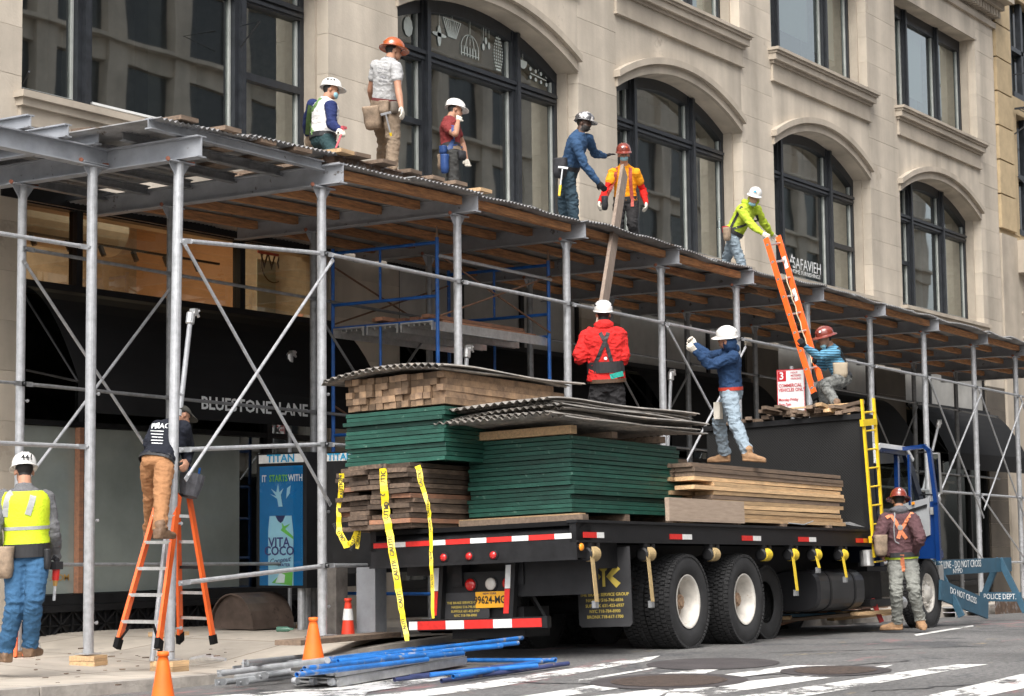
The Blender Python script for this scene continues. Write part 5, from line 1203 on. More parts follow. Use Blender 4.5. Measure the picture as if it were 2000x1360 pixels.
# ---- advertising panels
m_adblue = mat('poster_blue', (.006,.19,.46), .25, var=.12, scale=2, coat=.4); m_pale = mat('poster_pale_blue', (.38,.66,.78), .35, var=.05); m_pgreen = mat('poster_green', (.18,.55,.10), .35); m_navy = mat('poster_navy', (.03,.04,.14), .35); m_poster_w = mat('poster_white', (.75,.8,.82), .35)
def adpanel(px0, px1, py0, py1, X, poster, lbl):
    p0, p1 = at(px0, py1, 'x', X), at(px1, py1, 'x', X); z1 = at(px1, py0, 'x', X).z; z0 = p1.z; ya, yb = p1.y, p0.y    # ya nearer
    t = thing('advertising_panel', lbl, 'advertising panel', (X, (ya+yb)/2, hwalk(X, ya)))
    build(MB().box(X, X+.95, ya-.04, yb+.04, z0-.03, z1+.02), 'cabinet', m_black, t)
    w = yb-ya; H = z1-z0
    Yv = Vector((0,-1,0)); Zv = Vector((0,0,1)); o = lambda u, v: Vector((X-.003, yb-u*w, z0+v*H))
    def rect(u0, u1, v0, v1, m, nm, d=0.0): a = o(u0,v0); b = o(u1,v1); return build(MB().box(X-.004-d-.002, X-.004-d, b.y, a.y, a.z, b.z), nm, m, t)
    rect(0,1,.935,1,m_white,'header')
    text('TITAN', .12*H/1.45, o(.5,.967)+Vector((-.006,0,0)), Yv, Zv, mat('titan_blue', (.01,.30,.55), .4), t, 'header_lettering', bold=.02, sx=1.15)
    if poster:
        rect(.02,.98,.0,.91,m_adblue,'poster')
        tx = [('IT', .13, m_poster_w), ('STARTS', .45, m_pgreen), ('WITH', .83, m_poster_w)]
        for s_, u, m_ in tx: text(s_, .105*H/1.45, o(u,.815)+Vector((-.009,0,0)), Yv, Zv, m_, t, 'poster_text', bold=.02, sx=.74)
        k = lambda pts, m_, nm, d=.003: build(MB().prism([(a*w, b*H) for a, b in pts], o(0,0)+Vector((-.006-d,0,0)), Yv, Zv, (-.0006,0,0)), nm, m_, t)
        k([(.22,0),(.78,0),(.78,.40),(.74,.53),(.60,.53),(.55,.49),(.5,.475),(.44,.49),(.38,.53),(.25,.53),(.22,.42)], m_pale, 'poster_carton')
        k([(.38,.53),(.60,.53),(.55,.49),(.5,.475),(.44,.49)], m_navy, 'poster_neck', .004)
        k([(.40,.535),(.58,.535),(.56,.60),(.42,.60)], m_adblue, 'poster_spout', .0045)
        for pts in ([(.45,.60),(.54,.60),(.50,.69),(.56,.74),(.47,.71),(.44,.78),(.40,.71),(.28,.74),(.40,.68),(.26,.70),(.42,.66)], [(.62,.66),(.70,.70),(.72,.76),(.64,.74)]): k(pts, m_pale, 'poster_splash')
        k([(.5,.42),(.78,.35),(.78,.37),(.6,.43),(.72,.47),(.58,.45),(.52,.48),(.54,.44)], m_pgreen, 'poster_palm', .005)
        k([(.30,.02),(.75,.0),(.77,.10),(.6,.13),(.45,.07)], m_pgreen, 'poster_leaves', .005); k([(.38,.02),(.58,.02),(.60,.08),(.48,.10)], m_poster_w, 'poster_coconut', .0055)
        text('VITA', .15*H/1.45, o(.47,.325)+Vector((-.012,0,0)), Yv, Zv, m_navy, t, 'poster_text', bold=.015, sx=.95)
        text('COCO', .14*H/1.45, o(.47,.26)+Vector((-.012,0,0)), Yv, Zv, m_navy, t, 'poster_text', bold=.02, sx=1.0)
        text('Coconut', .085*H/1.45, o(.48,.19)+Vector((-.012,0,0)), Vector((0,-1,.12)), Zv, m_navy, t, 'poster_text', shear=.4, bold=.004)
        text('WATER', .05*H/1.45, o(.58,.155)+Vector((-.012,0,0)), Yv, Zv, m_navy, t, 'poster_text', bold=.015)
        build(MB().add([o(0,0)+Vector((-.016,0,0)),o(1,0)+Vector((-.016,0,0)),o(1,.915)+Vector((-.016,0,0)),o(0,.915)+Vector((-.016,0,0))],[(0,1,2,3)]), 'cover_pane', glass('poster_cover', (.95,.96,.96), .0), t)
    return t, X, ya, yb, z0
t1, X1, ya, yb, z0 = adpanel(506, 594, 886, 1144, 18.5, True, 'tall advertising panel with a bright blue poster under a white header')
for yy in (ya+.28, ya+.12): g = hwalk(X1, yy); build(MB().tube((X1+.1+.3*(yy>ya+.2),yy,g),(X1+.1+.3*(yy>ya+.2),yy,z0),.048,12), 'support_tube', m_zinc, t1)
t2, X2, ya2, yb2, z02 = adpanel(633, 700, 884, 1115, 18.0, False, 'black telephone kiosk with white header half hidden behind the lumber')
for px in (650, 726):
    p = walk_at(px, 1244); x, y = p.x, p.y; zt = at(px, 1108, 'y', y).z
    for q_ in ((x-.01,x+.01,y-.1,y+.1),(x-.10,x+.10,y-.115,y-.095),(x-.10,x+.10,y+.095,y+.115)): pass
    o = build(MB().box(x-.10, x+.10, y-.125, y+.125, p.z, zt), 'steel_column', m_beam if px > 700 else mat('stained_column', (.17,.155,.14), .7, .2, var=.35, scale=6), t2)
    build(MB().box(x-.14, x+.14, y-.17, y+.17, p.z, p.z+.03), 'column_foot', m_zinc, t2)
pk = walk_at(700, 1244); build(MB().box(pk.x+.2, pk.x+1.2, pk.y-.35, pk.y+.5, zt-.02, zt+.65), 'kiosk_box', m_black, t2)
# ---- drum, bottle, sack
p = walk_at(462, 1232); mb = MB(); n = 12; prof = [(math.cos(math.pi*i/n)*.34, math.sin(math.pi*i/n)*.42+.02) for i in range(n+1)]
U = Vector((0,-1,0)); W_ = Vector((.75,0,0)); base = Vector((p.x-.1, p.y, p.z))
outer = [(x, z) for x, z in prof]; inner = [(x*.96, z*.96) for x, z in prof][::-1]
mb.prism([(x*.95, z*.95) for x, z in prof], base+Vector((.05,0,0)), U, (0,0,1), W_*.9); mb.prism(outer+inner, base, U, (0,0,1), W_); build(mb, 'metal_hood', mat('brown_rusted_sheet', (.11,.08,.065), .55, .4, var=.35, scale=3, spots=(4,.6,(.045,.035,.03))), label='curved brown metal hood lying on the pavement before the shop base', cat='metal hood')
p = walk_at(541, 1235); build(MB().lathe([(.03,0),(.032,.01),(.032,.13),(.012,.17),(.012,.2)], 12, p+Vector((0,0,.033)), (.3,-.9,0)), 'plastic_bottle', mat('green_plastic', (.10,.22,.16), .2), smooth=True, label='small green plastic bottle lying on the pavement below the advertising panel', cat='bottle')
mb = MB(); c = walk_at(870, 1236)
for i in range(9):
    a = R_.uniform(0,6); mb.loft([mb.ring(c+Vector((.22*math.cos(a),.22*math.sin(a),z)), (r,0,0), (0,r*.7,0), 10) for z, r in ((0,.08),(.05,.16),(.10,.13),(.14,.03))])
build(mb, 'cable_heap', m_blackm, label='heap of black hoses and sacking behind the truck bumper', cat='cable heap')
rr3 = random.Random(21)
for i in range(46):
    px, py = rr3.uniform(60, 480), rr3.uniform(1265, 1340)
    if px > 330 and py > 1300: continue
    p = walk_at(px, py) ; s_ = rr3.uniform(.004,.014)
    build(MB().hexa(p+Vector((0,0,s_*.5)), (s_*2,s_*rr3.uniform(-.8,.8),0), (0,s_,0), (0,0,s_*.4)), 'wood_chip', m_woodd if i % 3 else m_wood, label='small dark wood chip lying on the pale pavement', cat='wood chip', group='wood chips on the pavement')
# ---- caution tape hanging from the dark planks
def tape(path, w, lbl, word_at):
    """path: (px, py, truck x) down the middle of the tape"""
    w = w if isinstance(w, (list, tuple)) else [w]*len(path); P2, W2_ = [], []; rt = random.Random(len(lbl))
    for i in range(len(path)-1):
        for j in range(4):
            t = j/4; P2.append(tuple(path[i][c_]*(1-t)+path[i+1][c_]*t + (rt.uniform(-.9,.9) if c_ == 0 else 0) for c_ in range(3))); W2_.append((w[i]*(1-t)+w[i+1]*t)*rt.uniform(.84,1.0))
    P2.append(path[-1]); W2_.append(w[-1]*.8); path, w = P2, W2_
    pts = [TM @ tat(px, py, 'x', X+.010*math.sin(k_*1.3)) for k_, (px, py, X) in enumerate(path)]; n = len(pts); mb = MB(); A, B = [], []
    ww = w
    for i, p in enumerate(pts):
        d_ = (pts[min(i+1,n-1)]-pts[max(i-1,0)]).normalized(); sd = d_.cross(ray(path[i][0], path[i][1])).normalized()*ww[i]/2
        A.append(p-sd); B.append(p+sd)
    mb.strip(A, B, (.0012, 0, 0)); o = build(mb, 'caution_tape', m_tape, label=lbl, cat='caution tape')
    for t in word_at:
        f = t*(n-1); i = min(int(f), n-2); p = pts[i].lerp(pts[i+1], f-i); d_ = (pts[i+1]-pts[i]).normalized(); sd = d_.cross(ray(path[i][0],path[i][1])).normalized()
        nrm = d_.cross(sd); lw = ww[i]*.95; sd = -sd
        c = text('CAUTION', lw*.98, p - (nrm if nrm.dot(ray(path[i][0],path[i][1])) > 0 else -nrm)*.006, -d_, sd if True else -sd, m_ink, None, 'tape_lettering', bold=.015, sx=1.05, lift=0.0)
        c.parent = o; c.matrix_parent_inverse = Matrix.Translation(-o.location)
tape([(748,915,-.27),(750,960,-.27),(755,1010,-.25),(764,1060,-.28),(770,1100,-.3),(778,1150,-.32),(786,1200,-.33),(795,1252,-.35)], [.075,.078,.08,.08,.078,.07,.06,.05], 'long yellow caution tape hanging straight down from the dark planks to the pipes', (.07,.26,.43,.59,.75,.9))
tape([(816,910,-.25),(822,940,-.26),(836,985,-.27),(840,1020,-.27),(842,1080,-.28),(844,1130,-.29),(846,1208,-.30)], [.06,.06,.04,.035,.035,.035,.03], 'narrow twisted yellow caution tape hanging beside the license plate', (.12,.36,.52,.68,.84))
tape([(667,925,-.11),(666,955,-.1),(661,1000,-.1),(663,1040,-.12),(676,1066,-.14),(690,1058,-.14),(697,1032,-.12)], [.06,.06,.045,.065,.07,.05,.05], 'looped yellow caution tape at the outer corner of the dark planks', (.15,.5,.85))
tape([(700,1030,-.05),(699,1050,-.05),(697,1072,-.05)], [.05,.05,.04], 'short yellow caution tape end below the outer dark planks', (.4,))
# ---- parking sign
sx_ = 26.4; p0, p1 = at(1517,724,'x',sx_), at(1571,720,'x',sx_); b0, b1 = at(1518,792,'x',sx_), at(1573,792,'x',sx_)
sg = thing('parking_sign', 'white and red commercial vehicles parking sign on a pole behind the black bulkhead', 'sign', (sx_, p1.y, hwalk(sx_, YK)))
ym = (p0.y+p1.y)/2; zt = p1.z; zb = zt-.62; w = (p0.y-p1.y)
build(MB().tube((sx_+.04,ym,hwalk(sx_,YK)),(sx_+.04,ym,zt+.05),.03,10), 'sign_pole', m_zincd, sg)
build(MB().box(sx_, sx_+.006, ym-w/2, ym+w/2, zb, zt), 'sign_plate', m_whitep, sg)
m_sred = mat('sign_red', (.50,.02,.03), .45); Yv, Zv = Vector((0,-1,0)), Vector((0,0,1))
mb = MB()
for y0_, y1_, z0_, z1_ in ((-w/2,w/2,zt-.014,zt),(-w/2,w/2,zb,zb+.012),(-w/2,-w/2+.012,zb+.012,zt-.014),(w/2-.012,w/2,zb+.012,zt-.014)): mb.box(sx_-.003, sx_-.001, ym+y0_, ym+y1_, z0_, z1_)
mb.box(sx_-.003, sx_-.001, ym+w/2-.016-w*.30, ym+w/2-.016, zt-.17, zt-.02); build(mb, 'sign_border', m_sred, sg)
text('3', .15, (sx_-.004, ym+w*.32, zt-.095), Yv, Zv, m_whitep, sg, 'sign_text', bold=.02)
for i, s_ in enumerate(('HOUR','METERED','PARKING')): text(s_, .04, (sx_-.001, ym-w*.0, zt-.05-.045*i), Yv, Zv, m_sred, sg, 'sign_text', bold=.01, align='LEFT')
for i, (s_, z_) in enumerate((('COMMERCIAL',.235),('VEHICLES ONLY',.30),('Monday-Friday',.44),('8am-7pm',.51))): text(s_, .068 if i < 2 else .06, (sx_-.001, ym+w*.44, zt-z_), Yv, Zv, m_sred, sg, 'sign_text', bold=.02, align='LEFT', sx=.86)
# ---- board handed up
rb0, rb1 = at(1172,640,'y',12.35), at(1219,334,'y',13.6)
d_ = (rb1-rb0).normalized(); lo_ = rb0-d_*.35
build(MB().beam(lo_, rb1, .045, .21, up=(1,.3,0)), 'plank', mat('grey_brown_board', (.30,.235,.19), .85, c2=(.20,.15,.115), scale=5, stretch=(4,4,1), bump=.2), label='long grey brown board passed up from the truck to the deck workers', cat='plank')
# ---- orange extension ladder
el = thing('extension_ladder', 'orange fibreglass extension ladder leaning from the bulkhead to the shed deck', 'ladder', tuple(at(1600,779,'y',12.0)))
lb_, lt_ = at(1593,778,'y',11.75), at(1496,466,'y',12.86); rb_, rt_ = at(1612,772,'y',11.75), at(1520,462,'y',12.86)
nn = (lt_-lb_).cross(rb_-lb_).normalized()
xd = (rt_-lt_).normalized()
for a_, b_ in ((lb_,lt_),(rb_,rt_)):
    build(MB().beam(a_, b_, .028, .085, up=nn), 'ladder_rail', m_orange, el)
    build(MB().beam(a_-(b_-a_).normalized()*.02, a_+(b_-a_).normalized()*.08, .05, .1, up=nn), 'ladder_shoe', m_blackm, el)
for i in range(9):
    t = .06+i*.112; a_, b_ = lb_.lerp(lt_,t), rb_.lerp(rt_,t); build(MB().tube(a_-xd*.02, b_+xd*.02, .016, 10), 'rung', m_alu, el)
    build(MB().tube(a_-xd*.018, a_-xd*.012, .026, 12), 'rung_plate', m_alu, el)
for t in (.62, .83): a_ = rb_.lerp(rt_,t); build(MB().hexa(a_-nn*0-xd*.016, xd*.002, nn*.03, (rt_-rb_).normalized()*.11), 'ladder_label', m_whitep, el)
a_, b_ = lb_.lerp(lt_,.07), rb_.lerp(rt_,.07); build(MB().beam(a_-xd*.03-nn*.05, b_+xd*.03-nn*.05, .01, .07, up=(0,0,1)), 'ladder_band', m_alu, el)
mb = MB(); pts = [lb_.lerp(lt_,t)*(1-.5)+rb_.lerp(rt_,t)*.5+Vector((.02*math.sin(t*60),-.03,0)) for t in [.2+.05*i for i in range(12)]]; build(mb.pipe(pts, .008, 6), 'haul_rope', mat('rope', (.55,.45,.3), .9), el)
# ---- police barricades and steel on the far pavement
bc = thing('barricade', 'blue wooden police barricade standing at the kerb beyond the truck', 'barricade', tuple(walk_at(1900, 1200)))
XB = walk_at(1905,1200); yb_ = XB.y
def bq(px, py, y=None): return at(px, py, 'y', yb_ if y is None else y)
q = [bq(1838,1093), bq(1968,1092), bq(1968,1112), bq(1838,1126)]
z_t, z_b = bq(1900,1092).z, bq(1900,1120).z; x0_, x1_ = bq(1830,1100).x, bq(1972,1100).x
build(MB().box(x0_-.3, x1_, yb_-.03, yb_+.03, z_b, z_t), 'rail_board', m_pb, bc)
text('POLICE LINE - DO NOT CROSS', .15, (bq(1836,1101).x+.55, yb_-.032, z_b+(z_t-z_b)*.66), (1,0,0), (0,0,1), m_whitep, bc, 'board_lettering', sx=1.0)
text('NYPD', .10, (bq(1866,1114).x, yb_-.032, z_b+(z_t-z_b)*.22), (1,0,0), (0,0,1), m_whitep, bc, 'board_lettering', sx=1.5)
for px in (1952,): 
    tz = bq(px,1095)
    for dy in (-.38, .38): 
        e_ = bq(px, 1180); build(MB().beam((tz.x, yb_, tz.z+.03), (tz.x, yb_+dy, hwalk(tz.x, yb_)+.01), .09, .05, up=(1,0,0)), 'trestle_leg', m_pb, bc)
    build(MB().box(tz.x-.03, tz.x+.03, yb_-.32, yb_+.32, hwalk(tz.x,yb_)+.17, hwalk(tz.x,yb_)+.31), 'trestle_bar', m_pb, bc)
    text('POLICE DEPT.', .12, (tz.x-.034, yb_, hwalk(tz.x,yb_)+.24), (0,-1,0), (0,0,1), m_whitep, bc, 'board_lettering', sx=.7)
x_ = x0_-.1; 
for dy in (-.38, .38): build(MB().beam((x_, yb_, z_t), (x_, yb_+dy, hwalk(x_, yb_)+.01), .09, .05, up=(1,0,0)), 'trestle_leg', m_pb, bc)
fa, fb = bq(1836,1152,yb_-.25), bq(1928,1190,yb_-.25)
fbm = thing('fallen_board', 'blue police board tilted down with one end on the pavement', 'board', tuple(fb)); build(MB().beam(fa, fb, .04, .28), 'board', m_pb, fbm)
dd = (fb-fa).normalized(); text('DO NOT CROSS', .13, fa.lerp(fb,.45)+Vector((0,-.024,.04)), dd, dd.cross(Vector((0,1,0)))*-1 if dd.cross(Vector((0,1,0))).z < 0 else dd.cross(Vector((0,1,0))), m_whitep, fbm, 'board_lettering', sx=1.1)
for (pa, pb, w, h, m_, lb) in (((1855,1222),(1885,1200),.22,.16,m_alu,'short bright steel channel piece on the kerb nearest the front wheel'),((1900,1222),(1935,1200),.22,.14,m_alu,'second bright steel channel piece on the kerb'),((1940,1218),(2060,1196),.1,.26,m_rust,'long brown steel beam on the kerb at the right edge')):
    a_, b_ = at(pa[0],pa[1],'y',YK-.25), at(pb[0],pb[1],'y',YK-.25); b_.y = YK-.25+(.25 if w > .2 else .0); a_.z = hroad(a_.x,a_.y); b_.z = hroad(b_.x, b_.y)
    mb = MB(); u = Vector((0,0,h/2)); mb.beam(a_+u, b_+u, w, .012); mb.beam(a_+u*2, b_+u*2, w, .012) if w > .2 else None; mb.beam(a_+u-Vector((0,w/2,0)), b_+u-Vector((0,w/2,0)), .012, h)
    build(mb, 'steel_channel', m_, label=lb, cat='steel channel')
# ---- lumber debris on the kerb under the truck
for i in range(34):
    px, py = R_.uniform(1560, 1745), R_.uniform(1194, 1219); p = walk_at(px, py); L = R_.uniform(.5,2.0); md = (m_wood, m_woodl, m_woodr)[i % 3] if i % 7 else m_pb
    M = T_((p.x, p.y+.2, hwalk(p.x, p.y)+.02+R_.uniform(0,.10))) @ Matrix.Rotation(R_.uniform(-.5,.5), 4, 'Z') @ Matrix.Rotation(R_.uniform(-.06,.06), 4, 'Y')
    lb = {id(m_wood):'grey scrap board', id(m_woodl):'pale scrap board', id(m_woodr):'reddish scrap board', id(m_pb):'blue scrap board'}[id(md)]+' in the litter on the pavement seen beneath the truck'
    build(MB().box(-L/2, L/2, -.06, .06, 0, .04), 'scrap_board', md, M=M, label=lb, cat='board', group=lb)
a_ = walk_at(1722,1215); build(MB().beam(a_, a_+Vector((-.06,.1,.30)), .05, .06), 'red_stand', mat('stand_red', (.45,.02,.02), .4), label='red metal stand leaning on the pavement left of the man at the cab', cat='stand')
for px in (1300, 1100):
    pass
# folded orange ladder behind the man in the yellow vest
a_ = walk_at(30,1284); fl = thing('folded_ladder', 'folded orange ladder behind the legs of the man in the yellow vest', 'ladder', tuple(a_))
for dx_, m_ in ((0, m_orange), (.12, m_orange)): build(MB().beam(a_+Vector((dx_,0,0)), a_+Vector((dx_+.06,.05,.42)), .03, .09), 'ladder_rail', m_, fl)
b_ = walk_at(80,1280); build(MB().tube(b_, b_+Vector((-.10,.1,.45)), .02, 8), 'ladder_leg', m_alu, fl)

tq = at(116, 1129, 'y', YF+.09); text('.COM', .105, (tq.x, YF+.09, tq.z), (1,0,0), (0,0,1), mat('gold_window_print', (.42,.24,.06), .6), bld, 'window_lettering', bold=.01, sx=1.2)
# ================================================================ people
def cloth(name, c, var=.16, **k): return mat(name, c, .88, var=var*.6, scale=9, bump=.35, bscale=70, spec=.2, **k)
m_skin = mat('skin_tan', (.40,.21,.135), .55, var=.08, scale=20, spec=.35); m_skind = mat('skin_dark', (.075,.04,.027), .5, var=.1, scale=20)
m_skinl = mat('skin_light', (.50,.29,.21), .55, var=.08, scale=20, spec=.35)
m_hair = mat('black_hair', (.012,.010,.009), .7, var=.4, scale=40); m_denim = cloth('denim_blue', (.04,.105,.20), .16); m_denl = cloth('denim_pale', (.25,.31,.36), .16)
m_glove = cloth('white_work_glove', (.62,.58,.50), .12); m_gloveb = cloth('black_work_glove', (.025,.025,.028)); m_gloved = mat('red_palm', (.5,.05,.04), .6)
m_tan = cloth('tan_duck_trousers', (.34,.17,.08)); m_khaki = cloth('khaki_work_trousers', (.23,.175,.125)); m_blackt = cloth('black_trousers', (.024,.023,.024), .4); m_greyt = cloth('grey_green_trousers', (.22,.225,.205), .1); m_navyt = cloth('slate_trousers', (.045,.075,.10), .2); m_camo = mat('camouflage_cloth', (.025,.028,.028), .9, c2=(.26,.265,.25), scale=11, spec=.2, bump=.3)
m_boot = mat('brown_leather_boot', (.16,.095,.055), .65, var=.3, scale=20, bump=.2); m_boott = mat('tan_suede_boot', (.30,.175,.09), .8, var=.25, scale=20, bump=.2)
m_belt = mat('dark_belt', (.02,.02,.022), .6, var=.3, scale=20); m_leather = mat('tool_leather', (.27,.20,.14), .85, var=.35, scale=9, bump=.35, bscale=40); m_pouchb = mat('black_nylon_pouch', (.025,.025,.03), .75, var=.5, scale=14, spots=(18,.68,(.3,.3,.3)))
m_maskb = mat('pale_blue_mask', (.28,.52,.60), .8, var=.06)
def hatm(name, c, spots=None): return mat(name, c, .22, coat=.6, var=.06, scale=12, spots=spots)
m_hw = hatm('white_hard_hat', (.74,.73,.70)); m_ho = hatm('orange_brown_hard_hat', (.42,.09,.02), (9,.66,(.6,.5,.4))); m_hr = hatm('dark_red_hard_hat', (.20,.035,.022), (10,.70,(.5,.4,.3))); m_hb = hatm('stickered_hard_hat', (.05,.05,.055), (9,.52,(.55,.53,.52)))
def ell(mb, c, a, b, d, mi, n=12):
    c, a, b, d = Vector(c), Vector(a), Vector(b), Vector(d); rings = []
    for k in range(9):
        t = -1+2*k/8; s_ = math.sqrt(max(.0004, 1-t*t)); rings.append(mb.ring(c+d*t*.999, a*s_, b*s_, n))
    mb.loft(rings, mi)
def limb(mb, pts, rad, mi, n=12, ex=None):
    pts = [Vector(p) for p in pts]; a = None; rings = []
    d0 = (pts[1]-pts[0]).normalized(); d1 = (pts[-1]-pts[-2]).normalized()
    P = [pts[0]-d0*rad[0]*.6]+pts+[pts[-1]+d1*rad[-1]*.6]; Rr = [rad[0]*.55]+list(rad)+[rad[-1]*.55]
    for k, p in enumerate(P):
        d = (P[min(k+1,len(P)-1)]-P[max(k-1,0)]).normalized(); a = (ex.copy() if ex else d.orthogonal()) if a is None else a
        a = (a-d*a.dot(d)).normalized(); rings.append(mb.ring(p, a*Rr[k], d.cross(a)*Rr[k], n))
    mb.loft(rings, mi)
REG = ['skin','hair','shirt','sleeve','forearm','trousers','boot','glove','mask','shin','collar','palm']
class Person: pass
def hand(mb, W_, d, n_, H, mi, curl=.5, side=1, spread=.12):
    """palm, four bent fingers and a thumb; d = direction of the hand, n_ = palm normal"""
    d = d.normalized(); n_ = (n_-d*n_.dot(d)).normalized(); s_ = d.cross(n_)*side; u = H
    c = W_+d*.026*u
    mb.loft([mb.ring(W_+d*t*u, s_*w*u, n_*h*u, 12, 2.6) for t, w, h in ((-.006,.012,.011),(.004,.0175,.0125),(.022,.0235,.0125),(.042,.0245,.0115),(.05,.020,.009))], mi)
    for k, (L, o) in enumerate(((.040,-.0175),(.046,-.006),(.043,.006),(.034,.0165))):
        b = W_+d*.046*u+s_*o*u*1.05; r = .0062*u; q = b; a = curl*.5; pts = [b-d*.01*u, b]
        for f in (.45,.32,.26):
            dd = d*math.cos(a)+n_*math.sin(a)+s_*spread*(o/.02)*.5; q = q+dd.normalized()*L*f*u; pts.append(q); a += curl*.75
        limb(mb, pts, [r*1.05,r*1.05,r,r*.95,r*.8], mi, 8)
    b = W_+d*.012*u-s_*.017*u; dd = (d*.65-s_*.65+n_*.35*curl).normalized(); q = b+dd*.024*u; q2 = q+(d*.9-s_*.15+n_*.5*curl).normalized()*.022*u
    limb(mb, [W_+d*.004*u, b, q, q2], [.010*u,.0085*u,.0068*u,.0056*u], mi, 8)
def camd(v): return dvec(*v)
def person(label, H, Y, J, face, look, mats, hat, bulk=1.0, axis='y', hatkind='cap', headtilt=None, group=None, hips=None, curl=(.5,.5), mask=False, hood=None, boots=.155, loose=1.0, toes=None, fold=.009, seat=None, palm=None, headscale=1.0, nohatlow=0.0):
    pr = Person(); u = H
    f = camd(face); up = Vector((0,0,1))
    Pv = at(J['pel'][0], J['pel'][1], axis, Y)
    def rj(P, key, L): p = J[key]; return reach(P, p[0], p[1], L*u, p[2] if len(p) > 2 else 1)
    N = rj(Pv, 'neck', .285); HD = rj(N, 'head', .105); sp = (N-Pv).normalized()
    r = f.cross(sp).normalized(); f = sp.cross(r).normalized()
    hr = (camd(hips).cross(up)).normalized() if hips else (r-up*r.z).normalized()
    hf = up.cross(hr)
    sh = N - sp*.035*u
    SR = reach(sh, J['sR'][0], J['sR'][1], .108*u, J['sR'][2]) if 'sR' in J else sh+r*.108*u
    SL = reach(sh, J['sL'][0], J['sL'][1], .108*u, J['sL'][2]) if 'sL' in J else sh-r*.108*u
    ER, EL = rj(SR,'eR',.175), rj(SL,'eL',.175); WR, WL = rj(ER,'wR',.150), rj(EL,'wL',.150)
    HR, HL = Pv+hr*.052*u-sp*.0, Pv-hr*.052*u
    KR, KL = rj(HR,'kR',.245), rj(HL,'kL',.245); AR, AL = rj(KR,'aR',.235), rj(KL,'aL',.235)
    mb = MB(); S_, T_r, K_, B_, G_ = 2, 5, 0, 6, 7; b = bulk
    # trunk
    def rg(t, hw, hd, fo=0.0, q=2.4):
        c = Pv.lerp(N, t) + f*fo*u; w = max(0, min(1, (t)/.6)); rx = (hr*(1-w)+r*w).normalized(); fx = rx.cross(sp)*-1
        fx = (f-rx*f.dot(rx)).normalized(); return mb.ring(c, rx*hw*u, fx*hd*u, 16, q)
    mb.loft([rg(-.16,.060,.050), rg(-.10,.088,.066), rg(.02,.098,.074), rg(.13,.095,.070)], T_r)
    mb.loft([rg(.06,.097*b,.072*b), rg(.18,.092*b,.068*b), rg(.34,.089*b,.067*b,.003), rg(.55,.098*b,.072*b,.006), rg(.74,.106*b,.072*b,.004), rg(.86,.098*b,.062*b), rg(.94,.070*b,.048*b,-.003), rg(1.0,.044,.040,-.004), rg(1.03,.036,.036,-.002)], S_)
    # arms
    for S0, E0, W0 in ((SR,ER,WR),(SL,EL,WL)):
        ell(mb, S0.lerp(E0,.03), r*.040*u*b, f*.041*u*b, sp*.042*u*b, 3)
        slv = mats.get('sleeve_len', 1.0)   # how far down the upper arm the sleeve reaches
        kb = b*loose
        if slv >= 1: limb(mb, [S0, S0.lerp(E0,.5), E0], [.038*u*kb,.034*u*kb,.029*u*kb], 3)
        else:
            limb(mb, [S0, S0.lerp(E0,.35), E0], [.030*u,.027*u,.023*u], 4); limb(mb, [S0, S0.lerp(E0,slv*.6), S0.lerp(E0,slv)], [.038*u*b,.037*u*b,.036*u*b], 3)
        limb(mb, [E0, E0.lerp(W0,.3), E0.lerp(W0,.8), W0], ([.0285*u*kb,.029*u*kb,.0215*u*kb,.019*u*kb] if mats.get('forearm') is not mats.get('skin') else [.024*u,.0245*u,.0175*u,.015*u]), 4)
    for key, W0, E0, sd in (('hR',WR,ER,1),('hL',WL,EL,-1)):
        tip = rj(W0, key, .09) if key in J else W0+(W0-E0).normalized(); d = (tip-W0)
        pn = camd(J['n'+key]) if ('n'+key) in J else (hf*-1 if False else r*(-1 if sd > 0 else 1))
        hand(mb, W0, d, pn, u, 7, curl[0 if sd > 0 else 1], sd)
    # legs
    for H0, K0, A0 in ((HR,KR,AR),(HL,KL,AL)):
        lz = loose; m_ = H0.lerp(K0,.5)
        limb(mb, [H0, H0.lerp(K0,.25), m_, K0], [.054*u,.053*u*lz,.047*u*lz,.040*u*lz], 5, 14)
        limb(mb, [K0, K0.lerp(A0,.3), K0.lerp(A0,.7), A0.lerp(K0,.02)], [.039*u*lz,.039*u*lz,.035*u*lz,.034*u*lz], 5, 14)
    tz = toes or (face, face)
    for A0, tv in ((AR,tz[0]),(AL,tz[1])):
        td = camd(tv) if len(tv) == 3 else Vector(tv[:3]); td = (td-up*td.z*.8).normalized(); sd = td.cross(up).normalized()
        limb(mb, [A0+up*.03*u, A0-up*.018*u], [.031*u,.033*u], 6)
        base = A0-up*.045*u
        prof = [(-.036,.022,.034,.030),(-.027,.029,.044,.040),(.01,.031,.050,.042),(.04,.032,.042,.034),(.07,.034,.032,.027),(.10,.031,.027,.022),(.118,.022,.020,.017),(.124,.012,.012,.012)]
        k = boots/.155; mb.loft([mb.ring(base+td*t*u*k+up*h2*.62*u, sd*w*u, up*h*.62*u, 12, 2.8) for t, w, h, h2 in prof], 6)
        mb.loft([mb.ring(base+td*t*u*k+up*.0*u, sd*w*u, up*.008*u, 12, 2.8) for t, w in ((-.036,.022),(-.02,.029),(.05,.032),(.1,.029),(.124,.014))], 6)
    # neck and head
    lk = camd(look); hu = (HD-N).normalized(); hu = (hu*.35+sp*.25+up*.5).normalized() if headtilt is None else camd(headtilt)
    lk = (lk-hu*lk.dot(hu)).normalized(); hx = lk.cross(hu).normalized(); hs_ = u*headscale
    limb(mb, [N-sp*.02*u, HD-hu*.02*u-lk*.012*u], [.034*u,.031*u], 0)
    L3 = lambda x, y, z: HD+hx*x*hs_+lk*y*hs_+hu*z*hs_
    ell(mb, L3(0,-.006,.014), hx*.0435*hs_, lk*.054*hs_, hu*.052*hs_, 0, 16)
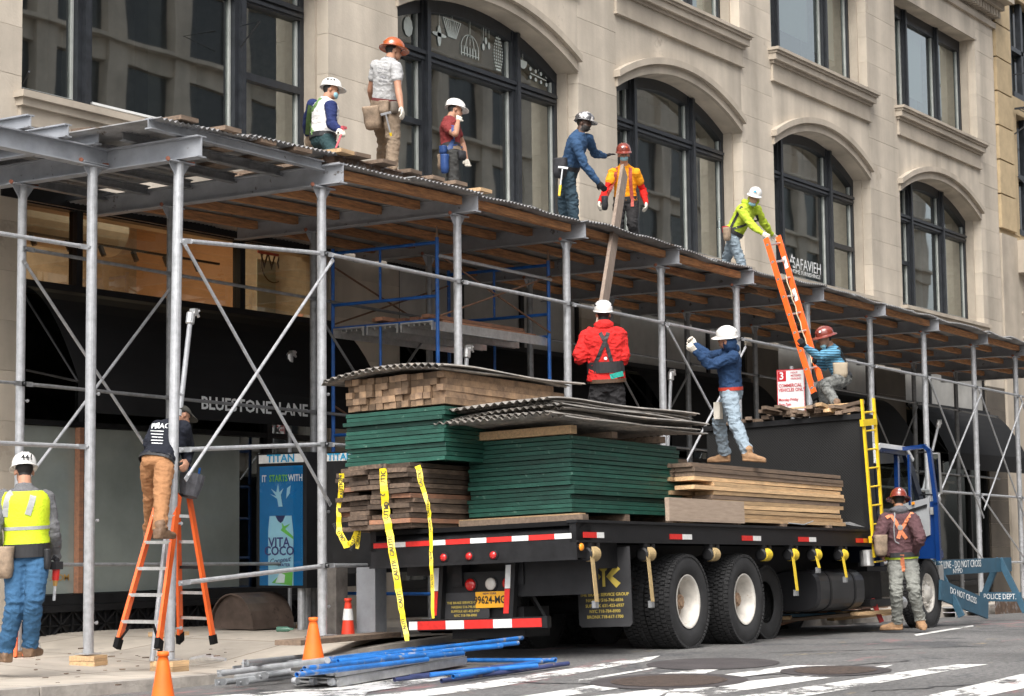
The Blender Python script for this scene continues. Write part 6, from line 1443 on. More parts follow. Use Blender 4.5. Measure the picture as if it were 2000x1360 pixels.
    ell(mb, L3(0,.016,-.026), hx*.034*hs_, lk*.036*hs_, hu*.040*hs_, 0, 14)
    ell(mb, L3(0,.049,-.014), hx*.0075*hs_, lk*.013*hs_, hu*.013*hs_, 0, 8); ell(mb, L3(0,.046,-.042), hx*.014*hs_, lk*.008*hs_, hu*.006*hs_, 0, 8)
    ell(mb, L3(0,.04,.006), hx*.027*hs_, lk*.010*hs_, hu*.006*hs_, 0, 8)
    for s_ in (1,-1): ell(mb, L3(s_*.044,-.004,-.012), hx*.006*hs_, lk*.010*hs_, hu*.016*hs_, 0, 8)
    if mask: 
        ell(mb, L3(0,.030,-.034 if mask is True else -.062), hx*.034*hs_, lk*.024*hs_, hu*.026*hs_ if mask is True else hu*.018*hs_, 8, 14)
    if hood:
        ell(mb, L3(0,-.020,-.03), hx*.052*hs_, lk*.050*hs_, hu*.062*hs_, 10, 14) if hood == 'up' else None
        ell(mb, N-f*.035*u+sp*.004*u, r*.060*u, f*.040*u, sp*.034*u, 10, 14)
        limb(mb, [N+f*.03*u-sp*.0*u+r*.02*u, N+r*.048*u+sp*.006*u, N-f*.03*u+r*.03*u, N-f*.04*u, N-f*.03*u-r*.03*u, N-r*.048*u+sp*.006*u, N+f*.03*u-r*.02*u], [.018*u]*7, 10, 10)
    else:
        limb(mb, [N+f*.02*u+sp*.0*u, N+r*.036*u+sp*.004*u, N-f*.03*u+sp*.01*u, N-r*.036*u+sp*.004*u, N+f*.02*u], [.009*u]*5, 10, 8)
    # one continuous skin over all of it
    root = thing('person', label, 'person', (Pv.x, Pv.y, min(AR.z, AL.z)-.045*u), group=group)
    src = mb.mesh('src', m_skin); bm = bmesh.new(); bm.from_mesh(src); bmesh.ops.recalc_face_normals(bm, faces=bm.faces); bm.to_mesh(src); bm.free()
    bv = BVHTree.FromPolygons([v.co.copy() for v in src.vertices], [tuple(p.vertices) for p in src.polygons]); reg = [p for p in mb.m]
    so = link(bpy.data.objects.new('src', src)); md = so.modifiers.new('r', 'REMESH'); md.mode = 'VOXEL'; md.voxel_size = .0078*u/1.78; sm = so.modifiers.new('s', 'SMOOTH'); sm.iterations = 2; sm.factor = .5
    bpy.context.view_layer.update(); me = bpy.data.meshes.new_from_object(so.evaluated_get(bpy.context.evaluated_depsgraph_get())); bpy.data.objects.remove(so); bpy.data.meshes.remove(src)
    ML = [mats['skin'], mats.get('hair', m_hair), mats['shirt'], mats.get('sleeve', mats['shirt']), mats.get('forearm', mats['shirt']), mats['trousers'], mats['boot'], mats.get('glove', mats['skin']), m_maskb, mats['trousers'], mats.get('collar', mats['shirt']), mats.get('palm', mats['skin'])]
    me.materials.clear()
    for m_ in ML: me.materials.append(m_)
    idx = []
    for p in me.polygons:
        c = p.center; h = bv.find_nearest(c); g = reg[h[2]] if h[2] is not None else 2
        if g == 0:
            q = c-HD; y, z = q.dot(lk)/hs_, q.dot(hu)/hs_; x_ = abs(q.dot(hx))/hs_
            if z > .02 and y > .03 and False: g = 1
            elif z > -.075 and (y < -.022 or (z > .022) or (y < -.005 and z > .0 and x_ < .043)) and (z > -.032): g = 1
            elif mats.get('beard') and y > .0 and -.075 < z < -.022: g = 1
        idx.append(g)
    me.polygons.foreach_set('material_index', idx); me.polygons.foreach_set('use_smooth', [True]*len(idx))
    # cloth folds
    vr = [0.0]*len(me.vertices)
    for p, g in zip(me.polygons, idx):
        w = {2:1, 3:1.0, 4:(1.0 if mats.get('forearm') is not mats.get('skin') else 0), 5:1.25, 10:.8, 6:.25}.get(g, 0)
        for v in p.vertices: vr[v] = w
    seed = Vector((len(label)*1.37, H*9, J['pel'][0]*.11))
    nv = len(me.vertices); cos_ = [v.co.copy() for v in me.vertices]; nos_ = [v.normal.copy() for v in me.vertices]; flat = []
    for vi in range(nv):
        w = vr[vi]; c = cos_[vi]
        if w:
            n1 = noise.noise(Vector((c.x*7, c.y*7, c.z*13))+seed); n2 = noise.noise(Vector((c.x*15+c.z*9, c.y*15, c.z*21-c.x*6))+seed*2)
            dk = min((c-K).length for K in (KR,KL,ER,EL,AR,AL)); kf = 1+1.3*max(0, 1-dk/.16)
            c = c + nos_[vi]*w*fold*kf*((1-abs(n1)*2.6)*.55+(1-abs(n2)*2.4)*.45-.25)
        flat += [c.x, c.y, c.z]
    me.vertices.foreach_set('co', flat); me.update()
    o = link(bpy.data.objects.new('body', me)); me.name = 'body'; o.parent = root; o.matrix_local = RINV[root.name]
    pr.bv = BVHTree.FromPolygons([v.co.copy() for v in me.vertices], [tuple(p.vertices) for p in me.polygons])
    pr.__dict__.update(dict(root=root, Pv=Pv, N=N, HD=HD, r=r, f=f, sp=sp, hr=hr, hf=hf, u=u, lk=lk, hu=hu, hx=hx, hs=hs_, L3=L3, WR=WR, WL=WL, ER=ER, EL=EL, KR=KR, KL=KL, AR=AR, AL=AL, SR=SR, SL=SL, HR=HR, HL=HL))
    # eyes and brows
    eb = MB()
    for s_ in (1,-1): ell(eb, L3(s_*.017,.0455,.0), hx*.0055*hs_, lk*.004*hs_, hu*.0035*hs_, 0, 8); eb.beam(L3(s_*.008,.050,.0105), L3(s_*.027,.044,.0115), .004*hs_, .0035*hs_)
    if not mask: eb.beam(L3(-.012,.054,-.041), L3(.012,.054,-.041), .003*hs_, .002*hs_)
    build(eb, 'eyes', m_hair, root)
    # hard hat
    if hat:
        hb = MB(); zc = .028+nohatlow; a, bq_, hh = (.060, .074, .062)
        rings = []
        for k in range(9):
            t = k/8; s_ = math.cos(t*math.pi/2*.985)**.75; rings.append(hb.ring(L3(0,-.004,zc+hh*math.sin(t*math.pi/2)), hx*a*s_*hs_, lk*bq_*s_*hs_, 28))
        hb.loft([hb.ring(L3(0,-.004,zc-.006), hx*a*.995*hs_, lk*bq_*.995*hs_, 28)]+rings)
        ho = build(hb, 'hard_hat', hat, root, smooth=True)
        bb = MB(); n = 36
        full = hatkind == 'full'; A, B, A2 = [], [], []
        for i in range(n+1):
            t = 2*math.pi*i/n; c_, s_ = math.cos(t), math.sin(t); ext = .026 if full else (.005+.030*max(0, s_)**1.6); ext += .010*max(0, s_) if full else 0
            A.append(L3(a*.97*c_, -.004+bq_*.97*s_, zc-.001)); B.append(L3((a+ext)*c_, -.004+(bq_+ext)*s_, zc-.010-(.006 if full else .006*max(0,s_))))
        bb.strip(A, B, hu*-.003*hs_); c = build(bb, 'hat_brim', hat, root, smooth=False)
        rb = MB()
        if hatkind != 'climb':
            for x_ in (-.014, 0, .014): rb.pipe([L3(x_, -.004+bq_*math.cos(t)*(.99), zc+hh*math.sin(t)*1.0+.0) for t in [.25+.26*i for i in range(11)]], .0045*hs_, 6)
            build(rb, 'hat_ridge', hat, root, smooth=True)
        else:
            for s_ in (1,-1):
                for k in range(3): rb.hexa(L3(s_*.052,-.03+.022*k,zc+.03), hx*.006*hs_, lk*.007*hs_, hu*.004*hs_)
            build(rb, 'hat_vents', m_belt, root)
    return pr
def ribbon(pr, pts, w, m, nm='strap', off=.007, th=.004, closed=False, parent=None):
    """a strap laid on the body: pts are (point, normal)"""
    n = len(pts); mb = MB(); A, B, C, D = [], [], [], []
    for i, (p, nn) in enumerate(pts):
        a_ = pts[(i-1) % n][0] if (closed or i) else p; b_ = pts[(i+1) % n][0] if (closed or i < n-1) else p
        d_ = (b_-a_).normalized(); sd = d_.cross(nn).normalized()*w/2; q = p+nn*off
        A.append(q-sd); B.append(q+sd); C.append(q-sd+nn*th); D.append(q+sd+nn*th)
    k = n if closed else n-1; vs = A+B+C+D; fs = []
    for i in range(k):
        j = (i+1) % n; fs += [(2*n+i,3*n+i,3*n+j,2*n+j), (i,2*n+i,2*n+j,j), (n+i,n+j,3*n+j,3*n+i), (i,j,n+j,n+i)]
    mb.add(vs, fs); return build(mb, nm, m, parent or pr.root)
def hitpx(pr, px, py):
    d = ray(px, py); h = pr.bv.ray_cast(CP, d)
    if h[0] is None: h = pr.bv.find_nearest(at(px, py, 'y', pr.Pv.y)) 
    n = h[1]; n = n if n.dot(d) < 0 else -n
    return h[0], (n*.6-d*.4).normalized()
def strap(pr, path, w, m, nm='strap', k=5, off=.007):
    out = []
    for i in range(len(path)-1):
        for j in range(k):
            t = j/k; out.append(hitpx(pr, path[i][0]*(1-t)+path[i+1][0]*t, path[i][1]*(1-t)+path[i+1][1]*t))
    out.append(hitpx(pr, *path[-1]))
    pts = [p for p, _ in out]
    for _ in range(2): pts = [pts[0]]+[(pts[i-1]+pts[i]*2+pts[i+1])/4 for i in range(1, len(pts)-1)]+[pts[-1]]
    return ribbon(pr, [(pts[i], out[i][1]) for i in range(len(pts))], w, m, nm, off)
def belt(pr, t, w, m, nm='belt', off=.006, tilt=0.0, rad=1.0):
    c = pr.Pv.lerp(pr.N, t); out = []
    ax = pr.sp
    for i in range(28):
        a = 2*math.pi*i/28; d = (pr.hr*math.cos(a)+pr.hf*math.sin(a)); d = (d-ax*d.dot(ax)).normalized()
        o = c+d*.34; h = pr.bv.ray_cast(o, -d)
        p = h[0] if h[0] is not None and (h[0]-c).length < .26 else c+d*.16
        out.append((p+ax*tilt*math.cos(a), d))
    pts = [(out[i-1][0]+out[i][0]*2+out[(i+1) % 28][0])/4 for i in range(28)]
    return ribbon(pr, [(pts[i], out[i][1]) for i in range(28)], w, m, nm, off, closed=True)
def pouch(pr, px, py, w, h, d_, m, nm='tool_pouch', lean=(0,0,0), flare=1.0, depth=.03):
    p, n = hitpx(pr, px, py); up = (Vector((0,0,1))+Vector(lean)).normalized(); n = (n-up*n.dot(up)).normalized(); s_ = up.cross(n)
    c = p+n*(d_*.5+depth*.2); mb = MB(); rr_ = random.Random(int(px))
    mb.loft([mb.ring(c+up*h*t+n*rr_.uniform(-.008,.008), s_*w/2*k*flare**(.5+t), n*d_/2*kk, 14, 3) for t, k, kk in ((-.52,.55,.4),(-.46,.85,.8),(-.2,1.0,1.05),(.15,.97,.95),(.42,1.03,1.1),(.5,1.0,1.0),(.5,.8,.7),(.3,.75,.6))])
    o = build(mb, nm, m, pr.root, smooth=True); return o, c, up, n, s_
def hammer(pr, px0, py0, px1, py1, mh, mg, off=.09):
    (a, n), (b, _) = hitpx(pr, px0, py0), hitpx(pr, px1, py1); a, b = at(px0,py0,'y',a.y-off), at(px1,py1,'y',a.y-off)
    d = (b-a).normalized(); mb = MB(); mb.tube(a, b, .011, 8); build(mb, 'hammer_handle', mh, pr.root); build(MB().tube(a.lerp(b,.62), b, .017, 8), 'hammer_grip', mg, pr.root)
    s_ = d.cross(ray(px0,py0)).normalized(); build(MB().beam(a-s_*.06, a+s_*.07, .028, .026, up=d), 'hammer_head', m_zinc, pr.root)
def striped():
    m = mat('blue_stripe_knit', (.12,.33,.50), .9, var=.08, scale=9, bump=.3, bscale=70); t = m.node_tree; N = t.nodes; Lk = t.links.new; b = N['Principled BSDF']
    col = b.inputs['Base Color'].links[0].from_socket; w = N.new('ShaderNodeTexWave'); w.bands_direction = 'Z'; w.inputs['Scale'].default_value = 9; w.inputs['Distortion'].default_value = .6
    Lk(N['Texture Coordinate'].outputs['Object'], w.inputs['Vector']); r = N.new('ShaderNodeMapRange'); r.inputs['From Min'].default_value = .25; r.inputs['From Max'].default_value = .45; r.inputs['To Min'].default_value = .3; Lk(w.outputs['Fac'], r.inputs[0])
    mm = N.new('ShaderNodeVectorMath'); mm.operation = 'MULTIPLY'; Lk(col, mm.inputs[0]); Lk(r.outputs[0], mm.inputs[1]); Lk(mm.outputs[0], b.inputs['Base Color']); return m
# ---- 1 white shirt, kneeling
W1 = person('worker kneeling on the shed deck in a white shirt with navy sleeves and green harness', 1.74, 14.5,
  dict(pel=(630,274), neck=(636,195,1), head=(647,177,1), sR=(646,208,-1), sL=(612,205,1), eR=(648,243,-1), wR=(664,255,-1), hR=(673,262,-1), eL=(600,238,1), wL=(600,262,1), hL=(602,276,1), kR=(655,300,-1), kL=(645,302,1), aR=(617,306,-1), aL=(612,306,1)),
  (.85,0,-.5), (.95,-.55,.1), dict(skin=m_skin, shirt=cloth('white_cotton', (.70,.69,.68), .06), sleeve=cloth('navy_sleeve', (.02,.03,.10)), forearm=MATS['navy_sleeve'], glove=m_glove, trousers=cloth('dark_teal_trousers', (.03,.06,.065)), boot=m_boot), m_hw, hatkind='climb', mask=True, curl=(1.3,.6), bulk=1.12)
strap(W1, [(628,192),(612,212),(606,240),(612,262)], .045, mat('green_webbing', (.12,.22,.07), .7)); strap(W1, [(606,206),(602,235),(600,262)], .05, MATS['green_webbing']); belt(W1, .08, .06, m_belt)
pouch(W1, 605, 272, .17, .20, .09, m_leather)
hp = W1.WR+(W1.WR-W1.ER).normalized()*.07; hq = at(656,290,'y',hp.y-.05)
hm = MB(); hm.tube(hp-(hq-hp)*.2, hq, .012, 8); hm.beam(hp-(hq-hp)*.28-Vector((.04,0,0)), hp-(hq-hp)*.28+Vector((.04,0,0)), .03, .03); build(hm, 'hammer', mat('pink_grip', (.55,.10,.12), .6), label='hammer with pink grip in the hand of the kneeling worker', cat='hammer')
# ---- 2 grey t-shirt, orange-brown hat
W2 = person('worker in grey t-shirt, khaki trousers and orange hard hat on the deck planks', 1.84, 14.25,
  dict(pel=(751,212), neck=(760,116,-1), head=(769,100,1), sR=(773,131,-1), sL=(735,127,1), eR=(778,177,-1), wR=(784,212,-1), hR=(789,232,-1), eL=(724,176,1), wL=(730,210,1), hL=(737,226,1), kR=(768,276,-1), kL=(750,276,1), aR=(764,338,-1), aL=(745,336,1)),
  (.45,0,-.9), (.85,-.45,-.35), dict(skin=m_skin, shirt=cloth('heather_grey_cotton', (.42,.42,.42), .1), sleeve_len=.55, forearm=m_skin, glove=m_glove, palm=m_gloved, trousers=m_khaki, boot=m_boot, collar=cloth('bandana_teal', (.08,.12,.14), .6)), m_ho, hatkind='full', curl=(.55,.5), loose=1.12)
belt(W2, .08, .07, m_leather); pouch(W2, 733, 232, .22, .28, .14, m_leather, flare=1.15, lean=(-.1,0,0)); pouch(W2, 752, 212, .13, .16, .09, m_leather); pouch(W2, 768, 212, .10, .14, .08, mat('worn_leather', (.20,.17,.14), .8, var=.3))
hammer(W2, 753, 222, 768, 282, m_zinc, m_yellow)
belt(W2, .155, .05, cloth('maroon_hem', (.17,.05,.05)), 'undershirt_hem')
for i, (yy, ww) in enumerate(((134,26),(141,30),(150,20),(158,26))):
    strap(W2, [(748-ww*.33,yy),(748+ww*.33,yy+1.5)], .009 if i not in (2,) else .024, mat('shirt_print', (.29,.29,.30), .9, var=.6, scale=60), 'back_print', 3, off=.002)
# ---- 3 maroon t-shirt
W3 = person('worker in maroon t-shirt with blue harness raising a gloved hand to the white hard hat', 1.74, 14.35,
  dict(pel=(880,300), neck=(877,233,1), head=(889,216,1), sR=(870,246,-1), sL=(886,242,1), eR=(889,263,-1), wR=(895,236,1), hR=(899,222,1), eL=(903,280,1), wL=(911,312,-1), hL=(915,332,-1), kR=(884,362,-1), kL=(892,362,1), aR=(880,420,1), aL=(890,420,1)),
  (.9,0,-.3), (.97,-.2,-.2), dict(skin=m_skin, shirt=cloth('maroon_cotton', (.20,.035,.035)), sleeve_len=.6, forearm=m_skin, glove=m_glove, trousers=cloth('charcoal_trousers', (.06,.06,.058), .3), boot=m_boot, collar=cloth('navy_bandana', (.03,.04,.09), .8)), m_hw, curl=(.9,.8))
mbw = mat('blue_webbing', (.02,.06,.20), .6)
strap(W3, [(884,246),(888,270),(876,292)], .045, mbw); strap(W3, [(874,292),(890,284),(903,290)], .045, mbw); belt(W3, .10, .08, m_pouchb); belt(W3, .02, .05, m_leather)
pouch(W3, 868, 318, .12, .2, .1, m_leather); pouch(W3, 857, 322, .10, .24, .1, mbw, 'rope_bag'); pouch(W3, 898, 305, .12, .12, .07, m_pouchb); pouch(W3, 852, 285, .10, .10, .08, mbw, 'lanyard_pack')
# ---- 4 blue shirt leaning with both arms out
W4 = person('bearded worker in blue long sleeves and stickered hard hat reaching for the plank', 1.80, 13.75,
  dict(pel=(1110,330), neck=(1133,260,-1), head=(1141,242,1), sR=(1126,283,-1), sL=(1148,270,1), eR=(1143,325,-1), wR=(1168,356,-1), hR=(1186,376,-1), eL=(1162,300,1), wL=(1181,305,1), hL=(1201,299,1), kR=(1118,392,-1), kL=(1101,390,1), aR=(1123,455,1), aL=(1102,452,1), nhL=(0,-1,0)),
  (.85,-.25,.3), (.8,-.5,.45), dict(skin=m_skind, shirt=cloth('blue_base_layer', (.035,.075,.15), .15), glove=m_gloveb, trousers=m_navyt, boot=m_boot, beard=True), m_hb, fold=.012, curl=(.4,.25), hatkind='cap', loose=1.05)
belt(W4, .06, .07, m_pouchb); pouch(W4, 1080, 330, .19, .26, .13, m_pouchb); pouch(W4, 1092, 326, .10, .2, .08, mbw); pouch(W4, 1126, 352, .08, .2, .07, m_pouchb); hammer(W4, 1099, 328, 1092, 383, m_zinc, m_yellow)
strap(W4, [(1103,322),(1096,350)], .06, m_leather)
# ---- 5 orange t-shirt facing the street
W5 = person('worker in orange t-shirt over red sleeves with a face mask, facing the street', 1.76, 14.1,
  dict(pel=(1222,396), neck=(1219,323,1), head=(1218,301,-1), sR=(1197,337,-1), sL=(1242,337,-1), eR=(1184,372,-1), wR=(1171,396,-1), hR=(1168,411,-1), eL=(1256,372,1), wL=(1262,398,-1), hL=(1262,414,-1), kR=(1208,440,-1), kL=(1235,440,-1), aR=(1206,492,1), aL=(1243,490,1)),
  (0,0,1), (.0,.02,1), dict(skin=m_skinl, shirt=cloth('orange_cotton', (.85,.33,.015), .08), sleeve_len=.55, forearm=cloth('red_sleeve', (.62,.02,.015), .1), glove=m_glove, trousers=m_blackt, boot=m_boot), m_hr, mask=True, curl=(.7,.8))
mrw = mat('faded_red_webbing', (.36,.06,.04), .7, var=.25, scale=20)
strap(W5, [(1204,328),(1200,352),(1196,388)], .05, mrw); strap(W5, [(1231,328),(1231,352),(1234,388)], .05, mrw); belt(W5, .12, .05, m_belt); pouch(W5, 1248, 402, .15, .22, .1, m_leather); pouch(W5, 1190, 404, .09, .2, .08, m_pouchb)
strap(W5, [(1196,386),(1196,402)], .05, mrw); strap(W5, [(1235,386),(1235,404)], .045, mrw)
# ---- 6 lime hoodie holding the ladder
W6 = person('worker in lime hooded shirt and jeans leaning to steady the orange extension ladder', 1.76, 13.7,
  dict(pel=(1431,458), neck=(1463,401,-1), head=(1473,385,-1), sR=(1447,411,-1), sL=(1478,410,1), eR=(1468,440,-1), wR=(1490,457,-1), hR=(1502,463,-1), eL=(1493,438,1), wL=(1507,458,1), hL=(1518,466,1), kR=(1446,508,-1), kL=(1419,506,1), aR=(1453,560,1), aL=(1410,556,1)),
  (.75,-.4,.45), (-.25,-.25,1), dict(skin=m_skinl, shirt=cloth('lime_knit', (.44,.56,.05), .08), glove=m_glove, trousers=m_denl, boot=m_boot, collar=MATS['lime_knit']), m_hw, mask='chin', hood='up', fold=.012, curl=(.9,.9), bulk=1.08)
strap(W6, [(1449,404),(1436,428),(1424,452)], .04, m_belt); strap(W6, [(1478,420),(1460,438),(1430,448)], .04, m_belt); belt(W6, .08, .06, m_belt); pouch(W6, 1413, 456, .12, .2, .1, m_leather); pouch(W6, 1420, 450, .10, .11, .08, mat('red_pouch', (.35,.02,.03), .7))
bq_, _ = hitpx(W6, 1412, 440); bq_ = at(1405, 446, 'y', 13.5); build(MB().lathe([(.028,0),(.03,.01),(.03,.10),(.012,.14),(.012,.16)], 12, bq_), 'water_bottle', glass('bottle_plastic', (.85,.88,.9), .06), W6.root, smooth=True)
# ---- 7 red hoodie from behind
W7 = person('worker in bright red hoodie and black back support with his back turned', 1.84, 11.75,
  dict(pel=(1185,752), neck=(1179,636,1), head=(1178,613,1), sR=(1207,652,1), sL=(1151,654,1), eR=(1216,700,-1), wR=(1195,712,1), hR=(1183,706,1), eL=(1132,698,-1), wL=(1150,690,1), hL=(1163,682,1), kR=(1206,836,-1), kL=(1167,836,-1), aR=(1208,915,1), aL=(1165,915,1)),
  (0,0,-1), (-.05,.3,-1), dict(skin=m_skin, shirt=cloth('red_fleece', (.58,.026,.024), .12), glove=m_gloveb, trousers=m_blackt, boot=m_boot), m_hw, hood='down', fold=.015, bulk=1.28, loose=1.2, curl=(1.2,1.2), hatkind='climb', headtilt=(0,1,.12))
belt(W7, .30, .13, m_belt, 'back_support', off=.010); strap(W7, [(1194,706),(1184,672),(1172,650)], .045, m_belt); strap(W7, [(1164,708),(1178,676),(1188,650)], .045, m_belt); belt(W7, .07, .045, mat('brown_belt', (.08,.045,.025), .6))
p, n = hitpx(W7, 1183, 700); build(MB().lathe([(.02,0),(.02,.004)], 10, p+n*.018, n), 'round_badge', m_whitep, W7.root)
strap(W7, [(1192,736),(1216,730)], .06, cloth('teal_shirt_tail', (.03,.32,.26)), 'shirt_tail', off=.012); pouch(W7, 1222, 770, .09, .22, .06, m_belt)
# support under his feet: a stack of dark planks on the bed
for r_i in range(17):
    for c_i in range(3):
        M = T_((3.55+R_.uniform(-.04,.04), 1.45+c_i*.25, 1.315+r_i*.0500)); tinst(me_p[r_i % 3], 'plank', M, label='dark plank in the hidden stack between bulkhead and green panels', cat='plank', group='dark planks under the red hoodie worker')
# ---- 8 navy hoodie on the pale planks
W8 = person('worker in navy hooded sweatshirt and faded jeans standing on the pale plank stack', 1.74, 10.62,
  dict(pel=(1428,768), neck=(1424,683,1), head=(1419,663,-1), sL=(1434,697,-1), sR=(1413,694,1), eL=(1388,714,-1), wL=(1357,686,-1), hL=(1341,668,-1), eR=(1384,697,1), wR=(1358,674,1), hR=(1345,656,1), kL=(1437,830,-1), kR=(1404,826,1), aL=(1461,886,-1), aR=(1416,888,1)),
  (-.9,0,-.35), (-.95,.25,-.3), dict(skin=m_skin, shirt=cloth('navy_fleece', (.022,.05,.115), .2), glove=m_glove, trousers=m_denl, boot=m_boott), m_hw, hood='up', fold=.013, curl=(1.5,1.5), loose=1.1, bulk=1.05, toes=((-.8,-.1,-.2),(.75,-.35,.4)))
belt(W8, .10, .04, mat('red_belt', (.45,.04,.02), .6)); pc_, _ = hitpx(W8, 1400, 810)
build(MB().box(pc_.x-.12, pc_.x-.04, pc_.y-.1, pc_.y-.02, pc_.z-.06, pc_.z+.14), 'white_rag', m_glove, W8.root)
# ---- 9 striped shirt crouching at the ladder foot
W9 = person('worker in blue striped shirt and camouflage trousers crouching at the orange ladder foot', 1.74, 10.95,
  dict(pel=(1646,742), neck=(1622,677,1), head=(1611,660,-1), sL=(1634,688,-1), sR=(1615,686,1), eL=(1598,696,-1), wL=(1572,677,-1), hL=(1561,662,-1), eR=(1610,716,1), wR=(1594,706,-1), hR=(1583,700,-1), kL=(1611,752,-1), kR=(1605,754,1), aL=(1634,792,-1), aR=(1612,792,1)),
  (-.92,.1,-.25), (-.95,.1,.15), dict(skin=m_skin, shirt=striped(), glove=m_gloveb, trousers=m_camo, boot=m_boot), m_hr, mask='chin', hatkind='full', curl=(1.3,.9), loose=1.12)
belt(W9, .07, .06, m_belt); strap(W9, [(1636,680),(1650,706),(1656,728)], .045, m_belt); pouch(W9, 1641, 724, .20, .20, .10, mat('canvas_pouch', (.36,.30,.22), .85, var=.2)); pouch(W9, 1660, 712, .06, .09, .05, m_tape, 'tape_measure'); 
# ---- 10 man at the cab
W10 = person('worker in maroon hoodie with orange harness standing at the cab door', 1.81, 9.72,
  dict(pel=(1763,1092), neck=(1756,998,1), head=(1755,978,1), sR=(1782,1014,-1), sL=(1730,1014,-1), eR=(1798,1052,-1), wR=(1786,1078,1), hR=(1778,1084,1), eL=(1714,1054,-1), wL=(1722,1084,1), hL=(1730,1090,1), kR=(1785,1155,-1), kL=(1751,1158,-1), aR=(1797,1212,1), aL=(1753,1216,1)),
  (.05,0,-1), (.05,-.5,-1), dict(skin=m_skin, shirt=cloth('maroon_grey_fleece', (.095,.05,.055), .35), glove=m_skin, trousers=m_greyt, boot=m_boott, collar=cloth('grey_hood', (.11,.11,.12))), m_hr, hatkind='full', hood='down', fold=.012, bulk=1.22, loose=1.08, toes=((.0,-.2,.6),(-.8,-.1,-.2)))
mow = mat('orange_webbing', (.62,.20,.09), .7, var=.15, scale=30)
strap(W10, [(1737,1000),(1750,1020),(1757,1034),(1770,1052)], .045, mow); strap(W10, [(1782,1002),(1768,1022),(1759,1036),(1754,1052)], .045, mow); p, n = hitpx(W10, 1758, 1030); build(MB().lathe([(.02,0),(.035,.003),(.035,.01),(.02,.012)], 14, p+n*.016, n), 'd_ring', m_alu, W10.root)
strap(W10, [(1748,1000),(1746,1030),(1748,1058),(1756,1062)], .014, m_zincd, 'lanyard', off=.02)
belt(W10, .09, .06, m_belt); belt(W10, .03, .035, mat('hi_vis_band', (.6,.75,.05), .5), 'hi_vis_band', off=.012); strap(W10, [(1762,1084),(1764,1116)], .05, mow, off=.014); pouch(W10, 1733, 1098, .17, .26, .12, m_leather); pouch(W10, 1794, 1090, .13, .24, .10, mat('khaki_pouch', (.30,.24,.16), .85, var=.3)); strap(W10, [(1796,1112),(1798,1140),(1800,1160)], .04, m_belt, off=.02)
# ---- 11 man on the stepladder
W11 = person('worker in black printed sweatshirt and tan trousers standing on the orange stepladder', 1.70, cen.y,
  dict(pel=(307,905), neck=(341,826,1), head=(355,812,1), sR=(357,836,-1), sL=(309,836,1), eR=(366,874,1), wR=(365,902,-1), hR=(359,920,-1), eL=(292,868,-1), wL=(311,892,1), hL=(325,898,1), kR=(315,975,-1), kL=(295,975,1), aR=(313,1034,-1), aL=(293,1034,1)),
  (.45,-.1,-.85), (.7,-.9,-.3), dict(skin=m_skin, shirt=cloth('black_fleece', (.016,.018,.026), .3), glove=m_skin, trousers=m_tan, boot=m_boot, hair=m_hair), None, bulk=1.18, loose=1.1, curl=(.9,.9))
L3 = W11.L3; cb = MB(); cb.loft([cb.ring(L3(0,-.004,.012+.05*math.sin(t*1.57)), W11.hx*.050*W11.hs*max(.05,math.cos(t*1.5)), W11.lk*.062*W11.hs*max(.05,math.cos(t*1.5)), 20) for t in [i/6 for i in range(7)]]); build(cb, 'cap_crown', mat('olive_cap', (.05,.048,.04), .9), W11.root, smooth=True)
cb = MB(); cb.strip([L3(.045*math.cos(t),.03+.03*math.sin(t),.016) for t in [math.pi*i/10 for i in range(11)]], [L3(.045*math.cos(t),.045+.062*math.sin(t),.006) for t in [math.pi*i/10 for i in range(11)]], W11.hu*.004); build(cb, 'cap_peak', MATS['olive_cap'], W11.root)
belt(W11, .06, .05, m_belt)
pw, nw = hitpx(W11, 318, 822); fx = W11.r.copy(); fx.z *= .3; fu = Vector((0,0,1))
nrm_ = -ray(318, 822)
for st_, yy, sz in (('FRAG', 820, .075), ('LAFAYETTE WORKS', 842, .026), ('OUR DAY STARTS', 849, .028), ('EARLY EVERY DAY', 856, .028), ('PAY US ON TIME', 863, .028)):
    if st_ != 'FRAG': continue
    pw, nw = hitpx(W11, 306, yy); rx_ = Vector((0,0,1)).cross(nw).normalized(); text(st_, sz, pw, rx_, nw.cross(rx_), m_whitep, W11.root, 'back_print', bold=.02, lift=.012)
for i, (yy, w0) in enumerate(((842,26),(848,24),(854,22),(860,24),(866,20))):
    strap(W11, [(307-w0/2, yy),(307+w0/2, yy+1)], .009, m_whitep, 'back_print', 3, off=.003)
strap(W11, [(308,827),(307,837)], .045, m_whitep, 'back_print', 3, off=.003)
# ---- 12 man in the yellow vest
W12 = person('worker in yellow reflective vest and jeans holding an impact wrench', 1.86, 13.45,
  dict(pel=(52,1086), neck=(48,950,1), head=(47,920,1), sR=(88,972,1), sL=(8,972,1), eR=(103,1040,-1), wR=(110,1090,1), hR=(112,1115,-1), eL=(-12,1030,-1), wL=(-4,1078,1), hL=(0,1100,1), kR=(66,1178,-1), kL=(30,1182,-1), aR=(58,1262,1), aL=(10,1272,1)),
  (-.12,0,-1), (-.45,-.15,-1), dict(skin=m_skin, shirt=cloth('heather_charcoal', (.14,.14,.145), .3), glove=m_gloveb, trousers=m_denim, boot=m_boot), m_hw, bulk=1.1, loose=1.12, curl=(1.2,.8), toes=((.15,-.1,-1),(-.6,0,-.6)), group=None)
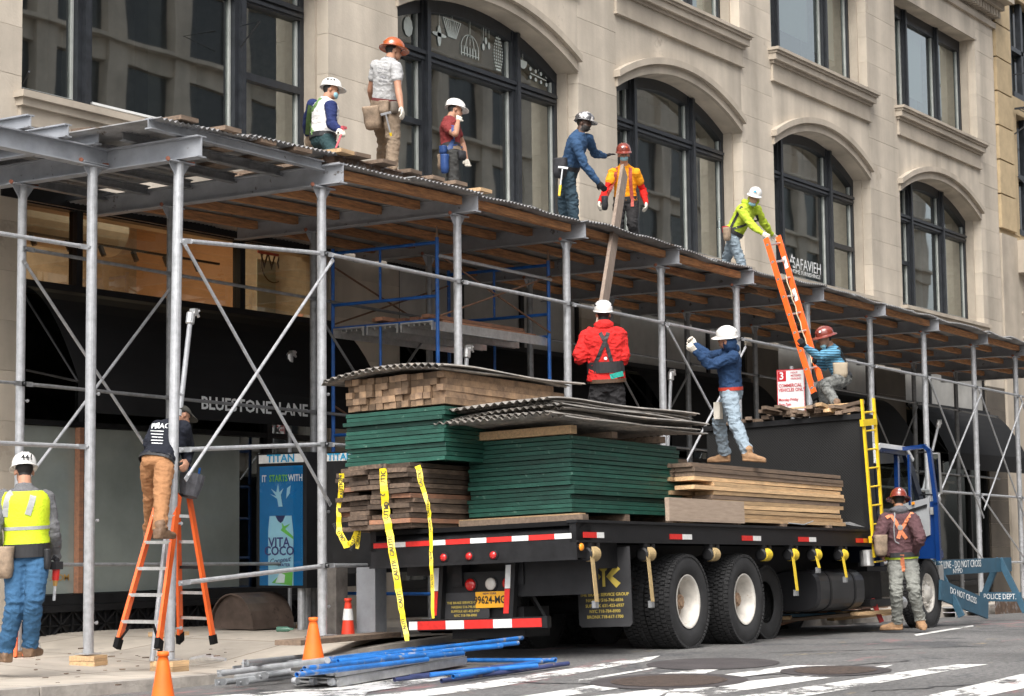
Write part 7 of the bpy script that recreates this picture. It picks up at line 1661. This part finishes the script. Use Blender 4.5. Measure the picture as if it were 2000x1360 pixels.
# vest: an open shell over the trunk, with silver bands
m_vest = mat('hi_vis_yellow', (.60,.74,.02), .7, var=.07, scale=14, bump=.3, bscale=50); m_silver = mat('silver_reflective', (.36,.37,.36), .5, var=.1)
def shell(pr, t0, t1, n, m, nm, off=.014, arms=False, a0=0, a1=2*math.pi, k=30):
    rings = []
    for j in range(n+1):
        t = t0+(t1-t0)*j/n; c = pr.Pv.lerp(pr.N, t); ring_ = []
        for i in range(k):
            a = 2*math.pi*i/k; d = (pr.r*math.cos(a)+pr.f*math.sin(a)); d = (d-pr.sp*d.dot(pr.sp)).normalized()
            h = pr.bv.ray_cast(c, d); q = h[0] if h[0] is not None else c+d*.15
            L_ = min((q-c).length, (.098+.012*abs(math.sin(a)))*pr.u*1.12*(1-.25*max(0,(t-.8)/.2)*abs(math.cos(a))) if True else 9); ring_.append(c+d*(L_+off))
        rings.append(ring_)
    sm_ = []
    for r_ in rings: sm_.append([(r_[i-1]+r_[i]*2+r_[(i+1) % len(r_)])/4 for i in range(len(r_))])
    mb = MB(); mb.loft(sm_, cap=False); return build(mb, nm, m, pr.root, smooth=True), sm_
o, rings = shell(W12, .10, .93, 12, m_vest, 'safety_vest')
rows = [rings[3], rings[4]]
mb = MB(); c0 = W12.Pv.lerp(W12.N,.4)
ro = [[p+(p-(W12.Pv+W12.sp*((p-W12.Pv).dot(W12.sp)))).normalized()*.004 for p in r_] for r_ in (rings[4], [a.lerp(b,.7) for a, b in zip(rings[4], rings[5])])]
mb.loft(ro, cap=False); build(mb, 'reflective_band', m_silver, W12.root)
W12v = BVHTree.FromPolygons([p for r_ in rings for p in r_], [(j*30+i, j*30+(i+1)%30, (j+1)*30+(i+1)%30, (j+1)*30+i) for j in range(len(rings)-1) for i in range(30)])
sv = W12.bv; W12.bv = W12v
strap(W12, [(66,952),(64,975),(54,1006)], .055, m_silver, 'reflective_band', off=.004); strap(W12, [(20,958),(12,985),(10,1010)], .055, m_silver, 'reflective_band', off=.004); W12.bv = sv
belt(W12, .08, .12, m_belt, 'back_support', off=.012); pouch(W12, 14, 1098, .16, .28, .12, m_leather); pouch(W12, 88, 1092, .06, .18, .06, m_belt)
p = W12.L3(0, -.082, .045); text('441', .075, p, W12.hx*1.0, W12.hu, m_ink, W12.root, 'hat_number', bold=.02, lift=.004)
# impact wrench in his right hand
iw = thing('impact_wrench', 'red and black cordless impact wrench with long silver socket in a gloved hand', 'impact wrench', tuple(at(110,1120,'y',13.3)))
g = at(110,1108,'y',13.3); ax = Vector((-.08,0,-1)).normalized()
build(MB().box(g.x-.045,g.x+.045,g.y-.04,g.y+.04,g.z-.02,g.z+.05), 'battery', m_belt, iw); build(MB().tube(g, g+ax*.12, .036, 14, .03), 'motor_housing', mat('tool_red', (.5,.02,.015), .4), iw); build(MB().tube(g+ax*.12, g+ax*.17, .024, 12, .018), 'nose', mat('tool_brass', (.5,.3,.1), .4, .6), iw); build(MB().tube(g+ax*.17, g+ax*.30, .014, 10), 'socket', m_zinc, iw)

def sticker(pr, x, y, z, r, m):
    p = pr.L3(x, y, z); n = (p-pr.L3(0,-.004,.028)).normalized(); build(MB().lathe([(r, 0), (r*.9, .003)], 12, p, n), 'hat_sticker', m, pr.root)
sticker(W6, 0, .068, .058, .020, mat('sticker_blue', (.03,.35,.62), .4)); sticker(W5, .012, .064, .062, .014, m_whitep); sticker(W5, -.022, .058, .058, .012, m_orange)
sticker(W9, -.045, .04, .062, .018, m_whitep); sticker(W10, 0, -.068, .062, .016, m_whitep); sticker(W7, -.045, -.03, .06, .012, m_red)
